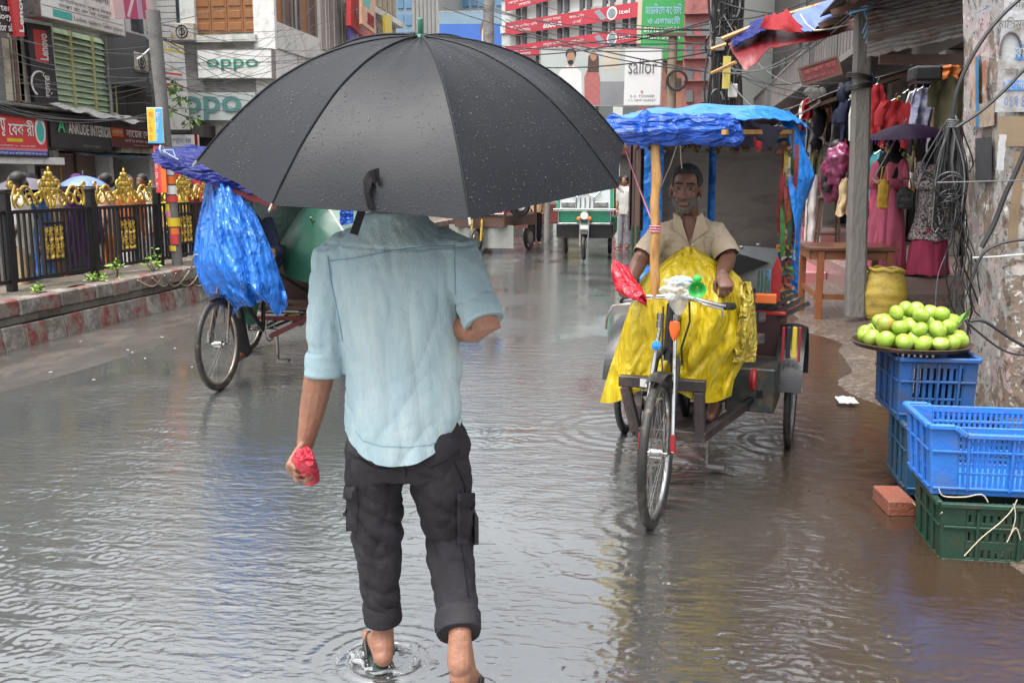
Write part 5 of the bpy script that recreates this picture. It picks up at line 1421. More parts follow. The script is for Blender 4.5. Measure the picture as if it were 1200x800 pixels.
crate('bright blue plastic crate with notched rim on top of the green crate', xl, xl + .66, 4.10, 4.50, .25, .545, crateblue, .035, .015, 13, 4, dip=True, group=GCr, solid_end=.17)
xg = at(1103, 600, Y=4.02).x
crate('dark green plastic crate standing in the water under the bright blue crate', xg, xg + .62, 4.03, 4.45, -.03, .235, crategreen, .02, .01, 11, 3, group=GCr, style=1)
# brick
p = at(1051, 601, Z=.0)
t = MB(); t.box((p.x, p.y + .08, .035), (.125, .24, .075), radians(6)); t.build('brick', brickm, bevel=.006, label='single red brick wedged under the teal blue crate', cat='brick')
# twine over the green crate
cable('twine', 'white twine looped over the front of the green crate', px_path([(1130, 651), (1150, 630), (1172, 612), (1186, 597), (1192, 585)], 3.995), .0022, straw, 'twine on the green crate')
cable('twine', 'loose twine trailing from the brick to the green crate corner', px_path([(1066, 585), (1080, 598), (1095, 605), (1104, 600)], [4.6, 4.4, 4.2, 4.0]), .0024, straw, 'twine on the green crate')
cable('twine', 'frayed white twine knot hanging at the right end of the green crate', px_path([(1188, 590), (1190, 605), (1186, 622), (1180, 635), (1190, 618), (1196, 632)], 3.99), .0022, straw, 'twine on the green crate')
cable('twine', 'pale cord tied along the top edge of the green crate', px_path([(1100, 572), (1106, 581), (1130, 582), (1150, 579), (1158, 588)], 4.0), .0025, straw, 'twine on the green crate')

tc_ = Vector((at(1069, 400, Y=5.05).x, 5.07, .712))
mb = MB(); mb.lathe([(.05, -.004), (.20, -.002), (.275, .008), (.29, .030), (.283, .032), (.265, .012), (.19, .006), (.05, .004)], 40, tc_)
traym = M('tray_metal', (.16, .11, .085), .35, .3, 12, .2, 40, metal=.6, dirt=((.12, .06, .03), .4, 12))
mb.build('fruit_tray', traym, smooth=True, label='wide dark metal tray heaped with guavas on the dull blue crate', cat='tray')
gm = M('guava_skin', (.29, .44, .045), .3, .34, 6, .25, 45, spec=.5, sss=.05, dirt=((.55, .63, .22), .3, 9, .3), coat=.2)
gbm = M('guava_blemish', (.32, .42, .07), .35, .3, 16, dirt=((.36, .18, .05), .3, 14))
def guava_mesh(seed):
    m = MB(); r0 = .0445
    rg = []
    for i in range(13):
        t_ = -pi/2 + pi*i/12; t_ = max(-pi/2 + .03, min(pi/2 - .03, t_)); row = []
        for k in range(18):
            a = 2*pi*k/18
            r = r0*(1 + .035*cos(3*a + seed) + .05*noise.noise(Vector((cos(a), sin(a), t_ + seed*3))))*cos(t_)
            z = r0*.94*sin(t_) + (-.010 if i >= 11 else 0)*((i - 10)/2)
            row.append((r*cos(a), r*sin(a), z))
        rg.append(row)
    m.rings(rg); return m
GG = 'guavas heaped on the tray'
spots = []
def drop_layer(n, rad, z, off):
    for k in range(n):
        a = 2*pi*(k + off)/n; spots.append((rad*cos(a), rad*sin(a), z))
drop_layer(16, .222, .056, 0); drop_layer(10, .137, .056, .3); drop_layer(4, .055, .056, .1)
drop_layer(11, .160, .118, .2); drop_layer(5, .075, .120, .5)
drop_layer(4, .085, .178, .1); spots.append((.20, .05, .125)); spots.append((.13, -.02, .175)); spots.append((0.02, 0.02, .19))
first = []
for i, (dx, dy, dz) in enumerate(spots):
    loc = tc_ + Vector((dx + random.uniform(-.006, .006), dy + random.uniform(-.006, .006), dz + random.uniform(-.004, .004)))
    if i < 4:
        o = guava_mesh(i*1.3).build('guava', gm, smooth=True, base=False); first.append(o)
    else:
        o = bpy.data.objects.new('guava', first[i % 4].data); COL.objects.link(o)
    o.location = loc; o.rotation_euler = (random.uniform(-1, 1), random.uniform(-1, 1), random.uniform(0, 6))
    s_ = random.uniform(.88, 1.10); o.scale = (s_, s_*random.uniform(.94, 1.06), s_*random.uniform(.88, 1.0))
    tag(o, 'round pale green guava heaped on the dark metal tray', 'fruit', GG)
o = guava_mesh(9).build('guava', gbm, smooth=True, base=False); o.location = tc_ + Vector((-.145, -.075, .128)); o.rotation_euler = (.4, .2, 1)
tag(o, 'blemished guava with a brown spot on the upper left of the heap', 'fruit', GG)
mb = MB()
for k in range(4): mb.add([tc_ + Vector((.19 + .02*k, .05 - .02*k, .13 + .02*k)), tc_ + Vector((.24 + .01*k, .02, .17)), tc_ + Vector((.27, .0, .16 + .02*k)), tc_ + Vector((.22, -.01, .13))], [(0, 1, 2, 3)])
mb.build('leaf', leafm, label='few dull green leaves lying among the guavas by the cables', cat='leaf', solid=.001)
# ------------------------------------------------------------------ people
def hand(mb, w, d, nrm, curl, sc=1.0, thumb_in=.6, spread=.0, flip=1):
    """palm and five fingers: w wrist, d direction of the metacarpals, nrm palm normal (fingers curl towards it)"""
    d = Vector(d).normalized(); nrm = Vector(nrm); nrm = (nrm - d*nrm.dot(d)).normalized(); s_ = d.cross(nrm)*flip   # s_: towards the index side
    w = Vector(w)
    mb.capsule([w - d*.02*sc, w + d*.03*sc, w + d*.065*sc, w + d*.092*sc], [(.024*sc, .019*sc), (.034*sc, .016*sc), (.040*sc, .0145*sc), (.038*sc, .0125*sc)], side=s_, n=12)
    for k, (off, ln, r) in enumerate(((.029, .90, .0092), (.0100, 1.0, .0095), (-.0095, .93, .0090), (-.028, .74, .0080))):
        p = w + d*(.088 - .004*abs(k - 1))*sc + s_*off*sc; pts = [p - d*.012*sc, p]; a = 0
        c_ = curl[k] if isinstance(curl, (list, tuple)) else curl
        for seg, q in ((.042, 1.0), (.026, 1.15), (.020, .7)):
            a += c_*q; dr = d*cos(a) + nrm*sin(a) + s_*spread*(1.5 - k)*.2
            p = p + dr.normalized()*seg*ln*sc; pts.append(p)
        mb.capsule(pts, [r*sc, r*sc*1.03, r*sc, r*.92*sc, r*.8*sc], n=8)
    p = w + d*.026*sc + s_*.026*sc
    t1 = p + (d*.6 + s_*.65*(1 - thumb_in*.5) + nrm*thumb_in).normalized()*.036*sc
    t2 = t1 + (d*.75 + s_*.2 - s_*thumb_in*.4 + nrm*thumb_in*1.1).normalized()*.034*sc
    t3 = t2 + (d*.8 - s_*thumb_in*.7 + nrm*thumb_in*.7).normalized()*.024*sc
    mb.capsule([p - d*.012*sc, p, t1, t2, t3], [.013*sc, .0135*sc, .0115*sc, .0105*sc, .0085*sc], n=8)
def head_blob(mb, c, hf, hu, sc=1.0, face=True):
    hf, hu = Vector(hf).normalized(), Vector(hu); hu = (hu - hf*hu.dot(hf)).normalized(); hr = hf.cross(hu)
    Rm = Matrix((hr, hf, hu)).transposed()
    P = lambda x, y, z: Vector(c) + (hr*x + hf*y + hu*z)*sc
    mb.ell(P(0, -.012, .028), (.075*sc, .094*sc, .088*sc), 18, 12, Rm)
    mb.ell(P(0, .022, -.035), (.060*sc, .068*sc, .082*sc), 16, 10, Rm)
    mb.ell(P(0, .052, -.088), (.034*sc, .032*sc, .026*sc), 12, 8, Rm)
    if face:
        mb.capsule([P(0, .082, .015), P(0, .098, -.012), P(0, .108, -.030)], [.0075*sc, .010*sc, .0140*sc], n=8)
        for q in (-1, 1):
            mb.ell(P(q*.013, .094, -.034), (.010*sc, .012*sc, .009*sc), 8, 6, Rm)
            mb.capsule([P(q*.012, .083, .028), P(q*.045, .072, .030)], [.0078*sc, .0065*sc], n=8)
            mb.ell(P(q*.040, .062, -.022), (.019*sc, .015*sc, .019*sc), 10, 6, Rm)
            mb.ell(P(q*.076, -.008, -.012), (.010*sc, .020*sc, .034*sc), 8, 8, Rm)
        mb.capsule([P(-.020, .083, -.060), P(.020, .083, -.060)], [.0075*sc, .0075*sc], n=8)
        mb.capsule([P(-.017, .083, -.071), P(.017, .083, -.071)], [.0085*sc, .0085*sc], n=8)
    return P, Rm
def finish(mb, voxel, name, mat, parent, smooth=4, wr=None, cuts=(), keep=None, solid=0, **kw):
    co, no, fs = remesh(mb, voxel, smooth)
    if wr is not None:
        dsp = np.array([wr(Vector(p)) for p in co])
        co = co + no*dsp[:, None]
    if keep is not None:
        m = from_np(co, fs, cuts)                       # flatten the hem curve, slice it straight, bend it back
        m = from_np([(p[0], p[1], p[2] - keep(p[0], p[1])) for p in m.v], m.f, [((float(np.mean(co[:, 0])), float(np.mean(co[:, 1])), 0), (0, 0, -1), 9)])
        m.v = [(p[0], p[1], p[2] + keep(p[0], p[1])) for p in m.v]
    else: m = from_np(co, fs, cuts)
    return m.build(name, mat, parent, smooth=True, solid=solid, **kw)
def open_loft(name, path, radii, mat, parent, side=(1, 0, 0), n=28, wr=None, solid=.004, sub=5):
    P = []; Q = []
    for i in range(len(path) - 1):
        for q in range(sub):
            t = q/sum((sub,)); P.append(Vector(path[i]).lerp(Vector(path[i+1]), t)); Q.append(tuple(a + (b - a)*t for a, b in zip(radii[i], radii[i+1])))
    P.append(Vector(path[-1])); Q.append(radii[-1])
    m = MB(); m.loft(P, Q, side, n, cap=False)
    if wr is not None:
        c = sum(P, Vector())/len(P)
        m.v = [tuple(Vector(v) + (Vector(v) - P[i//n]).normalized()*wr(Vector(v))) for i, v in enumerate(m.v)]
    return m.build(name, mat, parent, smooth=True, solid=solid)

# ---------- the walking man under the umbrella
Pm = lambda px, py, Y=2.72: at(px, py, Y=Y)
man = thing('person', 'man in pale denim shirt and rolled dark trousers walking away under the black umbrella', 'person', Vector((-.8, 2.75, 0)))
mb = MB()
W_grip = Vector((-.758, 2.915, 1.10))
shL, elL, wrL = Pm(393, 300, 2.74), Pm(380, 412, 2.70), Pm(358, 520, 2.72)
shR, elR, wrR = Pm(536, 300, 2.74), Pm(571, 384, 2.63), Vector((-.70, 2.83, 1.105))
pel = Pm(474, 505); 
mb.loft([Pm(474, 545), Pm(474, 500), Pm(470, 430), Pm(465, 350), Pm(463, 300), Pm(462, 268), Pm(461, 250)], [(.12, .085), (.155, .10), (.15, .095), (.172, .105), (.18, .10), (.13, .075), (.06, .06)], n=20)
mb.capsule([Pm(461, 262, 2.73), Pm(460, 225, 2.75), Pm(460, 205, 2.77)], [.060, .055, .055])
head_blob(mb, Pm(460, 172, 2.79), (0, 1, -.05), (0, .05, 1))
for a, b_, c_, r in ((shL, elL, wrL, (.046, .043, .041, .046, .040, .027)), (shR, elR, wrR, (.044, .042, .041, .046, .040, .027))):
    mb.capsule([a, a.lerp(b_, .5), b_, b_.lerp(c_, .25), b_.lerp(c_, .6), c_], r)
hd, hn = Vector((-.26, -.70, -.64)).normalized(), Vector((1, -.05, -.22)); hn = (hn - hd*hn.dot(hd)).normalized(); hs = hn.cross(hd)
hand(mb, wrL, hd, hn, [.92, .95, .97, 1.0], 1.02, .7, flip=-1)
hand(mb, wrR, (-.95, .25, .05), (0, .9, .1), 1.15, .98, .8, flip=-1)
hL, kL, aL = Pm(443, 520), Pm(445, 636, 2.76), Pm(449, 735, 2.80)
hR, kR, aR = Pm(506, 520), Pm(527, 640, 2.84), Pm(539, 742, 2.56)
for h_, k_, a_ in ((hL, kL, aL), (hR, kR, aR)):
    mb.capsule([h_, h_.lerp(k_, .5), k_, k_.lerp(a_, .3), k_.lerp(a_, .75), a_], [.070, .060, .050, .052, .040, .034])
# left foot flat, turned out a little; right foot rolling off its toes
def foot(heel, tdir, pitch, up, ank, sc=1.0):
    t = Vector(tdir).normalized(); L_ = .235*sc
    mb.capsule([ank, ank.lerp(heel + Vector((0, 0, .035)), .7)], [.034, .036])
    ball = heel + t*L_*.70; toe = heel + t*L_*.88
    u = Vector(up)
    mb.capsule([heel + u*.034, heel + t*.06 + u*.040, heel + t*.12 + u*.034, ball + u*.022], [(.033, .034), (.034, .040), (.038, .032), (.045, .020)], side=t.cross(u))
    mb.capsule([ank + t*.01, heel + t*.09 + u*.045, ball + u*.024], [.030, .030, .018], n=10)
    sd = t.cross(u).normalized()
    for k, (o_, ln, r) in enumerate(((.030, .05, .0135), (.011, .048, .010), (-.007, .043, .0095), (-.023, .036, .009), (-.037, .028, .0085))):
        b0 = ball + u*.014 + sd*o_*foot.side
        mb.capsule([b0, b0 + t*ln*.6 + u*.003, b0 + t*ln], [r*1.1, r*1.05, r*.9], n=8)
    return t, sd, ball
foot.side = 1
heelL = Vector((aL.x + .012, aL.y - .045, .022)); foot.side = -1
tL = Vector((-.42, .9, 0)).normalized(); foot(heelL, tL, 0, (0, 0, 1), aL)
heelR = Vector((aR.x + .006, aR.y - .045, .105)); tR = Vector((.02, .86, -.50)).normalized(); uR = Vector((.0, .50, .86)); foot.side = -1
foot(heelR, tR, 0, uR, aR)
man_body = finish(mb, .0042, 'body', skin_tan, man, 2, wr=lambda p: .0012*fbm(p*60, 1, 2))
# hair and ears hidden from the street behind, still there
mb = MB(); hc = Pm(460, 172, 2.79)
mb.ell(hc + Vector((0, -.016, .036)), (.083, .100, .092), 20, 12)
mb.ell(hc + Vector((0, -.055, -.02)), (.068, .055, .06), 14, 8)
finish(mb, .008, 'hair', hairm, man, 2, wr=lambda p: .006*noise.noise(p*60))

# shirt
def shirt_wr(p):
    low = max(0, min(1, (1.32 - p.z)/.3))
    v = crease(p, (13, 13, 2.2))*.020*(.35 + .65*low) + crease(Vector((p.x - p.z*.8, p.y, p.z + p.x*.3)), (8, 7, 2.6))*.022*low*(.25 + .75*max(0, min(1, (p.x + .86)/.2))) + crease(Vector((p.x + p.z*.2, p.y, p.z)), (30, 30, 7))*.0045 + fbm(p*26, 1, 2)*.001
    d_ = sin((p.x*10 + p.z*14) + 3*noise.noise(p*4))*.0022*max(0, min(1, (1.15 - p.z)/.2))
    arm = 0
    if p.x < -.93 or p.x > -.47: arm = crease(Vector((p.x, p.y, p.z + p.x*.4)), (7, 7, 17))*.011
    yoke = -.0035 if abs(p.z - (1.355 + .05*abs(p.x + .74))) < .004 and p.y < 2.72 else 0
    plk = .0015*noise.noise(p*45)
    return v + d_ + arm + yoke + plk
mb = MB()
mb.loft([Pm(474, 545), Pm(474, 530), Pm(473, 480), Pm(470, 420), Pm(466, 360), Pm(463, 312), Pm(462, 285), Pm(461, 265), Pm(460, 248)],
        [(.176, .136), (.177, .136), (.176, .132), (.174, .122), (.184, .124), (.192, .120), (.175, .105), (.125, .085), (.085, .078)], n=28)
for s_, e_, q in ((shL, Pm(383, 382, 2.71), Pm(383, 440, 2.705)), (shR, Pm(553, 338, 2.70), Pm(566, 374, 2.655))):
    mb.capsule([Pm(462, 288, 2.73), s_.lerp(Pm(462, 288, 2.73), .25)], [.085, .075])
    mb.capsule([s_.lerp(Pm(462, 288, 2.73), .2), s_, e_, q], [.076, .070, .059, .058])
cufL, cufR = Pm(381, 436, 2.705), Pm(568, 371, 2.66)
dL = (cufL - Pm(381, 382, 2.71)).normalized(); dR = (cufR - Pm(556, 338, 2.70)).normalized()
hem_c = Pm(474, 531); xh = hem_c.x
def hemfn(x, y):
    u = min(1.15, abs(x - xh)/.172)
    return hem_c.z + .085*u**2.4 + .05*max(0, min(1, (y - 2.70)/.12))
cufR = Pm(566, 374, 2.655); cutp = [(cufL, dL, .085), (cufR, dR, .085), (Pm(460, 243), (0, .15, 1), .12)]
shirt = finish(mb, .0052, 'shirt', denim, man, 3, wr=shirt_wr, cuts=cutp, keep=hemfn, solid=-.0025)
for c0, dd, e0 in ((cufL, dL, .0), (cufR, dR, 0)):
    open_loft('rolled_cuff', [c0 - dd*.062, c0 - dd*.052, c0 - dd*.02, c0 + dd*.006, c0 + dd*.012, c0 + dd*.004], [(.056, .056), (.0615, .0615), (.062, .063), (.062, .062), (.058, .058), (.052, .052)], denim, man,
              wr=lambda p: .004*fbm((p.x*12, p.y*12, p.z*30), 1, 2))
_dg = bpy.context.evaluated_depsgraph_get()
def bvh(o):
    me = o.data; M4 = wm(o)
    return BVHTree.FromPolygons([M4 @ v.co for v in me.vertices], [tuple(p.vertices) for p in me.polygons])
def hit(tree, px, py, lift=.0):
    d = (at(px, py, Y=20) - _C).normalized(); loc, nn, idx, dist = tree.ray_cast(_C, d)
    if loc is None: return None
    if nn.dot(d) > 0: nn = -nn
    return loc + nn*lift
tsh = bvh(shirt)
def seam(name, pts, mat, tree, parent, r=.0022, lift=.001, n=5, sub=10):
    out = []
    for i in range(len(pts) - 1):
        for q in range(sub + (i == len(pts) - 2)):
            t = q/sub; h_ = hit(tree, pts[i][0] + (pts[i+1][0] - pts[i][0])*t, pts[i][1] + (pts[i+1][1] - pts[i][1])*t, lift)
            if h_ is not None: out.append(h_)
    if len(out) > 1:
        m = MB(); m.tube(out, r, n); return m.build(name, mat, parent, smooth=True)
den2 = cloth('denim_seam', (.24, .38, .46), .8, .2, 30)
seam('yoke_seam', [(384, 306), (420, 302), (465, 293), (500, 289), (532, 288)], den2, tsh, man)
seam('armhole_seam', [(384, 300), (388, 330), (396, 365), (402, 400)], den2, tsh, man, .0018)
seam('armhole_seam', [(533, 285), (533, 310), (534, 345)], den2, tsh, man, .0018)
seam('hem_seam', [(416, 503), (425, 516), (445, 522), (475, 524), (505, 521), (525, 510)], den2, tsh, man, .0012)

# trousers
def trou_wr(p):
    kn = math.exp(-((p.z - .48)/.13)**2) + .8*math.exp(-((p.z - .82)/.10)**2) + .7*math.exp(-((p.z - .22)/.09)**2)
    return crease(Vector((p.x, p.y, p.z + .8*p.x)), (7, 7, 15))*.022*(.4 + .8*kn) + crease(Vector((p.x + .4*p.z, p.y, p.z - .9*p.x)), (13, 13, 10))*.010 + crease(p, (24, 24, 30))*.003 + fbm(p*30, 1, 2)*.0012
mb = MB()
mb.loft([Pm(474, 480), Pm(474, 510), Pm(475, 540), Pm(476, 556)], [(.148, .104), (.155, .110), (.166, .116), (.152, .10)], n=24)
hmL, hmR = Pm(448, 722, 2.79), Pm(537, 738, 2.58)
mb.capsule([Pm(441, 520), Pm(438, 570, 2.74), Pm(443, 630, 2.765), Pm(446, 680, 2.78), hmL, hmL + (hmL - Pm(446, 680, 2.78)).normalized()*.03], [(.090, .10), (.088, .094), (.072, .080), (.060, .066), (.056, .06), (.056, .06)], n=20)
mb.capsule([Pm(512, 520), Pm(517, 570, 2.76), Pm(526, 632, 2.82), Pm(533, 690, 2.68), hmR, hmR + (hmR - Pm(533, 690, 2.68)).normalized()*.03], [(.094, .10), (.092, .092), (.074, .080), (.066, .068), (.060, .064), (.060, .064)], n=20)
dl, dr = (hmL - Pm(446, 680, 2.78)).normalized(), (hmR - Pm(533, 690, 2.68)).normalized()
trou = finish(mb, .0055, 'trousers', charcoal, man, 3, wr=trou_wr, cuts=[(hmL, dl, .09), (hmR, dr, .09)], solid=-.003)
for c0, dd, r in ((hmL, dl, .058), (hmR, dr, .064)):
    open_loft('rolled_hem', [c0 - dd*.055, c0 - dd*.046, c0 - dd*.02, c0 + dd*.006, c0 + dd*.013, c0 + dd*.0], [(r, r*1.08), (r + .003, r*1.05 + .003), (r + .004, r*1.06 + .004), (r + .003, r*1.05 + .003), (r, r*1.08), (r - .008, r)], charcoal, man,
              wr=lambda p: .005*fbm((p.x*14, p.y*14, p.z*20), 1, 2))
ttr = bvh(trou)
def pocket(x0, y0, x1, y1, thick, flap=.28):
    m = MB(); nu, nv = 8, 8; front = []
    P = [[hit(ttr, x0 + (x1 - x0)*i/nu, y0 + (y1 - y0)*j/nv) for i in range(nu + 1)] for j in range(nv + 1)]
    good = [q for row in P for q in row if q is not None]
    if len(good) < 10: return
    dep = sum((q.y for q in good))/len(good)
    def pt(i, j, l):
        q = P[j][i] or at(x0 + (x1 - x0)*i/nu, y0 + (y1 - y0)*j/nv, Y=dep + .03)
        e = min(1, min(i, nu - i)*1.2, min(j, nv - j)*1.2)
        n_ = Vector((.5 if (x0 + x1)/2 > 474 else -.5, -.85, .1)).normalized()
        return q + n_*(l*(.35 + .65*e) + .002*noise.noise(q*20))
    m.grid(lambda u, v: pt(round(u*nu), round(v*nv), thick), nu, nv)
    m.build('cargo_pocket', charcoal, man, smooth=True, solid=.012)
    m = MB(); k = int(nv*flap)
    m.grid(lambda u, v: pt(round(u*nu), round(v*2), thick + .012), nu, 2); m.build('pocket_flap', charcoal, man, smooth=True, solid=.006)
pocket(535, 577, 556, 637, .012); pocket(406, 570, 420, 622, .007)
seam('back_seam', [(475, 530), (476, 545), (476, 558)], blackc, ttr, man, .002)
seam('pocket_seam', [(503, 548), (522, 540), (538, 528)], blackc, ttr, man, .0022); seam('pocket_seam', [(420, 535), (440, 548), (458, 548)], blackc, ttr, man, .0022)
seam('leg_seam', [(532, 540), (545, 570), (541, 640), (549, 700)], blackc, ttr, man, .0018)
# flip-flops
solem = M('sandal_green', (.035, .06, .055), .5, .2, 10)
def sandal(heel, t, u, side):
    t = Vector(t).normalized(); u = Vector(u).normalized(); sd = t.cross(u)
    h0 = heel - t*.012
    out = [(-.0, .028), (.03, .036), (.09, .034), (.15, .043), (.20, .044), (.235, .033), (.25, .0)]
    poly = [(x, w) for x, w in out] + [(x, -w) for x, w in out[:-1][::-1]]
    s_ = thing('x', None, None) if False else None
    m = MB(); m.prism(poly, h0 - u*.016, t, sd*-1 if False else u.cross(t), .016); so = m.build('sandal', solem, man, bevel=.003)
    m = MB(); b0 = h0 + t*.185
    for q in (-1, 1): m.tube([b0 + u*.01, h0 + t*.165 + sd*q*.024 + u*.048, h0 + t*.12 + sd*q*.044 + u*.036, h0 + t*.085 + sd*q*.042 + u*.0], [.005, .008, .008, .006], 7)
    m.build('strap', blackp, so, smooth=True)
sandal(heelL - Vector((0, 0, .004)), tL, (0, 0, 1), 1); sandal(heelR - uR*.004, tR, uR, 1)
# the red wrapped packet in his left hand
pkc = wrL + hd*.070 + hn*.046; pk0, pk1 = pkc - hs*.075, pkc + hs*.070
ax = (pk1 - pk0); m = MB(); nr = 18; rg = []
for k in range(nr):
    t = k/(nr - 1); c = pk0 + ax*t; row = []
    for q in range(20):
        a = 2*pi*q/20; w = .041*(1 - .05*t); e = abs(cos(a))**4*.006 + abs(sin(a))**4*.003
        fade = 1 if 0 < k < nr - 1 else .62
        rr = (w*.74 + e*.6)*fade*(1 + .14*crease(Vector((cos(a), sin(a), t)), (2.2, 2.2, 7)) + .10*noise.noise(Vector((cos(a)*2, sin(a)*2, t*6))) + (.16*sin(a*3 + t*9) if t < .25 else 0)*(1 - t/.25 if t < .25 else 0))
        row.append(c + hn*(cos(a)*rr*.9) + hd*(sin(a)*rr) + Vector((0, 0, .012*noise.noise(Vector((cos(a)*3, sin(a)*3, 9))) if k == 0 else 0)))
    rg.append(row)
m.rings(rg)
pkt = m.build('red_packet', tinred, smooth=True, label='small crumpled red plastic packet held in the walking man\'s left hand', cat='packet')
m = MB(); 
for k in range(5):
    a = k*1.25; c = pk0 + hn*(.016*cos(a)) + hd*(.010*sin(a))
    m.grid(lambda u, v: c + Vector(((u - .5)*.036*cos(a) - (v - .5)*.018*sin(a), (u - .5)*.03*sin(a) + (v - .5)*.018*cos(a), .014*sin(pi*u)*sin(pi*v) + .004*noise.noise(Vector((u*4, v*4, k))))), 6, 6)
m.build('folded_top', tinred, pkt, smooth=True, solid=.002)

# ---------- the umbrella
UC = Vector((-.722, 2.805, 1.626)); UN = Vector((.0687, -.2616, .9627)).normalized(); UR, UH, UROT = .634, .328, .435
ue1 = UN.cross(Vector((0, 1, 0))).normalized(); ue2 = UN.cross(ue1)
um = thing('umbrella', 'large wet black umbrella tilted back over the walking man', 'umbrella', UC - UN*.62)
def can(k, s_, t):
    """k gore, s_ 0..1 across, t 0..1 from tip to rim"""
    a = UROT + (k + s_)*pi/4; q = (s_ - .5)*pi/4
    ch = cos(pi/8)/cos(q); bulge = .42
    r = UR*t*(ch*(1 - bulge) + bulge) if t < 1 else UR*(ch*(1 - bulge) + bulge)
    r *= 1 - .045*(1 - (2*s_ - 1)**2)*t**3
    z = UH*(1 - t**2.3) - .012*(1 - (2*s_ - 1)**2)*sin(pi*t) 
    p = UC + (ue1*cos(a) + ue2*sin(a))*r + UN*z
    return p + UN*(.0035*fbm((p.x*9, p.y*9, p.z*9), 1, 2)*t + .002*sin(s_*pi*2*3 + k)*(1 - t))
nylon = M('umbrella_nylon', (.010, .0115, .015), .5, .25, 6, .10, 160, spec=.2, rvar=.12, coat=.04)
m = MB()
for k in range(8):
    m.grid(lambda u, v: can(k, u, .02 + .98*v), 12, 22)
bmz = m.build('canopy', nylon, um, smooth=True, solid=.0012)
ctree = bvh(bmz)
m = MB()
for k in range(8): m.tube([can(k, 0, t) + UN*.002 for t in np.linspace(.03, 1.0, 18)], [.0032]*17 + [.002], 6)
m.build('seam_ridge', nylon, um, smooth=True)
for k in range(8):
    m = MB(); m.tube([can(k, 0, t) - UN*.006 for t in np.linspace(.03, 1.0, 14)], .0028, 6); rb_ = m.build('rib', steel, um, smooth=True)
    a = UROT + k*pi/4; m = MB(); m.tube([can(k, 0, .55) - UN*.008, UC + UN*.02 + (ue1*cos(a) + ue2*sin(a))*.015], .0025, 6); m.build('stretcher', steel, rb_)
    m = MB(); p = can(k, 0, 1.0); dd = (p - can(k, 0, .95)).normalized(); m.tube([p - dd*.004, p + dd*.014, p + dd*.018], [.004, .004, .002], 7); m.build('rib_tip', steel, rb_)
m = MB(); m.tube([UC - UN*.60, UC + UN*(UH + .01)], .0065, 10); m.build('shaft', steel, um, smooth=True)
m = MB(); m.tube([UC + UN*(UH - .012), UC + UN*(UH + .006), UC + UN*(UH + .008), UC + UN*(UH + .046), UC + UN*(UH + .05)], [.020, .010, .0075, .0075, .004], 12); m.build('ferrule', M('ferrule_green', (.012, .13, .075), .35, .1, 10), um, smooth=True)
m = MB(); h0 = UC - UN*.60; m.tube([h0 + UN*.09, h0 + UN*.0, h0 - UN*.05, h0 - UN*.08 + ue1*.012, h0 - UN*.095 + ue1*.035, h0 - UN*.085 + ue1*.058, h0 - UN*.065 + ue1*.066], [.013, .015, .014, .013, .012, .012, .011], 12); m.build('handle', blackp, um, smooth=True)
# the loose closing tab on the near edge
def ch(px, py, l): return hit(ctree, px, py, l)
tab = [(ch(431, 243, .004), .0), (ch(428, 228, .012), 0), (ch(427, 214, .016), 0), (ch(433, 205, .018), 0), (ch(441, 201, .014), 0), (ch(446, 203, .026), 0)]
m = MB(); wv = [Vector((.020, -.004, -.006)), Vector((.016, -.012, 0)), Vector((.026, -.006, -.003)), Vector((.017, .0, -.034)), Vector((.006, 0, -.04)), Vector((.002, -.002, -.036))]
vs = []
for (p, _), w in zip(tab, wv):
    vs += [p, p + w]
m.add(vs, [(2*i, 2*i+1, 2*i+3, 2*i+2) for i in range(len(tab) - 1)])
m.build('closing_tab', blackc, um, solid=.002, smooth=True)
p = ch(428, 246, .002) or can(0, .5, 1)
m = MB(); q0 = at(424, 248, Y=p.y); 
m.grid(lambda u, v: at(419 + 9*u - 9*v, 246 + 27*v + 3*u, Y=p.y + .02 + .04*v), 3, 6); m.build('hanging_strap', blackc, um, solid=.003, smooth=True)
# beads of rain on the cloth
m = MB()
for i in range(11000):
    k = random.randrange(8); s_ = random.random(); t = sqrt(random.uniform(.002, 1))
    if fbm((k*3 + s_*4, t*6, 1), 1, 2) < -.25: continue
    p = can(k, s_, t); q = random.choice((.0004, .0005, .0006, .0008, .0012)) * random.uniform(.8, 1.3)
    e = can(k, min(1, s_ + .02), t) - p; f_ = can(k, s_, min(1, t + .02)) - p
    nn = e.cross(f_); nn = nn.normalized() if nn.length > 1e-9 else UN
    if nn.dot(UN) < 0: nn = -nn
    e = e.normalized() if e.length > 1e-9 else nn.orthogonal(); g_ = nn.cross(e); c = p + nn*.0014
    st = random.uniform(1, 1.7)
    ring = [c + e*(q*cos(a)) + g_*(q*st*sin(a)) for a in np.linspace(0, 2*pi, 7)[:-1]]
    ring2 = [c + (e*cos(a) + g_*sin(a)*st)*q*.6 + nn*q*.55 for a in np.linspace(0, 2*pi, 7)[:-1]]
    m.add(ring + ring2 + [c + nn*q*.75], [(j, (j+1) % 6, 6 + (j+1) % 6, 6 + j) for j in range(6)] + [(6 + j, 6 + (j+1) % 6, 12) for j in range(6)])
m.build('rain_drops', M('rain_drop', (.16, .17, .18), .12, .02, 5, spec=.6, trans=.5, ior=1.33), um, smooth=True, kind='stuff')

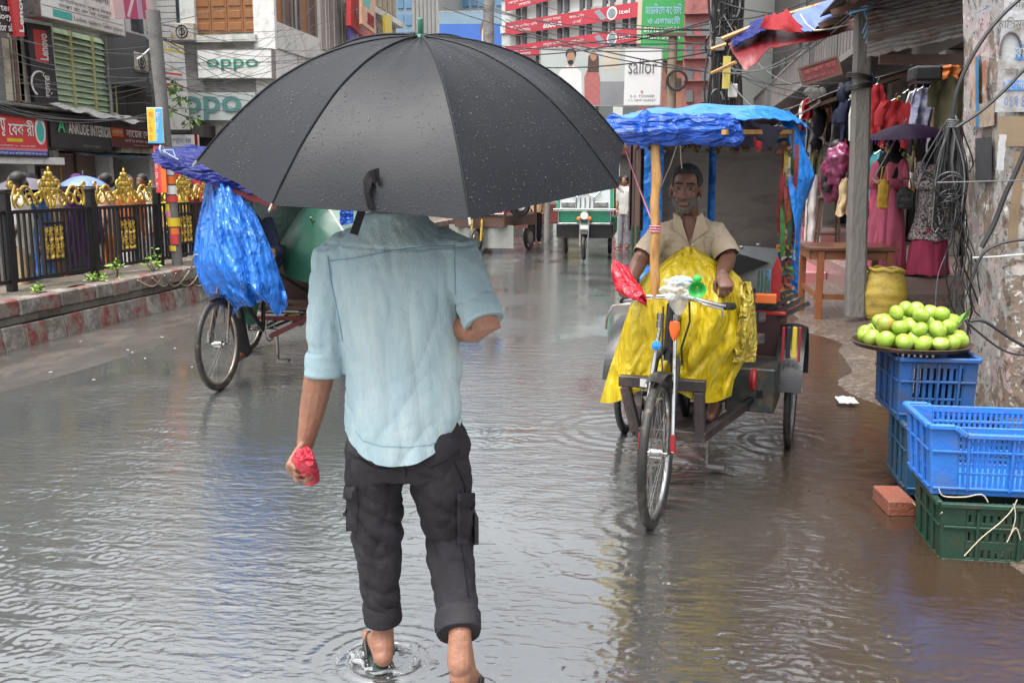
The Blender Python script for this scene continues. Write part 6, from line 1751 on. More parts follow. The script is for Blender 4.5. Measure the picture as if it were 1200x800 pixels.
# ---------- lighter figures for the street
def figure(label, base, h, face, top, low, skin=skin_mid, hair=hairm, dress=False, veil=None, arms='down', name='person', group=None, vox=.014, shorts=False, scarf=None):
    base = Vector(base); f_ = Vector((sin(face), -cos(face), 0)); r_ = Vector((f_.y, -f_.x, 0)); k = h/1.7
    P = lambda x, y, z: base + (r_*x + f_*y)*k + Vector((0, 0, z*k))
    t = thing(name, label, 'person', base, 0, group)
    B = MB()
    head_blob(B, P(0, .015, 1.585), f_, (0, 0, 1), .98*k)
    B.capsule([P(0, 0, 1.38), P(0, 0, 1.50)], [.052*k, .050*k])
    B.loft([P(0, 0, .86), P(0, 0, 1.0), P(0, 0, 1.2), P(0, 0, 1.36), P(0, 0, 1.42)], [(.13*k, .09*k), (.13*k, .09*k), (.15*k, .10*k), (.16*k, .09*k), (.08*k, .06*k)], side=r_)
    aj = []
    for s_ in (-1, 1):
        if arms == 'down' or (arms == 'one' and s_ < 0): a = (P(s_*.17, 0, 1.36), P(s_*.21, -.02, 1.1), P(s_*.20, .06, .88))
        elif arms == 'front' or arms == 'one': a = (P(s_*.17, 0, 1.36), P(s_*.22, .02, 1.10), P(s_*.08, .24, 1.16))
        else: a = (P(s_*.17, 0, 1.36), P(s_*.24, .06, 1.12), P(s_*.12, .30, 1.05))
        aj.append(a)
        B.capsule([a[0], a[0].lerp(a[1], .5), a[1], a[1].lerp(a[2], .5), a[2]], [.048*k, .043*k, .036*k, .034*k, .024*k], n=8)
        hand(B, a[2], (a[2] - a[1]).normalized(), -r_*s_ if arms == 'down' else Vector((0, 0, -1)), .6, .95*k)
        st = .05*s_
        B.capsule([P(s_*.085, 0, .88), P(s_*.09, st*.4 + .01, .48), P(s_*.09, st - .01, .09)], [.078*k, .052*k, .035*k], n=10)
        B.capsule([P(s_*.09, st - .03, .045), P(s_*.095, st + .08, .04), P(s_*.10, st + .17, .028)], [.034*k, .034*k, .024*k], n=8)
    finish(B, vox, 'body', skin, t, 3)
    wr_ = lambda p: .007*fbm((p.x*11, p.y*11, p.z*6), 1, 2)
    T = MB()
    T.loft([P(0, 0, .80 if not dress else 1.0), P(0, 0, 1.0), P(0, 0, 1.2), P(0, 0, 1.36), P(0, 0, 1.43), P(0, 0, 1.455)], [(.165*k, .115*k), (.155*k, .115*k), (.17*k, .12*k), (.185*k, .11*k), (.11*k, .08*k), (.065*k, .06*k)], side=r_)
    for a in aj:
        el = a[1].lerp(a[2], .85 if dress else -.15 + .0)
        T.capsule([a[0], a[0].lerp(a[1], .6)] + ([a[1], el] if dress else [a[1].lerp(a[0], .12)]), [.065*k, .060*k] + ([.055*k, .058*k] if dress else [.058*k]), n=12)
    if dress:
        T.loft([P(0, 0, .06 if low is None else .46), P(0, .0, .3 if low is None else .54), P(0, 0, .6), P(0, 0, .9), P(0, 0, 1.15)], [(.25*k, .23*k), (.24*k, .205*k), (.225*k, .185*k), (.18*k, .135*k), (.16*k, .115*k)], side=r_, n=22)
        finish(T, vox*.85, 'dress', top, t, 3, wr=lambda p: .06*crease(p, (9, 9, 1.3)))
        if low is not None:
            m = MB(); m.loft([P(0, 0, .03), P(0, 0, .2), P(0, 0, .60)], [(.28*k, .255*k), (.25*k, .225*k), (.20*k, .17*k)], side=r_, n=26); finish(m, vox*.85, 'skirt', low, t, 2, wr=lambda p: .018*fbm((p.x*12, p.y*12, p.z*1.2), 1, 2))
    else:
        finish(T, vox*.85, 'shirt', top, t, 3, wr=wr_)
        m = MB(); m.loft([P(0, 0, .84), P(0, 0, .96), P(0, 0, 1.0)], [(.15*k, .105*k), (.15*k, .11*k), (.14*k, .10*k)], side=r_)
        for s_ in (-1, 1):
            st = .05*s_; zb = .46 if shorts else .12
            m.capsule([P(s_*.085, 0, .86), P(s_*.09, st*.4 + .01, .5), P(s_*.09, st*.9, zb)], [.088*k, .070*k, .058*k], n=12)
        finish(m, vox*.85, 'trousers', low, t, 2, wr=wr_)
    if veil is not None:
        m = MB(); c = P(0, -.005, 1.60); m.ell(c, (.098*k, .112*k, .125*k), 18, 12)
        m.loft([P(0, -.02, 1.12), P(0, -.03, 1.25), P(0, -.01, 1.42), P(0, 0, 1.52)], [(.15*k, .13*k), (.19*k, .14*k), (.17*k, .13*k), (.09*k, .095*k)], side=r_)
        finish(m, vox*.8, 'veil', veil, t, 3, wr=lambda p: .008*fbm((p.x*10, p.y*10, p.z*5), 1, 2))
    else:
        m = MB(); m.ell(P(0, -.012, 1.63), (.082*k, .098*k, .085*k), 16, 10); m.ell(P(0, -.06, 1.57), (.068*k, .05*k, .06*k), 12, 8); finish(m, .013, 'hair', hair, t, 1)
    return t, P, aj
def mini_umbrella(label, c, R_, H, mat, grip, tilt=(0, 0, 1), pattern=None, group=None):
    c = Vector(c); n_ = Vector(tilt).normalized(); e1 = n_.orthogonal().normalized(); e2 = n_.cross(e1)
    t = thing('umbrella', label, 'umbrella', grip, 0, group)
    def cp(u, v):
        a = 2*pi*u; q = (a % (pi/4)) - pi/8; r = R_*v*(cos(pi/8)/cos(q)*.7 + .3)*(1 - .03*cos(4*a*0 + 0))
        return c + (e1*cos(a) + e2*sin(a))*r + n_*H*(1 - v**2)
    m = MB(); m.grid(lambda u, v: cp(u, .02 + .98*v), 48, 10); m.build('canopy', mat, t, smooth=True, solid=.003)
    m = MB()
    for k in range(8): m.tube([cp(k/8, v) - n_*.006 for v in np.linspace(.03, 1, 8)], .004, 5)
    m.build('ribs', steel, t)
    m = MB(); m.tube([Vector(grip), c + n_*(H + .06)], .008, 7); m.build('shaft', steel, t)
    return t, cp
# two women on the shop plinth
w1, P1, a1 = figure('woman in a long pink robe and black headscarf under the purple umbrella', (2.56, 12.15, .42), 1.62, radians(-35), pinkc, None, dress=True, veil=blackc, arms='front', vox=.012)
w2, P2, a2 = figure('woman in a speckled dark tunic over a crimson skirt behind the hanging cables', (3.02, 12.0, .42), 1.60, radians(20), floral, magentac, dress=True, veil=blackc, arms='front', vox=.012)
p = at(1068, 158, Y=11.8)
mu, cp = mini_umbrella('dark purple frilled umbrella shared by the two women', p - Vector((.05, 0, .02)), .47, .14, M('umbrella_purple', (.03, .010, .045), .5, .3, 8, .3, 60, spec=.15), (P1(.08, .28, 1.18)), (-.06, -.1, 1))
m = MB()
for k in range(48): 
    a = cp(k/48, 1); m.tube([a, a - Vector((0, 0, .035 + .012*(k % 3)))], .007, 4)
m.build('frill', purplec, mu)
def bag(label, c, w, h, d, mat, name='handbag'):
    t = thing(name, label, 'bag', c); c = Vector(c)
    m = MB(); m.ell(c + Vector((0, 0, h/2)), (w/2, d/2, h/2), 14, 10); m.box(c + Vector((0, 0, h*.42)), (w*.92, d*.8, h*.75))
    finish(m, .012, 'body', mat, t, 3, wr=lambda p: .008*fbm(p*16, 1, 2))
    m = MB(); m.tube([c + Vector((-w*.3, 0, h*.9)), c + Vector((-w*.2, 0, h*1.35)), c + Vector((w*.2, 0, h*1.35)), c + Vector((w*.3, 0, h*.9))], .008, 6); m.build('strap', mat, t, smooth=True)
bag('black handbag hanging at the side of the woman in pink', at(1060, 246, Y=11.75), .20, .26, .1, blackp)
bag('mustard cloth bag held in front by the woman in pink', at(1034, 246, Y=11.7), .13, .36, .08, mustard, 'cloth_bag')
# man bending at the far stall, head of a man beyond the roof
o1, PO, ao = figure('person in an orange vest and dark shorts standing by the white hanging discs', (at(948, 256, Y=24).x, 24, .42), 1.62, radians(150), orangec, blackc, arms='front', shorts=True, skin=skin_dark, vox=.018)
px_ = at(873, 118, Y=20)
figure('dark-haired person behind the rickshaw roof by the far stalls', (px_.x, 20, 1.62 + .42 - 1.2), 1.66, radians(10), greyc, blackc, vox=.02)
# walkers on the far carriageway behind the railing
walk = [(22, 9.2, whitec, creamc, 'walker in cream and white behind the near end of the railing', 1.62, None), (37, 9.9, bluec, pinkc, 'walker in blue top with pink lower wrap under the grey umbrella', 1.60, blackc),
        (62, 10.4, creamc, orangec, 'walker in cream top and orange wrap between the first gold crests', 1.58, None), (92, 10.8, purplec, magentac, 'walker in purple under the blue umbrella behind the railing', 1.60, purplec),
        (125, 11.4, peach, orangec, 'walker in peach shirt and orange lower garment behind the second panel', 1.62, None), (152, 12.4, orangec, whitec, 'walker in orange vest near the poster-covered pole', 1.60, None),
        (168, 13.2, whitec, greyc, 'walker in white shirt and grey trousers beside the poster-covered pole', 1.62, None), (205, 14.5, yellow, blackc, 'walker in yellow top seen past the poster-covered pole', 1.58, None), (222, 15.6, redc, greyc, 'walker in red shirt behind the blue plastic drape', 1.6, None)]
for k, (px, Y, tp_, lw_, lb_, h_, vl) in enumerate(walk):
    b_ = at(px, 240, Y=Y); figure(lb_, (b_.x, Y, 0), h_, random.uniform(-1.5, 1.5), tp_, lw_, vox=.02, skin=skin_mid if k % 2 else skin_dark, veil=vl, dress=vl is not None, group='walkers behind the railing')
p = at(30, 222, Y=9.8); mini_umbrella('dull grey umbrella held behind the railing', p, .36, .13, M('umb_grey', (.10, .085, .11), .4, .2, 6), p - Vector((0, 0, .55)))
p = at(98, 218, Y=10.7); t_, cp = mini_umbrella('blue umbrella with small dark marks held behind the railing', p, .30, .12, M('umb_blue', (.13, .20, .55), .35, .2, 6), p - Vector((0, 0, .55)))
# distant people at the street end
for k, (px, Y, tp_, lw_, lb_) in enumerate([(724, 27, peach, pinkc, 'walker in peach and pink past the green three-wheeler'), (732, 22, whitec, greyc, 'distant walker in white right of the green three-wheeler'), (628, 23, creamc, blackc, 'distant walker in cream by the grey post'), (736, 30, magentac, greyc, 'far walker in magenta near the kerb'), (618, 27, bluec, greyc, 'far walker in blue beside the spare wheel')]):
    b_ = at(px, 260, Y=Y); figure(lb_, (b_.x, Y, 0), 1.62, random.uniform(-.6, .6), tp_, lw_, vox=.022, group='distant walkers at the street end')
p = at(620, 240, Y=26.5); mini_umbrella('tiny bright blue umbrella far down the street', p, .42, .16, M('umb_bright', (.06, .12, .55), .4, .2, 6), p - Vector((0, 0, .6)))
# ------------------------------------------------------------------ cycle rickshaws (local frame: front towards -y, origin on the ground under the rear axle)
def wheel(parent, c, R_=.345, axis=(1, 0, 0), nsp=32, name='wheel', rimm=steel, tyre_r=.021):
    c = Vector(c)
    m = MB(); m.torus(c, R_ - tyre_r, tyre_r, axis, 56, 10); ty = m.build(name, rubber, parent, smooth=True, world=False)
    m = MB(); m.torus(c, R_ - tyre_r*2 - .008, .0125, axis, 56, 8, 1.0); m.build('rim', rimm, ty, smooth=True, world=False)
    ax = Vector(axis).normalized(); u = ax.orthogonal().normalized(); w = ax.cross(u)
    m = MB(); m.tube([c - ax*.05, c - ax*.03, c - ax*.03, c + ax*.03, c + ax*.03, c + ax*.05], [.012, .012, .026, .026, .012, .012], 12); m.build('hub', steel, ty, smooth=True, world=False)
    m = MB()
    for k in range(nsp):
        a = 2*pi*k/nsp; b_ = a + (.55 if k % 2 else -.55); sd = .026 if k % 4 < 2 else -.026
        m.tube([c + ax*sd + (u*cos(b_) + w*sin(b_))*.024, c + (u*cos(a) + w*sin(a))*(R_ - .05)], .0016, 4)
    m.build('spokes', steel, ty, world=False, kind='stuff')
    return ty
def rick_base(t, full=True, wb=1.60, track=.49, rail=black, fm=None, rimm=steel, rod=chrome, rend=red):
    W = dict(world=False)
    wheel(t, (0, -wb, .345), rimm=rimm)
    wheel(t, (-track, 0, .345), rimm=rimm); wheel(t, (track, 0, .345), rimm=rimm)
    m = MB(); m.tube([(-track - .06, 0, .345), (track + .06, 0, .345)], .018, 8); m.build('axle', steel, t, smooth=True, **W)
    hx, hy, hz = 0, -wb + .235, .985
    # fork: two blades plus bright stay rods
    m = MB()
    for s_ in (-1, 1): m.tube([(s_*.012, hy - .025, .80), (s_*.052, hy - .035, .74), (s_*.058, -wb + .06, .50), (s_*.058, -wb, .345)], [.012, .014, .012, .010], 8)
    m.build('fork', rail, t, smooth=True, **W)
    for s_ in (-1, 1):
        m = MB(); m.tube([(s_*.034, hy - .045, .955), (s_*.036, hy - .05, .90), (s_*.075, -wb - .015, .36)], [.010, .010, .009], 8)
        m.tube([(s_*.034, hy - .045, .965), (s_*.034, hy - .045, .935)], .017, 10); m.tube([(s_*.036, hy - .05, .90), (s_*.036, hy - .05, .93)], .016, 10)
        m.build('stay_rod', rod, t, smooth=True, **W)
        m = MB(); m.tube([(s_*.072, -wb + .0, .44), (s_*.075, -wb - .01, .36)], .013, 8); m.build('rod_end', rend, t, smooth=True, **W)
    m = MB(); m.tube([(0, hy - .02, .74), (0, hy + .04, 1.0)], .021, 10); m.tube([(0, hy + .03, .97), (0, hy + .045, 1.03)], .015, 8); m.build('head_tube', rail, t, smooth=True, **W)
    m = MB(); m.grid(lambda u, v: ((v - .5)*.07, -wb + .385*sin(a_ := radians(-25 + 95*u)) , .345 + .385*cos(a_) - .008*(2*v - 1)**2), 16, 5) if False else None
    # front mudguard over the tyre
    g = MB()
    for j in range(17):
        pass
    rg = []
    for j in range(17):
        a = radians(-18 + 85*j/16)
        row = [((v - .5)*.075, -wb + .378*sin(a), .345 + (.378 - .012*(2*v - 1)**2)*cos(a)) for v in np.linspace(0, 1, 5)]
        rg.append([Vector(p) for p in row])
    g.rings(rg, wrap=False); g.build('mudguard', rail, t, smooth=True, solid=.002, **W)
    # handlebar
    m = MB(); m.tube([(-.26, hy + .16, .985), (-.22, hy + .05, 1.0), (-.11, hy + .02, 1.03), (0, hy + .03, 1.04), (.11, hy + .02, 1.03), (.22, hy + .05, 1.0), (.26, hy + .16, .985)], .0125, 8); m.build('handlebar', chrome, t, smooth=True, **W)
    m = MB(); m.tube([(-.18, hy + .0, 1.0), (-.27, hy - .01, .985), (-.30, hy + .0, .93), (-.305, hy + .0, .87)], .006, 6); m.build('brake_lever', steel, t, smooth=True, **W); m = MB(); m.tube([(.15, hy, 1.01), (.24, hy + .01, .99), (.245, hy + .02, .95)], .006, 6); m.build('brake_lever', steel, t, smooth=True, **W)
    for s_ in (-1, 1):
        m = MB(); m.tube([(s_*.245, hy + .10, .992), (s_*.26, hy + .16, .985), (s_*.265, hy + .20, .98)], .019, 10); m.build('grip', blackp, t, smooth=True, **W)
    m = MB(); m.tube([(-.02, hy - .06, 1.0), (-.015, hy - .08, .9), (-.02, hy - .06, .75), (.03, -wb + .05, .5)], .004, 5); m.tube([(.09, hy, 1.02), (.10, hy - .03, .93), (.06, hy - .0, .80), (.05, hy + .1, .7)], .005, 5); m.tube([(.02, hy - .06, .98), (.02, hy - .07, .80), (.012, hy - .09, .72)], .004, 5)
    m.build('brake_cable', cable_m, t, smooth=True, **W)
    # bicycle frame and chassis
    m = MB()
    m.tube([(0, hy + .03, .93), (0, -.78, .86)], .019, 8); m.tube([(0, hy + .02, .78), (0, -.80, .33)], .019, 8); m.tube([(0, -.80, .33), (0, -.72, .92)], .018, 8)
    for s_ in (-1, 1): m.tube([(s_*.03, -.80, .33), (s_*.07, -.05, .36)], .012, 6); m.tube([(s_*.03, -.74, .84), (s_*.25, -.25, .55)], .014, 6)
    m.build('frame', rail, t, smooth=True, **W)
    m = MB(); m.tube([(-.12, -.80, .33), (.12, -.80, .33)], .012, 8); m.box((.12, -.80, .20), (.012, .03, .27)); m.box((-.12, -.80, .46), (.012, .03, .27)); m.box((.17, -.80, .08), (.09, .07, .02)); m.box((-.17, -.80, .59), (.09, .07, .02)); m.torus((.06, -.80, .33), .09, .006, (1, 0, 0), 24, 5); m.build('pedals', steel, t, smooth=True, **W)
    m = MB(); rg = []
    for u, w, z in ((0, .03, .945), (.3, .045, .95), (.6, .085, .955), (.9, .10, .965), (1.0, .07, .955)):
        y = -.86 + .26*u; rg.append([(x*w, y, z - .03*abs(x)**2 - (0 if k < 5 else .045)) for k, x in enumerate((-1, -.5, 0, .5, 1, .9, .4, -.4, -.9))])
    m.rings(rg); m.build('saddle', blackp, t, smooth=True, **W)
    m = MB()
    for s_ in (-1, 1): m.bar((s_*.36, -.62, .44), (s_*.36, .52, .44), .045, .05); m.bar((s_*.12, -.95, .30), (s_*.36, -.55, .43), .03, .035)
    for y in (-.6, 0, .5): m.bar((-.38, y, .40), (.38, y, .40), .035, .035)
    m.build('chassis', fm or rail, t, bevel=.003, **W)
    m = MB(); m.span((-.42, -.60, .47), (.42, -.18, .50)); m.build('footboard', browndark, t, bevel=.003, **W)
    m = MB(); m.span((-.42, -.17, .50), (.42, .44, .82)); m.build('seat_box', M('seat_box_dark', (.05, .02, .02), .5, .4, 7) if 'seat_box_dark' not in MATS else MATS['seat_box_dark'], t, bevel=.01, **W)
    for s_ in (-1, 1):
        g = MB(); rg = []
        for j in range(15):
            a = radians(-80 + 165*j/14)
            rg.append([Vector((s_*track + (v - .5)*.15, .40*sin(a), .345 + (.40 - .02*(2*v - 1)**2)*cos(a))) for v in np.linspace(0, 1, 6)])
        g.rings(rg, wrap=False); g.build('rear_mudguard', black, t, smooth=True, solid=.003, **W)
    return hy

# ---------- rickshaw coming towards us
RZ = radians(-10.4)
rk = thing('cycle_rickshaw', 'decorated cycle rickshaw with blue tarpaulin roof on a bamboo pole coming through the water', 'rickshaw', (.26, 5.88, -.03), RZ)
hy = rick_base(rk)
RM = wm(rk); LI = RM.inverted()
def rl(px, py, Y): return LI @ at(px, py, Y=Y)          # surveyed point in the rickshaw's own frame
W = dict(world=False)
# front bumper frame of dark square tube
m = MB(); bz0, bz1, by = .33, .585, -1.18
xl_, xr_ = rl(738, 440, 4.86).x, rl(826, 440, 4.86).x
m.bar((xl_ - .03, by, bz1), (xr_ + .03, by, bz1), .05, .055); m.bar((xl_, by, bz1 - .03), (xl_ + .06, by, bz0), .05, .05, (0, 1, 0)); m.bar((xr_, by, bz1 - .03), (xr_ + .01, by, bz0), .05, .05, (0, 1, 0)); m.bar((xl_ + .06, by + .001, bz0), (xr_ + .04, by + .001, bz0), .05, .05)
m.bar((xr_ + .02, by, bz0), (.40, -.25, .42), .04, .05); m.bar((xl_ + .06, by, bz0), (-.36, -.25, .42), .04, .05); m.span((xl_ + .05, -1.14, bz0 - .02), (xr_ + .03, -.5, bz0 + .015))
m.build('bumper_frame', M('bumper_brown', (.035, .026, .026), .5, .3, 9, dirt=((.10, .07, .05), .3, 8)), rk, bevel=.004, **W)
m = MB(); m.span((xl_ + .08, by - .027, bz1 - .02), (xl_ + .115, by - .024, bz1 + .02)); m.span((xr_ - .15, by - .027, bz1 - .02), (xr_ - .11, by - .024, bz1 + .02)); m.build('sticker', white, rk, **W)
# blue reflector disc and orange tag on the fork
p = rl(769, 405, 4.33); m = MB(); m.lathe([(.002, 0), (.020, 0), (.024, -.004), (.022, .008), (.002, .014)], 7, p, Matrix.Rotation(radians(90), 3, 'X')); m.build('blue_reflector', M('reflector_blue', (.03, .25, .75), .25, .1, 20, coat=.4), rk, **W)
p = rl(791, 384, 4.42); m = MB(); rg = [[p + Vector((.024*s_*cos(a), -.012 + .012*sin(a), z)) for a in np.linspace(0, 2*pi, 9)[:-1]] for s_, z in ((.9, .03), (1.05, .0), (.75, -.035), (.1, -.06))]; m.rings(rg); m.build('orange_tag', M('tag_orange', (.85, .13, .02), .3, .1, 9, coat=.3), rk, smooth=True, **W)
# bamboo pole
b0, b1 = rl(767, 350, 4.58), rl(769, 151, 4.60)
m = MB(); pts = [b0.lerp(b1, k/14) + Vector((.004*sin(k*1.4), .004*cos(k*2), 0)) for k in range(15)]; m.tube(pts, [.0215 + (.003 if k % 4 == 2 else 0) for k in range(15)], 10); m.build('bamboo_pole', bamboo, rk, smooth=True, **W)
m = MB()
for q in range(5): m.torus(b1 + Vector((0, 0, -.01 - .012*q)), .026, .006, (.2*sin(q*2), .1, 1), 14, 5)
for q in range(6): a = q*1.1; m.tube([b1 + Vector((.02*cos(a), -.02, -.02)), b1 + Vector((.05*cos(a), -.035, -.01 + .03*sin(a*2)))], .004, 4)
m.build('pole_lashing', straw, rk, **W)
m = MB()
for q in range(3): m.torus(b0.lerp(b1, .40) + Vector((0, 0, .012*q)), .025, .004, (0, .1, 1), 12, 5)
m.build('pole_tape', pinkp, rk, **W)
# hood: hoops, posts, back panels, roof
x0, x1 = rl(752, 240, 6.05).x, rl(925, 240, 5.95).x
yb = .36
posts_ = [(x0, -.02), (x1, -.02), (x0, yb), (x1, yb)]
m = MB()
for (xx, yy) in posts_: m = MB(); m.bar((xx, yy, .80), (xx, yy, 1.86), .035, .035); m.build('hood_post', browndark, rk, bevel=.003, **W)
m = MB()
for yy in (-.02, yb): m.bar((x0, yy, 1.84), (x1, yy, 1.84), .03, .03)
for xx in (x0, x1): m.bar((xx, -.02, 1.80), (xx, yb, 1.80), .03, .03); m.bar((xx, -.02, 1.845), (b1.x + (xx - b1.x)*.6, b1.y, b1.z - .02), .022, .022)
m.build('hood_rail', bamboo, rk, **W)
gx0, gx1 = rl(829, 220, 6.2).x, rl(838, 220, 6.2).x
m = MB(); m.span((x0 + .03, yb - .02, 1.14), (gx0, yb - .006, 1.80)); m.build('back_panel', plyw, rk, **W)
m = MB(); m.span((gx1, yb - .02, 1.14), (x1 - .02, yb - .006, 1.80)); m.build('back_panel', plyw, rk, **W)
m = MB(); zz = 1.36; m.span((gx1 + .01, yb - .026, zz), (x1 - .04, yb - .0195, zz + .012)); m.span((x0 + .05, yb - .026, zz), (gx0 - .01, yb - .0195, zz + .012)); m.build('panel_batten', plyw, rk, **W)
m = MB(); m.grid(lambda u, v: (x0 - .04 + (x1 - x0 + .10)*u, yb + .02 + .02*noise.noise(Vector((u*5, v*5, 2))), .85 + 1.02*v), 20, 14); m.build('back_sheet', tarplight, rk, smooth=True, solid=.003, **W)
# passenger backrest and seat
m = MB(); m.grid(lambda u, v: (-.36 + .72*u, .27 - .05*sin(pi*v), .90 + .26*v + .02*sin(pi*u)), 12, 6); m.build('seat_back', silver, rk, smooth=True, solid=.04, **W)
m = MB()
for px, py in ((888, 287), (868, 290)):
    q = rl(px, py, 6.0); m.ell((q.x, .20, q.z), (.014, .01, .014), 8, 6)
m.build('seat_button', chrome, rk, smooth=True, **W)
m = MB(); m.span((-.40, -.16, .82), (.40, .30, .91)); m.build('seat', blackp, rk, bevel=.03, seg=3, smooth=True, **W)
m = MB(); m.prism([(-.02, 0), (.20, .10), (-.02, .16)], (.12, .19, .98), (1, 0, 0), (0, 0, 1), .01); m.build('seat_tear', blackp, rk, **W)
# roof tarpaulin: from the rolled front edge back over the hood, hanging down on the right
fL, fM, fR = rl(700, 140, 4.72), rl(769, 134, 4.60), rl(905, 150, 5.05)
zf = b1.z
def roofp(u, v):
    xf = -.36 + (.36 + rl(880, 150, 4.9).x)*u
    xb = (x0 - .10) + (x1 + .10 - x0 + .10)*u
    yf = b1.y - .02 + .28*max(0, u - .45)**1.2; yk = yb + .06
    x = xf + (xb - xf)*v; y = yf + (yk - yf)*v
    z = zf + .04 + (1.93 - zf)*sin(v*pi/2)**.8 + .05*sin(pi*u)*v - .10*max(0, u - .86)/.14*v - .06*(1 - min(1, u/.1))
    return Vector((x, y, z + .022*crease(Vector((u, v, 1)), (3, 7, 1))*(.4 + v) + .004*sin(u*22 + v*6)))
m = MB(); m.grid(lambda u, v: roofp(u, v), 60, 34); roof = m.build('roof_tarpaulin', tarplight, rk, smooth=True, solid=.004, **W)
m = MB()                                              # rolled and bunched deep blue front edge
rg = []
for i in range(64):
    u = i/63; c = roofp(u, 0.0) + Vector((0, -.01, -.045 - .03*max(0, (u - .9)/.1))); r = (.062 if u < .9 else .062*sqrt(max(.02, 1 - ((u - .9)/.1)**2))) + (.022 if abs(u - .33) < .05 else 0)*(1 - abs(u - .33)/.05) + .012*noise.noise(Vector((u*7, 0, 0)))
    rg.append([c + Vector((0, r*.7*cos(a), r*1.05*sin(a)))*(1 + .12*sin(a*6 + u*2.5) + .45*crease(Vector((u, cos(a), sin(a))), (5, 4.5, 4.5))) for a in np.linspace(0, 2*pi, 23)[:-1]])
m.rings(rg); m.build('front_roll', tarpblue, rk, smooth=True, **W)
# darker flap folded inwards at the right front corner
def flap(pxs, ys, mat, nm, nx=16, ny=8, bulge=.06):
    (a, b_), (c, d) = [(rl(*pxs[0], ys[0]), rl(*pxs[1], ys[1])), (rl(*pxs[2], ys[2]), rl(*pxs[3], ys[3]))]
    m = MB(); m.grid(lambda u, v: a.lerp(b_, u).lerp(c.lerp(d, u), v) + Vector((0, -bulge*sin(pi*u)*sin(pi*v), .02*fbm((u*4, v*4, a.x), 1, 2) - .02*sin(pi*u))), nx, ny)
    return m.build(nm, mat, rk, smooth=True, solid=.004, **W)
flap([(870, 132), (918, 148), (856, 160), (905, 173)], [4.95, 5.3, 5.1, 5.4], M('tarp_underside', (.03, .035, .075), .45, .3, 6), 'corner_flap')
flap([(800, 150), (870, 140), (815, 163), (872, 168)], [4.8, 4.95, 4.9, 5.1], tarpdeep, 'inner_fold')
flap([(836, 152), (855, 151), (836, 161), (853, 160)], [4.78, 4.8, 4.80, 4.82], orange, 'orange_scrap', 4, 4, .01)
flap([(884, 160), (893, 162), (884, 172), (892, 173)], [5.0, 5.0, 5.02, 5.02], red, 'red_scrap', 4, 4, .01)
# side sheet on the right, flaring out
pR = [(925, 130), (940, 152), (949, 185), (951, 208), (942, 235), (940, 268), (932, 305)]; pI = [(900, 132), (918, 152), (926, 180), (928, 205), (928, 235), (929, 268), (928, 305)]
def sidep(u, v):
    k = v*(len(pR) - 1); i = min(int(k), len(pR) - 2); f_ = k - i
    a = rl(*pI[i], 5.70).lerp(rl(*pI[i+1], 5.70), f_); b_ = rl(*pR[i], 5.95).lerp(rl(*pR[i+1], 5.95), f_)
    return a.lerp(b_, u) + Vector((.02*sin(v*9 + u*3), .05*sin(u*4 + v*5), .015*fbm((u*5, v*7, 3), 1, 2)))
m = MB(); m.grid(sidep, 14, 36); m.build('side_sheet', tarplight, rk, smooth=True, solid=.004, **W)
# left side: dark curtain, blue strip of sheet
m = MB(); xa_, xb_ = rl(734, 200, 5.9).x, rl(752, 200, 5.9).x
m.grid(lambda u, v: (xa_ + (xb_ - xa_)*u, .0 + .03*sin(u*9), 1.27 + .58*v), 10, 8); m.build('side_curtain', M('curtain_brown', (.055, .035, .03), .7, .3, 6), rk, smooth=True, solid=.01, **W)
m = MB(); m.grid(lambda u, v: (x0 - .06 + .16*u, .25 + .03*sin(v*7), .86 + .95*v + .02*sin(u*5)), 8, 16); m.build('side_sheet', tarplight, rk, smooth=True, solid=.004, **W)
m = MB()
for px in (737, 743): q = rl(px, 300, 5.8); m.tube([(q.x, -.03, .60), (q.x - .01, -.03, 1.30)], .012, 6)
m.build('side_bar', M('bar_green', (.02, .06, .03), .5, .2, 8), rk, smooth=True, **W)
# fringe of bright ribbons on the right post
rib_c = [M('rib%d' % k, c_, .7, .3, 30, dirt=((.04, .03, .02), .35, 26)) for k, c_ in enumerate([(.30, .03, .03), (.42, .30, .04), (.05, .20, .05), (.34, .05, .04), (.45, .40, .30), (.02, .10, .05), (.40, .14, .03), (.22, .02, .03)])]
for k in range(8):
    u0 = k/8; m = MB(); xk = x1 - .045 + .075*u0; zt_ = 1.78 - .03*k % .1
    m.grid(lambda u, v: (xk + .026*u + .008*sin(v*6 + k) + .012*v*(1 if k % 2 else -.4), -.06 + .02*cos(v*7 + k*2), zt_ - (.50 + .05*(k % 3))*v), 3, 14); m.build('ribbon', rib_c[k], rk, smooth=True, solid=.003, **W)
for k in range(14):
    z = 1.27 - k*.032; m = MB()
    for q in range(4): a = q*1.6 + k; m.prism([(0, 0), (.05, .012), (.055, -.012)], (x1 + .01 + .012*sin(k*2), -.07, z), (cos(a), sin(a)*.5, .3*sin(a)), (0, .3, 1), .004)
    m.build('tassel', rib_c[(k*3) % 8], rk, **W)
# garland under the front edge of the hood
m = MB()
for k in range(60):
    u = k/59; p = Vector((x0 + (x1 - x0)*u, -.10 + random.uniform(-.03, .03), 1.78 + random.uniform(-.05, .03))); q = random.uniform(.012, .022)
    m.ell(p, (q, q, q), 6, 4)
m.build('garland', M('garland', (.07, .06, .03), .6, .5, 30, dirt=((.25, .05, .03), .4, 30)), rk, kind='stuff', **W)
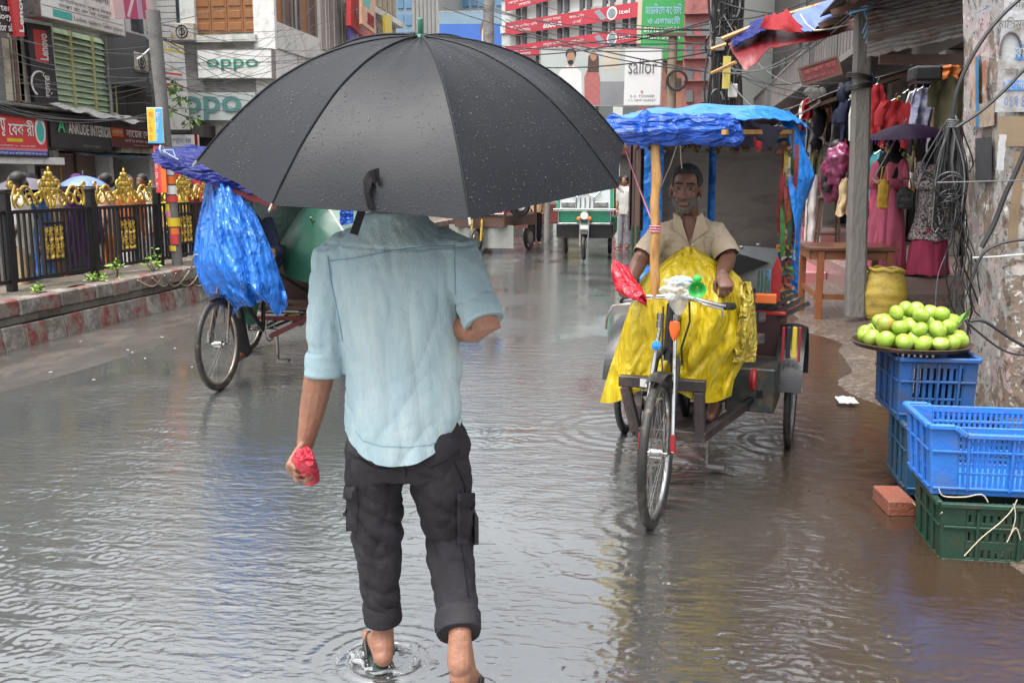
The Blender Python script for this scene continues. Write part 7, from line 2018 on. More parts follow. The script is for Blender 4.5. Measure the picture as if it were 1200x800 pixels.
# red scraps, side decoration and boxes of the body seen right of the drape
m = MB(); 
for (px, py, w, h) in ((897, 345, .12, .03), (905, 365, .16, .02)):
    q = rl(px, py, 5.55); m.box((q.x, -.33, q.z), (w, .05, h))
m.build('red_trim', red, rk, bevel=.004, **W)
q = rl(908, 325, 5.5); m = MB(); m.prism([(-.03, -.14), (.035, -.13), (.04, .05), (.015, .13), (-.01, .06)], (q.x, -.36, q.z), (1, 0, 0), (0, 0, 1), .02); m.build('red_guard', red, rk, bevel=.006, **W)
for k in range(4):
    q = rl(912 + k*7, 352 + k*3, 5.5); m = MB(); m.bar(q + Vector((-.10, 0, -.03 - .012*k)), q + Vector((.07, .02, .06 - .01*k)), .03, .02); m.build('rubber_strip', rubber, rk, **W)
for k, (px0, px1, mt) in enumerate(((916, 921, red), (921, 928, blackp), (928, 935, yellow), (935, 940, red))):
    a, b_ = rl(px0, 418, 5.45), rl(px1, 382, 5.45); m = MB(); m.span((a.x, -.40 + .004*k, a.z - .02 if mt is red else a.z), (b_.x, -.385 + .004*k, b_.z)); m.build('mudguard_flap', mt, rk, bevel=.002, **W)
a, b_ = rl(884, 348, 5.3), rl(902, 318, 5.3); m = MB(); m.span((a.x, -.42, a.z), (b_.x, -.40, b_.z)); m.build('picture_panel', M('panel_paint', (.05, .16, .13), .4, .6, 18, dirt=((.1, .25, .5), .4, 20)), rk, **W)
for k in range(5):
    xx = a.x + (b_.x - a.x)*k/4; m = MB(); m.tube([(xx, -.43, a.z), (xx, -.43, b_.z)], .004, 5); m.build('guard_rod', steel, rk, **W)
q = rl(896, 352, 5.2); m = MB(); m.span((q.x - .06, -.52, q.z - .03), (q.x + .05, -.46, q.z + .02)); m.build('orange_box', orange, rk, bevel=.004, **W)
q = rl(886, 445, 5.15); m = MB(); m.lathe([(.001, 0), (.055, 0), (.06, .012), (.05, .03), (.001, .034)], 20, q, Matrix.Rotation(radians(-90), 3, 'Y')); m.build('red_disc', red, rk, smooth=True, **W)
m = MB(); m.span((.18, -.62, .34), (.44, -.2, .58)); m.build('tool_box', M('box_dark', (.02, .028, .026), .5, .4, 8, dirt=((.08, .05, .03), .4, 9)), rk, bevel=.008, **W)
m = MB()
for k in range(12): q = rl(866 + random.uniform(0, 34), 345 + random.uniform(0, 60), 5.35); m.box(q, (random.uniform(.02, .06),)*3, random.random())
m.build('bundled_gear', kind='stuff', mat=M('gear', (.06, .07, .08), .5, .5, 14, dirt=((.2, .1, .03), .35, 9)), parent=rk, bevel=.004, **W)
# thin cord from the hood to the bamboo pole
m = MB(); m.tube(cat(rl(734, 178, 4.9), b0.lerp(b1, .42), .01, 8), .004, 5); m.build('cord', pinkp, rk, **W)
m = MB(); m.tube([rl(800, 205, 5.0), rl(798, 188, 4.98), rl(797, 160, 4.9)], .003, 4); m.tube([rl(775, 218, 4.9), rl(785, 195, 4.95), rl(795, 165, 4.9)], .003, 4); m.build('hanging_thread', straw, rk, **W)

# things on the handlebar: clear bag, green horn, red cloth
gpL, gpR = RM @ Vector((-.26, hy + .16, .99)), RM @ Vector((.26, hy + .16, .99))
c = at(795, 338, Y=4.47)
m = MB(); m.ell(c, (.062, .05, .046), 40, 26); m.v = [tuple(Vector(v) + (Vector(v) - c)*(.9*crease(Vector(v), (26, 26, 30)) + .35*fbm(Vector(v)*22, 1, 3))) for v in m.v]
cbg = m.build('plastic_bag', plastic_clear, smooth=True, label='crumpled clear plastic bag tied round the handlebar centre', cat='bag')
m = MB(); m.ell(c + Vector((.012, .0, .035)), (.055, .03, .02), 14, 8); m.v = [tuple(Vector(v) + Vector((0, 0, .012*noise.noise(Vector(v)*40)))) for v in m.v]; m.build('blue_print', M('print_lightblue', (.22, .42, .66), .3, .5, 30, dirt=((.75, .78, .8), .45, 30)), cbg, smooth=True)
m = MB(); m.loft([c + Vector((0, 0, -.03)), c + Vector((.0, 0, -.08)), c + Vector((.005, 0, -.12))], [(.05, .03), (.035, .02), (.015, .01)], n=12); m.v = [tuple(Vector(v) + Vector((.01*noise.noise(Vector(v)*30), 0, 0))) for v in m.v]; m.build('bag_tail', plastic_clear, cbg, smooth=True)
c = at(817, 336, Y=4.43)
hn = thing('horn', 'bright green plastic horn clamped to the handlebar right of the clear bag', 'horn', c)
m = MB(); m.lathe([(.004, .0), (.018, .0), (.026, -.02), (.038, -.045), (.040, -.047), (.036, -.046), (.022, -.02), (.004, -.012)], 18, c, Matrix.Rotation(radians(-80), 3, 'X'), cap=False); m.build('bell', plastic_green, hn, smooth=True)
m = MB(); m.ell(c + Vector((.0, .02, .035)), (.02, .02, .018), 12, 8); m.build('bulb', plastic_green, hn, smooth=True)
# ---------- its driver
dr = thing('person', 'grey-bearded rickshaw driver in a beige checked shirt holding the handlebar', 'person', RM @ Vector((0, -.74, .93)))
D = lambda px, py, Y=5.15: at(px, py, Y=Y)
mb = MB(); hf = Vector((-.12, -.985, -.10)); hc = D(804, 221, 5.04)
PH_, Rh = head_blob(mb, hc, hf, (0.03, 0, 1), 1.0)
mb.capsule([D(806, 262, 5.14), D(805, 240, 5.10)], [.060, .056])
mb.loft([D(810, 350, 5.25), D(809, 320, 5.20), D(808, 290, 5.15), D(807, 268, 5.13), D(806, 255, 5.13)], [(.15, .11), (.15, .10), (.165, .10), (.15, .085), (.065, .06)], n=18)
gl_, gr_ = gpL + Vector((0, .03, .045)), gpR + Vector((0, .03, .045))
sL, sR = D(772, 277, 5.09), D(842, 275, 5.09); eL, eR = D(750, 305, 5.0), D(853, 303, 5.02)
wL, wR = gl_ + Vector((.03, .10, .045)), D(846, 320, 4.80)
for a, b_, c_ in ((sL, eL, wL), (sR, eR, wR)): mb.capsule([a, a.lerp(b_, .5), b_, b_.lerp(c_, .35), b_.lerp(c_, .75), c_], [.055, .050, .043, .043, .034, .027])
hand(mb, wL, (gl_ - wL).normalized() + Vector((0, 0, -.1)), (-.0, .3, -1), [.95, .95, 1.0, 1.0], 1.0, .6)
hand(mb, wR, (gr_ - wR).normalized() + Vector((0, 0, -.1)), (.0, .3, -1), [.85, .9, .95, 1.0], 1.0, .6, flip=-1)
for s_ in (-1, 1):
    h_ = RM @ Vector((s_*.10, -.74, .93)); k_ = RM @ Vector((s_*.15, -.98, .80 if s_ < 0 else .74)); a_ = RM @ Vector((s_*.15, -.80, .66 if s_ < 0 else .42))
    mb.capsule([h_, h_.lerp(k_, .5), k_, k_.lerp(a_, .4), a_], [.085, .072, .052, .048, .034]); mb.capsule([a_, a_ + (RM.to_3x3() @ Vector((0, -.17, -.04)))], [.034, .026])
finish(mb, .0042, 'body', skin_dark, dr, 3)
# eyes, brows, beard, hair
for s_ in (-1, 1):
    m = MB(); e = PH_(s_*.033, .070, .006); m.ell(e, (.0120, .0100, .0050), 10, 8, Rh); ey = m.build('eye', eyew, dr, smooth=True)
    m = MB(); m.ell(e + Rh @ Vector((0, .0062, .0006)), (.0058, .005, .0046), 10, 8, Rh); m.build('iris', eyeb, ey, smooth=True)
    m = MB(); m.capsule([PH_(s_*.014, .088, .031), PH_(s_*.034, .089, .036), PH_(s_*.052, .078, .030)], [.0045, .0055, .0035], n=6); m.build('eyebrow', hairm, dr, smooth=True)
mb = MB(); mb.ell(PH_(0, .028, -.058), (.064, .064, .056), 16, 10, Rh); mb.ell(PH_(0, .058, -.093), (.040, .034, .030), 12, 8, Rh)
mb.capsule([PH_(-.026, .088, -.051), PH_(0, .095, -.048), PH_(.026, .088, -.051)], [.006, .0075, .006], n=8)
co, no, fs = remesh(mb, .0045, 2)
def beard_ok(p):
    l = Rh.transposed() @ (Vector(p) - hc)
    if l.y < -.02 or l.z > -.038: return False
    if abs(l.x) < .024 and -.079 < l.z < -.056 and l.y > .05: return False
    return True
ok = [beard_ok(p) for p in co]
co = co + no*np.array([.0 + .0035*noise.noise(Vector(p)*150) for p in co])[:, None]
fs = [f for f in fs if all(ok[i] for i in f)]; from_np(co, fs).build('beard', beardm, dr, smooth=True, solid=-.002)
mb = MB(); mb.ell(PH_(0, -.016, .040), (.081, .098, .085), 20, 12, Rh); mb.ell(PH_(0, -.05, -.01), (.074, .055, .06), 14, 8, Rh)
co, no, fs = remesh(mb, .006, 2)
okh = []
for p in co:
    l = Rh.transposed() @ (Vector(p) - hc); okh.append(not (l.y > .045 and l.z < .085 - .2*max(0, l.y - .045)))
co = co + no*np.array([.004*noise.noise(Vector(p)*90) for p in co])[:, None]
from_np(co, [f for f in fs if all(okh[i] for i in f)]).build('hair', M('hair_greying', (.03, .027, .025), .7, .6, 60, .8, 200), dr, smooth=True, solid=-.004)
# shirt with open collar
mb = MB()
mb.loft([D(810, 352, 5.25), D(809, 320, 5.20), D(808, 290, 5.15), D(807, 270, 5.13), D(806, 256, 5.13)], [(.165, .125), (.17, .120), (.185, .118), (.175, .10), (.085, .075)], n=24)
for a, b_, cut in ((sL, eL, .84), (sR, eR, .88)):
    q = a.lerp(b_, cut); mb.capsule([D(807, 274, 5.13), a, a.lerp(b_, .5), q], [.072, .070, .066, .068], n=14)
cuts = [(sL.lerp(eL, .84), (eL - sL), .10), (sR.lerp(eR, .88), (eR - sR), .10), (D(806, 252, 5.13), (0, -.25, 1), .13)]
def dsh(p): return fbm((p.x*12, p.y*12, p.z*7), 1, 3)*.0085 + fbm(p*34, 1, 2)*.0015
dshirt = finish(mb, .0055, 'shirt', plaid, dr, 3, wr=dsh, cuts=cuts, solid=-.003)
ds = bvh(dshirt)
# plaid lines woven into the cloth
N, L, b = nodes_of(plaid)
tcn = N.new('ShaderNodeTexCoord'); sp = N.new('ShaderNodeSeparateXYZ'); L.new(tcn.outputs['Object'], sp.inputs[0])
def lines(out, f_):
    mm = N.new('ShaderNodeMath'); mm.operation = 'MULTIPLY'; mm.inputs[1].default_value = f_; L.new(out, mm.inputs[0])
    fr = N.new('ShaderNodeMath'); fr.operation = 'FRACT'; L.new(mm.outputs[0], fr.inputs[0])
    lt = N.new('ShaderNodeMath'); lt.operation = 'LESS_THAN'; lt.inputs[1].default_value = .16; L.new(fr.outputs[0], lt.inputs[0]); return lt.outputs[0]
ad = N.new('ShaderNodeMath'); ad.operation = 'ADD'; L.new(lines(sp.outputs['X'], 34), ad.inputs[0]); L.new(lines(sp.outputs['Z'], 30), ad.inputs[1])
ml = N.new('ShaderNodeMath'); ml.operation = 'MULTIPLY'; ml.inputs[1].default_value = .10; L.new(ad.outputs[0], ml.inputs[0])
mxn = N.new('ShaderNodeMix'); mxn.data_type = 'RGBA'; src = b.inputs['Base Color'].links[0].from_socket
L.new(ml.outputs[0], mxn.inputs['Factor']); L.new(src, mxn.inputs['A']); mxn.inputs['B'].default_value = (.16, .11, .08, 1); L.new(mxn.outputs['Result'], b.inputs['Base Color'])
# open neck wedge, collar wings, placket
def surf(px, py, l): 
    h_ = hit(ds, px, py, l); return h_ if h_ is not None else D(px, py, 5.01)
m = MB(); A = [surf(796, 257, .008), surf(806, 252, .008), surf(818, 257, .008), surf(815, 270, .008), surf(809, 288, .007), surf(802, 272, .008)]; m.add(A, [(0, 1, 2, 3, 4, 5)]); m.build('open_neck', skin_dark, dr, smooth=True, solid=.002)
for s_, P4 in ((-1, [(789, 249), (797, 254), (806, 282), (788, 270)]), (1, [(823, 249), (817, 254), (811, 283), (831, 270)])):
    m = MB(); q = [surf(*p_, .014) for p_ in P4]; m.grid(lambda u, v: q[0].lerp(q[1], u).lerp(q[3].lerp(q[2], u), v) + Vector((0, -.006*sin(pi*v), .0)), 6, 8); m.build('collar', plaid, dr, smooth=True, solid=.004)
m = MB(); pts = [surf(810 + .2*k, 280 + k*2.0, .003) for k in range(8)]; m.tube(pts, .0035, 5); m.build('placket', plaid, dr, smooth=True)
for k in range(2):
    m = MB(); m.ell(surf(812, 287 + k*11, .006), (.005, .003, .005), 8, 6); m.build('button', whitec, dr)
m = MB(); q = [surf(825, 279, .004), surf(845, 277, .004), surf(845, 300, .004), surf(826, 301, .004)]; m.grid(lambda u, v: q[0].lerp(q[1], u).lerp(q[3].lerp(q[2], u), v), 4, 5); m.build('chest_pocket', plaid, dr, smooth=True, solid=.003)
mb = MB()
for s_ in (-1, 1):
    h_ = RM @ Vector((s_*.10, -.72, .95)); k_ = RM @ Vector((s_*.15, -.98, .80 if s_ < 0 else .74)); a_ = RM @ Vector((s_*.15, -.80, .68 if s_ < 0 else .46)); mb.capsule([h_, h_.lerp(k_, .5), k_, k_.lerp(a_, .5), a_], [.10, .088, .068, .064, .058])
finish(mb, .009, 'trousers', charcoal, dr, 3, wr=lambda p: .005*fbm(p*14, 1, 2))
# red cloth wrapped over the left grip and hand
c0, c1, c2 = at(728, 319, Y=4.66), at(735, 335, Y=4.60), at(752, 349, Y=4.54)
m = MB(); P_ = [c0 + Vector((-.01, .02, .01)), c0, c0.lerp(c1, .5), c1, c1.lerp(c2, .5), c2, c2 + Vector((.02, 0, -.01))]; m.loft(P_, [(.02, .02), (.038, .032), (.044, .038), (.044, .038), (.036, .032), (.027, .024), (.018, .015)], side=(1, 0, .6), n=36)
m.v = [tuple(Vector(v) + (Vector(v) - c0.lerp(c2, .5))*.9*crease(Vector((v[0] - v[2]*.8, v[1], v[2] + v[0])), (38, 30, 9))) for v in m.v]
m.build('grip_wrap', plastic_red, smooth=True, label='shiny red plastic wrapped over the driver\'s handlebar grip', cat='cover')
# yellow polythene drape over his lap
rows = [(289, 783, 832, 5.06, 4.98), (300, 768, 852, 5.02, 4.93), (318, 752, 868, 4.95, 4.88), (342, 742, 877, 4.90, 4.84), (370, 733, 884, 4.88, 4.82), (400, 724, 886, 4.88, 4.82), (425, 716, 872, 4.87, 4.82), (448, 709, 860, 4.86, 4.81), (468, 703, 857, 4.86, 4.80)]
def drape(u, v):
    k = v*(len(rows) - 1); i = min(int(k), len(rows) - 2); f_ = k - i
    r = [a + (b_ - a)*f_ for a, b_ in zip(rows[i], rows[i+1])]
    w = 4*u*(1 - u)
    px = r[1] + (r[2] - r[1])*u; Yd = r[3] + .10*(1 - w) - .06*w*min(1, v*2)
    py = r[0] + (9*sin(u*8.5 + 1) - 8 + 8*abs(u - .45))*v**3 + (14*(1 - w)*(1 - v)**2)
    knee = .05*math.exp(-((u - .28)/.13)**2 - ((v - .42)/.25)**2) + .055*math.exp(-((u - .75)/.13)**2 - ((v - .45)/.25)**2)
    fold = .016*sin(u*24 + 2.2*sin(v*5)) * v**.8 + .05*crease(Vector((u + v*.25, v, 2)), (5.5, 1.6, 1)) + .03*crease(Vector((u - v*.6, v + u*.5, 7)), (6, 2.5, 1)) + .04
    return at(px, py, Y=Yd - knee*1.2 - fold*1.25)
m = MB(); m.grid(drape, 70, 60); m.build('plastic_sheet', polyyellow, smooth=True, solid=.003, label='big yellow plastic sheet draped over the rickshaw driver\'s lap and frame', cat='plastic sheet')
m = MB(); rows2 = [(330, 866, 880), (360, 868, 884), (400, 862, 887), (424, 858, 885)]
def bulgeb(u, v):
    k = v*3; i = min(int(k), 2); f_ = k - i; r = [a + (b_ - a)*f_ for a, b_ in zip(rows2[i], rows2[i+1])]
    return at(r[1] + (r[2] - r[1])*u, r[0], Y=4.80 + .1*u - .05*sin(pi*u)*sin(pi*v) + .06*crease(Vector((u, v, 5)), (2.5, 5, 1)) + .03*crease(Vector((u + v, v, 8)), (6, 11, 1)))
m.grid(bulgeb, 16, 24); m.build('plastic_sheet', crinkle(M('polythene_yellow_thin', (.58, .45, .07), .24, .25, 9, alpha=.9), ((12, .8), (30, .4)), .03), smooth=True, solid=.003, label='small crumpled yellow plastic bundle at the right edge of the drape', cat='plastic sheet')

# ---------- rickshaw on the left with the blue polythene
lk = thing('cycle_rickshaw', 'cycle rickshaw on the left half hidden by a blue plastic sheet and the umbrella', 'rickshaw', (-3.27, 8.2, 0), 0)
hy2 = rick_base(lk, rod=M('rod_rust', (.22, .15, .11), .4, .3, 14, metal=.6), rend=steel, rimm=M('rim_rust', (.40, .36, .30), .35, .3, 12, metal=.8, dirt=((.18, .1, .05), .4, 12)), fm=maroon)
LM = wm(lk); LJ = LM.inverted()
def ll(px, py, Y): return LJ @ at(px, py, Y=Y)
# green hood of the passenger seat
hx0, hx1 = ll(322, 260, 8.0).x, ll(430, 260, 8.0).x
hx0, hx1 = -.52, .62
def hood(u, v):
    a = pi*v; return Vector((hx0 + (hx1 - hx0)*u, .28 - .50*cos(a)*.9 - .12, .98 + .80*sin(a)**.7 + .02*sin(u*pi*6)))
m = MB(); m.grid(hood, 40, 20); m.build('hood', hoodgreen, lk, smooth=True, solid=.01, **W)
m = MB(); m.span((hx0, -.12, .72), (hx1, -.08, 1.0)); m.build('seat_front', hoodgreen, lk, bevel=.01, **W)
m = MB(); m.grid(lambda u, v: (hx0 + .02 + (hx1 - hx0 - .04)*u, -.14 - .03*sin(u*11), .62 + 1.02*v), 20, 8); m.build('rain_curtain', hoodgreen, lk, smooth=True, solid=.008, **W)
# dark blue roof sheet with a red hem
q0, q1, q2, q3 = ll(186, 174, 7.0), ll(330, 172, 7.2), ll(190, 197, 6.7), ll(322, 236, 6.9)
def roof2(u, v): 
    return q0.lerp(q1, u).lerp(q2.lerp(q3, u), v) + Vector((0, -.12*sin(pi*v), .025*fbm((u*6, v*4, 9), 1, 3) + .01*sin(pi*v) + .012*sin(v*16 + u*5)))
m = MB(); m.grid(roof2, 36, 16); m.build('roof_tarpaulin', tarpdeep, lk, smooth=True, solid=.006, **W)
m = MB(); m.grid(lambda u, v: q0.lerp(q1, u) + Vector((.06*v, 1.1*v, .02*sin(pi*v*.6) + .02*fbm((u*5, v*5, 4), 1, 2))), 24, 12); m.build('roof_tarpaulin', tarpdeep, lk, smooth=True, solid=.006, **W)
m = MB(); m.grid(lambda u, v: roof2(.42 + .58*u, 1.0) + Vector((0, .02, -.07*v*u**.6)), 20, 3); m.build('roof_hem', tarpred, lk, smooth=True, solid=.005, **W)
m = MB(); c = ll(190, 176, 6.75)
m.tube([c, c + Vector((.06, -.02, -.03)), c + Vector((.14, -.03, -.07))], .006, 5); m.tube([c + Vector((.03, -.02, 0)), c + Vector((.10, -.03, .0)), c + Vector((.12, -.03, -.05))], .005, 5); m.torus(c, .03, .008, (1, 0, .3), 14, 5); m.build('lashing', ltblue, lk, smooth=True, **W)
for xx, yy in ((-.5, .1), (.55, .1)): m = MB(); m.tube([(xx*.8, yy, .62), (xx, yy, 1.72)], .016, 7); m.build('roof_post', bamboo, lk, smooth=True, **W)
q = ll(345, 372, 8.0); m = MB(); m.box((q.x, -.2, q.z), (.10, .02, .055), radians(0)); m.build('yellow_reflector', yellow, lk, **W)
m = MB()
for k in range(16): q = ll(random.uniform(300, 365), random.uniform(345, 385), 7.7); m.bar(q, q + Vector((random.uniform(-.2, .2), random.uniform(-.1, .1), random.uniform(-.05, .05))), .03, .03)
m.build('underframe', M('underframe_rust', (.12, .06, .045), .6, .4, 12), lk, **W)
m = MB(); m.grid(lambda u, v: ll(284 + 22*u - 6*v, 352 + 28*v, 7.35) + Vector((0, .03*sin(u*5), 0)), 6, 6); m.build('mud_flap', M('flap_green', (.02, .12, .07), .5, .2, 8), lk, smooth=True, solid=.005, **W)
# blue polythene over handlebar and driver
rows3 = [(206, 243, 272, 6.92), (222, 240, 283, 6.86), (245, 236, 296, 6.80), (275, 229, 310, 6.74), (305, 226, 322, 6.70), (330, 233, 330, 6.68), (348, 243, 336, 6.68), (360, 262, 337, 6.70)]
def bl(u, v):
    k = v*(len(rows3) - 1); i = min(int(k), len(rows3) - 2); f_ = k - i
    r = [a + (b_ - a)*f_ for a, b_ in zip(rows3[i], rows3[i+1])]; w = 4*u*(1 - u)
    fold = .022*sin(u*15 + v*3)*(.3 + v)*.8 + .09*crease(Vector((u + v*.3, v, 3)), (5, 1.3, 1)) + .05*crease(Vector((u - v*.6, v + u*.6, 8)), (6, 2.2, 1)) + .05
    return at(r[1] + (r[2] - r[1])*u, r[0] + (6*sin(u*9) + 4*sin(u*17))*v**3 - 4*(1 - w)*(1 - v), Y=r[3] + .28*(1 - w) - fold*1.3 - .06*sin(pi*v))
m = MB(); m.grid(bl, 56, 60); m.build('plastic_sheet', polyblue, smooth=True, solid=.003, label='bright blue plastic sheet hanging over the left rickshaw and its driver', cat='plastic sheet')
# driver behind the sheet
dv = thing('person', 'left rickshaw driver in a dark navy jacket mostly behind blue plastic', 'person', LM @ Vector((0, -.7, .93)))
V = lambda px, py, Y=7.35: at(px, py, Y=Y)
mb = MB(); head_blob(mb, V(287, 222, 7.38), (0, -1, 0), (0, 0, 1), 1.0); mb.capsule([V(288, 255), V(288, 238)], [.06, .055])
mb.loft([V(288, 345), V(288, 300), V(288, 270), V(288, 252)], [(.15, .11), (.15, .10), (.16, .10), (.07, .06)])
ar = [(V(312, 262), V(322, 300, 7.25), LM @ Vector((.26, hy2 + .2, 1.0))), (V(264, 262), V(252, 300, 7.25), LM @ Vector((-.26, hy2 + .2, 1.0)))]
for a, b_, c_ in ar: mb.capsule([a, b_, c_], [.052, .043, .03]); hand(mb, c_, (0, -1, -.1), (0, 0, -1), 1.0)
for s_ in (-1, 1):
    h_ = LM @ Vector((s_*.10, -.74, .93)); k_ = LM @ Vector((s_*.14, -1.10, .76)); a_ = LM @ Vector((s_*.15, -.86, .38 + .24*s_)); mb.capsule([h_, k_, a_], [.08, .055, .036]); mb.capsule([a_, a_ + Vector((0, -.17, -.03))], [.034, .026])
finish(mb, .009, 'body', skin_dark, dv, 3)
mb = MB(); mb.loft([V(288, 348), V(288, 300), V(288, 270), V(288, 250)], [(.17, .13), (.17, .12), (.18, .12), (.085, .075)])
for a, b_, c_ in ar: mb.capsule([V(288, 266), a, b_, b_.lerp(c_, .8)], [.08, .075, .064, .052])
finish(mb, .009, 'jacket', navy, dv, 3, wr=lambda p: .010*fbm(p*11, 1, 3))
mb = MB(); mb.ell(V(287, 222, 7.38) + Vector((0, .012, .04)), (.084, .1, .085), 18, 10); finish(mb, .01, 'hair', hairm, dv, 2)
mb = MB()
for s_ in (-1, 1):
    h_ = LM @ Vector((s_*.10, -.74, .95)); k_ = LM @ Vector((s_*.14, -1.10, .76)); a_ = LM @ Vector((s_*.15, -.86, .40 + .24*s_)); mb.capsule([h_, k_, a_], [.098, .07, .06])
finish(mb, .011, 'trousers', charcoal, dv, 3)
# green umbrella beside the passenger hood
p = at(392, 262, Y=7.5)
mini_umbrella('dark green umbrella with a pale edge showing between the hood and the walking man', p + Vector((-.06, 0, -.10)), .48, .2, umbgreen, p + Vector((-.1, .3, -.55)), (-.25, -.75, .6))
m = MB(); a, b_ = at(386, 245, Y=6.9), at(402, 270, Y=6.9); m.bar(a, b_, .02, .012); m.build('pale_strap', whitec, label='pale band along the edge of the green umbrella', cat='strap')
m = MB(); m.grid(lambda u, v: at(398 + 16*u, 243 + 22*v - 4*u, Y=7.0) + Vector((0, .05*sin(u*3), 0)), 6, 5); m.build('blue_cloth', tarpblue, smooth=True, solid=.01, label='scrap of blue sheet behind the walking man\'s collar', cat='cloth')
# ------------------------------------------------------------------ battery three-wheelers down the street
def fat_wheel(parent, c, R_=.25, w=.045, name='wheel'):
    m = MB(); m.torus(c, R_ - w*.8, w*.8, (1, 0, 0), 30, 8, 1.1); ty = m.build(name, rubber, parent, smooth=True, world=False)
    m = MB(); m.tube([Vector(c) + Vector((-.04, 0, 0)), Vector(c) + Vector((.04, 0, 0))], R_*.55, 16); m.build('rim', steel, ty, smooth=True, world=False)
    return ty
W = dict(world=False)
g0 = at(682, 305, Z=0)
ge = thing('battery_rickshaw', 'green battery three-wheeler with a wide windscreen facing us under the umbrella rim', 'three-wheeler', (g0.x, g0.y + 1.0, 0), radians(2))
fat_wheel(ge, (0, -1.05, .27), .27); fat_wheel(ge, (-.46, .55, .27), .27); fat_wheel(ge, (.46, .55, .27), .27)
m = MB()
for s_ in (-1, 1): m.tube([(s_*.075, -1.05, .27), (s_*.08, -.95, .75)], .022, 7)
m.build('fork', steel, ge, smooth=True, **W)
m = MB(); rg = []
for j in range(9):
    a = radians(-40 + 80*j/8); rg.append([Vector(((v - .5)*.14, -1.05 + .33*sin(a), .27 + .33*cos(a))) for v in (0, .5, 1)])
m.rings(rg, wrap=False); m.build('mudguard', black, ge, smooth=True, solid=.004, **W)
m = MB(); m.prism([(-.52, 0), (.52, 0), (.52, .26), (-.52, .26)], (0, -.88, .70), (1, 0, 0), (0, -.12, 1), .05); m.build('front_panel', green, ge, bevel=.01, **W)
m = MB(); m.span((-.55, -.84, .42), (.55, .9, .70)); m.build('body', black, ge, bevel=.02, **W)
for q in (-.53, .53): m = MB(); m.span((q - .07, .25, .46), (q + .07, .9, .80)); m.build('side_box', green, ge, bevel=.02, **W)
m = MB(); m.bar((-.60, -.99, .97), (.60, -.99, .97), .035, .035); m.bar((-.5, -.98, .70), (-.5, -.98, .97), .025, .025, (0, 1, 0)); m.bar((.5, -.98, .70), (.5, -.98, .97), .025, .025, (0, 1, 0)); m.bar((-.5, -.98, .705), (.5, -.98, .705), .025, .025); m.build('crash_rail', chrome, ge, bevel=.004, **W)
for s_ in (-1, 1):
    m = MB(); m.bar((s_*.52, -.88, .95), (s_*.50, -.70, 1.75), .055, .055); m.build('post', green, ge, bevel=.006, **W)
    m = MB(); m.bar((s_*.55, .85, .7), (s_*.53, .85, 1.72), .04, .04); m.build('post', green, ge, bevel=.006, **W)
m = MB(); m.prism([(-.49, 0), (.49, 0), (.47, .78), (-.47, .78)], (0, -.86, .98), (1, 0, 0), (0, .21, 1), .008); m.build('windscreen', M('windscreen_pale', (.45, .50, .49), .12, .15, 3, spec=.7), ge, **W)
m = MB()
for a, b_ in (((-.17, -.885, 1.0), (-.17, -.86, 1.2)), ((.17, -.885, 1.0), (.17, -.86, 1.2)), ((-.17, -.86, 1.2), (0, -.84, 1.32)), ((.17, -.86, 1.2), (0, -.84, 1.32)), ((-.3, -.84, 1.32), (-.17, -.86, 1.2)), ((.3, -.84, 1.32), (.17, -.86, 1.2)), ((0, -.89, 1.0), (0, -.86, 1.2)), ((-.09, -.89, 1.0), (-.09, -.86, 1.2)), ((.09, -.89, 1.0), (.09, -.86, 1.2))): m.tube([a, b_], .014, 6)
m.build('front_grille', chrome, ge, **W)
for s_ in (-1, 1):
    m = MB(); m.span((s_*.32 - .13, -.90, 1.02), (s_*.32 + .13, -.88, 1.12)); m.build('vent', steel, ge, bevel=.01, **W)
    m = MB(); m.ell((s_*.10, -1.0, .80), (.05, .04, .045), 10, 8); m.build('indicator', orange, ge, smooth=True, **W)
m = MB(); m.tube([(0, -1.03, .86), (0, -.95, .86)], .075, 16); m.build('headlight', white, ge, smooth=True, **W)
m = MB(); m.span((-.07, -1.01, .60), (.07, -1.0, .68)); m.build('number_plate', white, ge, **W)
m = MB(); m.grid(lambda u, v: (-.60 + 1.2*u, -.85 + 1.85*v, 1.72 + .10*sin(pi*u)), 12, 6); m.build('roof', green, ge, smooth=True, solid=.02, **W)
m = MB(); m.span((-.48, .2, .70), (.48, .7, .82)); m.span((-.48, .65, .82), (.48, .75, 1.25)); m.build('seat', maroon, ge, bevel=.03, **W)

r0 = at(572, 298, Z=0)
re_ = thing('battery_rickshaw', 'red battery three-wheeler with a spare wheel on its side beyond the shoulder of the man', 'three-wheeler', (r0.x, r0.y + 1.0, 0), radians(-14))
fat_wheel(re_, (0, -1.05, .28), .28); fat_wheel(re_, (-.52, .6, .27), .27); fat_wheel(re_, (.52, .6, .27), .27)
m = MB()
for s_ in (-1, 1): m.tube([(s_*.11, -1.05, .28), (s_*.11, -.98, .72)], .026, 8)
m.build('fork', gold, re_, smooth=True, **W)
m = MB(); m.span((-.58, -.9, .55), (.58, .95, .80)); m.build('body', browndark, re_, bevel=.02, **W)
m = MB(); m.span((-.50, -.93, .80), (.56, -.89, 1.0)); m.build('front_panel', red, re_, bevel=.01, **W)
for k in range(8):
    m = MB(); x = -.45 + k*.13; m.bar((x, -.915, 1.0), (x + .02, -.80, 1.55), .05, .02, (0, 1, 0)); m.build('front_slat', (red, whitec, pinkp)[k % 3], re_, **W)
m = MB(); m.bar((-.7, -1.0, .83), (.62, -1.0, .83), .045, .04); m.bar((-.3, -.97, 1.06), (.6, -.97, 1.06), .03, .03); m.bar((-.3, -.97, 1.0), (-.3, -1.0, .83), .03, .03, (0, 1, 0)); m.bar((.6, -.97, 1.06), (.6, -1.0, .83), .03, .03, (0, 1, 0)); m.build('crash_rail', chrome, re_, bevel=.004, **W)
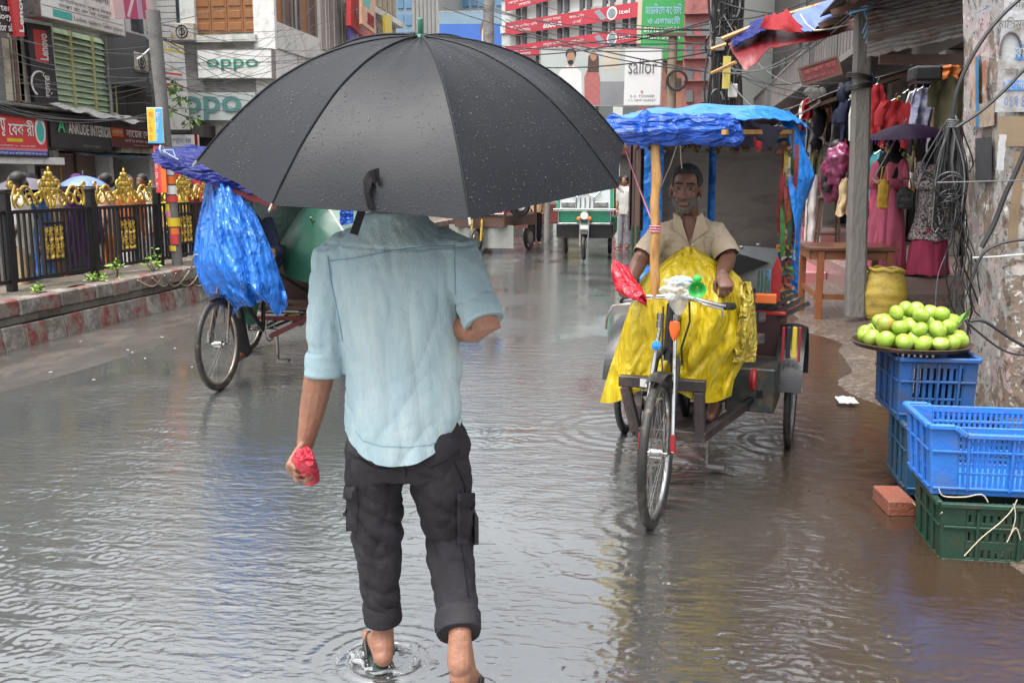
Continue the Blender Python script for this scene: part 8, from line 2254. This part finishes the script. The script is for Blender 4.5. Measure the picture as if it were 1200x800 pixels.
m = MB(); m.tube([(-.1, -1.08, .93), (-.1, -.98, .93)], .09, 16); m.build('headlight', white, re_, smooth=True, **W)
m = MB(); m.grid(lambda u, v: (-.75 + 1.5*u, -.80 + .06*sin(u*16), .12 + .48*v), 24, 6); m.build('splash_sheet', M('sheet_grey', (.30, .31, .28), .3, .2, 6), re_, smooth=True, solid=.005, **W)
m = MB(); m.torus((.74, -.45, 1.02), .21, .065, (.95, -.5, 0), 30, 8); sp_ = m.build('spare_wheel', rubber, re_, smooth=True, **W)
m = MB(); m.tube([(.70, -.43, 1.02), (.78, -.47, 1.02)], .13, 18); m.torus((.78, -.47, 1.02), .11, .02, (.95, -.5, 0), 20, 6); m.build('rim', silver, sp_, smooth=True, **W)
for s_ in (-1, 1):
    m = MB(); m.bar((s_*.55, -.8, .8), (s_*.55, -.62, 1.78), .05, .05); m.build('post', maroon, re_, **W)
    m = MB(); m.bar((s_*.55, .9, .8), (s_*.55, .9, 1.78), .05, .05); m.build('post', maroon, re_, **W)
m = MB(); m.grid(lambda u, v: (-.65 + 1.3*u, -.8 + 1.9*v, 1.78 + .1*sin(pi*u)), 10, 5); m.build('roof', maroon, re_, smooth=True, solid=.02, **W)
m = MB(); m.span((.5, -.6, .50), (.66, .2, .58)); m.build('running_board', chrome, re_, **W)
# further traffic at the end
for k, (px, Y, mt, lab) in enumerate(((633, 25, maroon, 'distant maroon three-wheeler beyond the grey post'), (602, 30, redc, 'distant red three-wheeler behind the spare wheel'), (728, 40, green, 'small far green three-wheeler at the street end'))):
    c = at(px, 250, Y=Y); t = thing('battery_rickshaw', lab, 'three-wheeler', (c.x, Y + 1, 0), .1*k)
    fat_wheel(t, (0, -1.05, .27)); fat_wheel(t, (-.46, .5, .27)); fat_wheel(t, (.46, .5, .27))
    m = MB(); m.span((-.55, -.85, .4), (.55, .9, .95)); m.build('body', mt, t, bevel=.03, **W)
    m = MB(); m.span((-.5, -.83, .96), (.5, -.81, 1.6)); m.build('windscreen', MATS['windscreen_pale'], t, **W)
    m = MB(); m.grid(lambda u, v: (-.6 + 1.2*u, -.9 + 1.9*v, 1.65 + .1*sin(pi*u)), 8, 4); m.build('roof', mt, t, smooth=True, solid=.03, **W)
    m = MB(); m.bar((-.58, -.92, .9), (.58, -.92, .9), .04, .04); m.build('crash_rail', chrome, t, **W)
c = at(641, 284, Z=0)
m = MB(); m.tube([c, c + Vector((0, 0, 1.4))], [.075, .07], 10); m.ell(c + Vector((0, 0, 1.42)), (.07, .07, .04), 10, 6); m.build('bollard_post', concrete, smooth=True, label='plain grey post standing beside the green three-wheeler', cat='post')

# ------------------------------------------------------------------ stalls: hanging clothes, discs, stool, boards
def garment(px0, py0, px1, py1, Y, mat, label, kind='hang', sleeve=False, mat2=None, group='clothes hung at the market stalls', nm='hanging_garment'):
    a, b_ = at(px0, py0, Y=Y), at(px1, py1, Y=Y); w = b_.x - a.x; h = a.z - b_.z; sd = px0*.37
    t = thing(nm, label, 'garment', (a.x + w/2, Y, b_.z), 0, group)
    def f(u, v):
        sh = (1 - .35*max(0, 1 - v*5))            # shoulders slope in to the hanger
        x = a.x + w/2 + (u - .5)*w*sh*(1 + .12*v) + .02*noise.noise(Vector((v*3, sd, 0)))
        y = Y + .035*sin(u*11 + sd + v*2)*(.3 + v) + .05*fbm((u*3, v*3, sd), 1, 2)
        return (x, y, a.z - h*v - .03*sin(u*9 + sd)*v**4)
    m = MB(); m.grid(f, 14, 16); m.build('cloth', mat, t, smooth=True, solid=.02)
    if sleeve:
        m = MB()
        for s_ in (-1, 1): m.loft([(a.x + w/2 + s_*w*.36, Y, a.z - h*.08), (a.x + w/2 + s_*w*.58, Y - .02, a.z - h*.30), (a.x + w/2 + s_*w*.60, Y - .03, a.z - h*.55)], [(.07, .03), (.07, .03), (.06, .025)], n=10)
        m.build('sleeve', mat2 or mat, t, smooth=True)
    m = MB(); c = Vector((a.x + w/2, Y, a.z)); m.tube([c + Vector((-w*.3, 0, -.03)), c + Vector((0, 0, .02)), c + Vector((w*.3, 0, -.03))], .006, 5); m.tube([c + Vector((0, 0, .02)), c + Vector((0, 0, .07)), c + Vector((.025, 0, .09))], .004, 5); m.build('hanger', steel, t)
    return t
garment(1034, 118, 1060, 172, 13.4, redc, 'dark red garment hanging left of the purple umbrella', sleeve=True)
garment(1062, 108, 1078, 160, 13.6, whitec, 'white folded garment hanging beside the striped cloth')
garment(1070, 104, 1090, 150, 13.3, M('cloth_print', (.34, .35, .44), .8, .3, 22, dirt=((.12, .14, .28), .45, 20)), 'pale blue printed cloth hanging above the purple umbrella')
garment(1086, 100, 1106, 152, 13.5, peach, 'peach coloured garment hanging beside the olive one')
garment(1098, 86, 1132, 158, 13.0, oliveC, 'big olive grey garment hanging beside the flaking pillar', sleeve=True)
garment(1106, 76, 1126, 90, 12.9, orangec, 'orange garment piled above the olive one')
garment(1020, 178, 1040, 232, 13.2, tealc, 'teal garment hanging low behind the concrete pole')
garment(1022, 205, 1038, 258, 13.0, magentac, 'magenta garment hanging below the teal one')
garment(1096, 170, 1112, 240, 13.6, ltblue, 'light blue patterned cloth showing between the two women')
garment(988, 118, 1001, 165, 14.5, navy, 'navy jacket with white piping hanging left of the concrete pole', sleeve=True, mat2=navy)
m = MB(); m.tube([at(996, 112, Y=14.4), at(1000, 118, Y=14.4), at(996, 135, Y=14.4), at(996, 165, Y=14.4)], .02, 6); m.build('white_piping', whitec, label='white piping band hanging over the navy jacket', cat='garment')
garment(984, 210, 997, 252, 15.5, creamc, 'long cream cloth hanging beside the magenta bundle')
garment(938, 118, 955, 142, 17.5, whitec, 'white bag-like cloth hanging under the dark awning')
garment(941, 116, 952, 140, 17.3, redc, 'red checked cloth hanging in front of the white one')
garment(975, 130, 985, 180, 17, greyc, 'grey garment hanging in the dim stall')
garment(1006, 250, 1012, 300, 13.2, mustard, 'strip of mustard cloth low beside the concrete pole')
random.seed(33)
pal = [(redc, 'red'), (navy, 'navy'), (whitec, 'white'), (pinkc, 'pink'), (greyc, 'grey'), (oliveC, 'olive'), (ltblue, 'pale blue'), (peach, 'peach'), (blackc, 'black'), (tealc, 'teal'), (magentac, 'crimson'), (mustard, 'mustard')]
for k in range(30):
    mt, nm_ = pal[(k*5) % 12]; px = 1018 + (k*37) % 112 if k < 20 else 925 + (k*29) % 70
    py = 100 + (k*23) % 85; Y = 14.3 + (k % 4)*.5 if k < 20 else 18 + (k % 5)*1.2
    s_ = 1 if k < 20 else .7
    garment(px, py, px + 17*s_, py + random.uniform(45, 70)*s_, Y, mt, nm_ + (' garment packed on the rails deep in the stall behind the two women' if k < 20 else ' garment hung deep in the farther stall left of the concrete pole'), group='garments packed on the stall rails')
# dim clutter of dark hanging things in the stalls
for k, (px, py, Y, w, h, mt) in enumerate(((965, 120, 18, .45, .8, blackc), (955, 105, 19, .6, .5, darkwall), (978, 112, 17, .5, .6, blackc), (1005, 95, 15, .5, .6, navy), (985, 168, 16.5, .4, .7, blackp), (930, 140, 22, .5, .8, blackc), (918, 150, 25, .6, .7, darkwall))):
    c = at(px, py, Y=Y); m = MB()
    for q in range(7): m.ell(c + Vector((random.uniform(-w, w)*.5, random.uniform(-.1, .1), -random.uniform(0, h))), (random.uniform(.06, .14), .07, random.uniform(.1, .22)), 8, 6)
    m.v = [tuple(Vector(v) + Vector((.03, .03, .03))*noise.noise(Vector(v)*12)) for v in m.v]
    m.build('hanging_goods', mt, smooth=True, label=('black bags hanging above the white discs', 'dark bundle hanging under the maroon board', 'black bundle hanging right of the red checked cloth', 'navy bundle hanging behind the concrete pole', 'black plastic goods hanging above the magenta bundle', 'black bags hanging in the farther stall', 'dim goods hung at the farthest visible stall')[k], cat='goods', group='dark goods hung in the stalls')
a, b_ = at(1071, 95, Y=12.7), at(1106, 76, Y=12.7)
m = MB(); m.span((a.x, 12.7, a.z), (b_.x, 13.1, b_.z)); m.build('black_box', blackp, bevel=.03, label='black box-like speaker hung high above the stall clothes', cat='speaker')
m = MB(); a, b_ = at(1018, 150, Y=15), at(1034, 100, Y=15); m.span((a.x, 15, a.z), (b_.x, 15.05, b_.z)); t = m.build('notice_board', M('board_cream', (.58, .56, .48), .6, .1, 4), label='pale upright board behind the concrete pole with red marks', cat='board')
# row of discs
GDs = 'pale discs hung in a column at the far stall'
for k, (px, py, r) in enumerate(((958, 150, .17), (955, 165, .2), (961, 180, .2), (958, 193, .23), (968, 176, .17), (961, 207, .2), (955, 138, .15))):
    c = at(px, py, Y=19.5 + .2*k); m = MB(); m.lathe([(.01, .0), (r*.9, 0), (r, -.03), (r*.97, -.045), (r*.6, -.06), (.01, -.065)], 22, c, Matrix.Rotation(radians(90), 3, 'X') )
    m.build('disc', (whitec, M('disc_pale', (.60, .60, .56), .4, .1, 6), silver)[k % 3], smooth=True, label=('round pale disc hanging in the column above the white sheet', 'grey silver disc hanging in the column above the white sheet', 'round white disc hanging in the column above the white sheet')[k % 3], cat='disc', group=GDs)
m = MB(); a, b_ = at(943, 262, Y=18.5), at(966, 205, Y=18.5)
m.grid(lambda u, v: (a.x + (b_.x - a.x)*u, 18.5 + .06*sin(u*10) + .05*fbm((u*4, v*5, 1), 1, 2), .425 + (b_.z - .425)*v), 18, 20); m.build('plastic_sheet', M('sheet_white', (.62, .60, .58), .4, .12, 7, dirt=((.42, .36, .34), .35, 12)), smooth=True, solid=.03, label='white patterned sheet draped to the floor at the far stall', cat='sheet')
# stool
c = Vector((at(970, 262, Y=17.2).x, 17.2, .42)); t = thing('stool', 'tall dark wooden stool on the plinth under the magenta bundle', 'stool', c)
hst = at(970, 230, Y=17.2).z - .42
m = MB(); m.box(c + Vector((0, 0, hst - .02)), (.36, .36, .04)); m.build('seat', browndark, t, bevel=.008)
for sx in (-1, 1):
    for sy in (-1, 1): m = MB(); m.bar(c + Vector((sx*.18, sy*.18, 0)), c + Vector((sx*.13, sy*.13, hst - .04)), .035, .035, (0, 1, 0)); m.build('leg', browndark, t)
m = MB()
for q in (-1, 1): m.bar(c + Vector((-.16, q*.16, .2)), c + Vector((.16, q*.16, .2)), .025, .025); m.bar(c + Vector((q*.16, -.16, .25)), c + Vector((q*.16, .16, .25)), .025, .025)
m.build('stretcher', browndark, t)
c0, c1 = at(984, 186, Y=16.4), at(973, 226, Y=16.6)
m = MB(); m.capsule([c0, c0.lerp(c1, .5), c1], [.22, .24, .15], n=22); 
co, no, fs = remesh(m, .02, 2); co = co + no*np.array([.09*fbm((p[0]*5, p[1]*5, p[2]*4), 1, 3) for p in co])[:, None]
from_np(co, fs).build('wrapped_bundle', M('wrap_magenta', (.20, .03, .09), .3, .3, 6, .5, 20, coat=.3), smooth=True, label='crumpled magenta plastic bundle above the tall stool', cat='bundle')
sign('shop_sign', 'dull maroon tin sign tilted under the ragged red awning', at(942, 100, Y=14.5), at(986, 86, Y=14.5), at(939, 80, Y=14.5), maroon, depth=.05, frame=browndark, texts=[(.08, .5, .84, .3, 'কাপড় ঘর', M('maroon_print', (.34, .10, .09), .6, .2, 6)), (.12, .15, .7, .2, 'রোড নং ১২', MATS['maroon_print'])])
sign('shop_sign', 'yellow narrow panel strapped on the cable-laden pole', at(846, 104, Y=15.6), at(855, 104, Y=15.6), at(846, 66, Y=15.6), M('panel_yellow', (.55, .45, .10), .5, .2, 4), depth=.03)
# cable-laden far pole with its transformer arm
cp_ = at(842, 130, Y=16); cpx = cp_.x
t = thing('utility_pole', 'cable-laden concrete pole behind the rickshaw roof', 'pole', (cpx, 16, 0))
m = MB(); m.tube([(cpx, 16, 0), (cpx - .03, 16, 6.5)], [.17, .15], 12); m.build('shaft', concrete, t, smooth=True)
m = MB(); m.tube([(cpx + .25, 16.1, 0), (cpx + .22, 16.1, 6.5)], [.12, .11], 10); m.build('second_shaft', M('pole_dark', (.16, .14, .12), .8, .3, 6), t, smooth=True)
for k in range(26):
    z0 = random.uniform(2.2, 5.2); m = MB(); w = random.uniform(.08, .30); ln = random.uniform(.3, 1.1); x0_ = cpx + random.uniform(-.15, .25)
    m.tube([Vector((x0_ + w*sin(2*pi*q/18)*.5, 15.8 + random.uniform(-.03, .03), z0 - ln*(.5 - .5*cos(2*pi*q/18)))) for q in range(18)], random.uniform(.012, .022), 5, closed=True); m.build('cable_loop', cable_m if k % 3 else cable_g, t, smooth=True)
for k in range(16):
    x0_ = cpx + random.uniform(-.2, .3); pts = [Vector((x0_ + .12*noise.noise(Vector((q*.4, k, 0))), 15.8, 6.4 - q*.42)) for q in range(12)]; m = MB(); m.tube(pts, .018, 5); m.build('cable_strand', cable_m, t, smooth=True)
for k, z in enumerate((2.9, 3.6, 4.5)):
    m = MB(); m.box((cpx + random.uniform(-.1, .2), 15.75, z), (.14, .1, .2)); m.build('junction_box', greywall if k else white, t, bevel=.01)
# distant clutter wall left of the dim stalls
front(0, 0, 0, 0, greywall, '', glassg, 1) if False else None

# ------------------------------------------------------------------ overhead cables
def ov(label, pts, r, mat=cable_m, group='overhead cables on the left', sag=0):
    m = MB(); m.tube(pts, r, 5); m.build('overhead_cable', mat, smooth=True, label=label, cat='cable', group=group)
random.seed(21)
pt0 = at(172, 60, Y=11.3)
lab1 = 'thin black cable strung from the poster-covered pole across the corner building'
for k in range(26):
    y0 = random.uniform(20, 125); y1 = random.uniform(30, 150) if k < 18 else random.uniform(-40, 30)
    a = at(172, y0, Y=11.3); b_ = at(random.uniform(330, 470), y1, Y=random.uniform(24, 30)); ov(lab1, cat(a, b_, random.uniform(.15, .7)), random.uniform(.003, .006))
lab2 = 'thin black cable running along the left shop fronts'
for k in range(14):
    ya, yb = random.choice(((118, 128), (112, 140), (15, 55), (60, 90), (95, 100), (30, 70))); 
    a = at(-30, ya + random.uniform(-8, 8), Y=random.uniform(14, 19)); b_ = at(172, yb + random.uniform(-10, 10), Y=11.3)
    ov(lab2, cat(a, b_, random.uniform(.05, .4)), random.uniform(.003, .007), group='cables along the left shops')
for k in range(5):
    a = FP(-30, 121 + k*1.5, .6); b_ = FP(150, 137 + k*2, .6); ov('thick black cable slung along the ledge above the shop signs', cat(a, b_, .12), .016, group='cables slung on the ledge')
lab3 = 'thin cable crossing high in front of the white banner building'
for k in range(12):
    a = at(random.uniform(470, 600), random.uniform(-10, 60), Y=random.uniform(26, 34)); b_ = at(842, random.uniform(10, 90), Y=16); ov(lab3, cat(a, b_, random.uniform(.1, .5)), random.uniform(.008, .014), group='cables before the banner building')
for k in range(10):
    a = at(842, random.uniform(0, 90), Y=15.9); b_ = at(1010, random.uniform(-30, 30), Y=10.75) if k % 2 else at(960, random.uniform(70, 130), Y=14)
    ov('drooping cable between the cable-laden pole and the market awnings', cat(a, b_, random.uniform(.1, .5)), random.uniform(.006, .012), cable_m if k % 3 else cable_g, group='cables over the market awnings')
for k in range(4):
    a = at(1015, random.uniform(-20, 20), Y=10.7); b_ = at(1150, random.uniform(-60, 0), Y=8); ov('cable leaving the table-side pole towards the pillar', cat(a, b_, .1), .008, group='cables by the table-side pole')
ov('white drop wire on the grey wall beside the pink billboard', [at(183, 25, X=LX + 2.2), at(183, 45, X=LX + 2.2), at(178, 55, X=LX + 2.2), at(166, 66, X=LX + 2.2), at(160, 70, X=LX + 2.2)], .03, cable_w, 'drop wires')
# vine in front of the white hanging sign
random.seed(5)
vt = thing('vine', 'straggling leafy vine hanging in front of the tall white sign', 'plant', at(200, 150, X=-15.0))
m = MB(); st = [at(206, 92, X=-15.1), at(202, 105, X=-15.1), at(212, 118, X=-15.1), at(200, 130, X=-15.1), at(226, 140, X=-15.0), at(214, 150, X=-15.1)]
m.tube(st, .02, 5); m.build('stem', stemm, vt)
m = MB()
for (px, py, n_) in ((203, 97, 12), (199, 105, 10), (208, 103, 8), (212, 116, 14), (217, 119, 8), (200, 130, 9), (194, 129, 6), (228, 138, 12), (222, 143, 8)):
    for q in range(n_):
        p = at(px + random.gauss(0, 3), py + random.gauss(0, 2.5), X=-15.1 + random.uniform(-.2, .2)); s_ = random.uniform(.07, .15); d = Vector((random.gauss(0, .5), random.gauss(0, 1), random.gauss(-.4, .6))).normalized(); e = d.orthogonal().normalized()
        m.add([p, p + d*s_ + e*s_*.4, p + d*s_*2, p + d*s_ - e*s_*.4], [(0, 1, 2, 3)])
m.build('leaves', leafm, vt, kind='stuff')
bpy.context.view_layer.update()
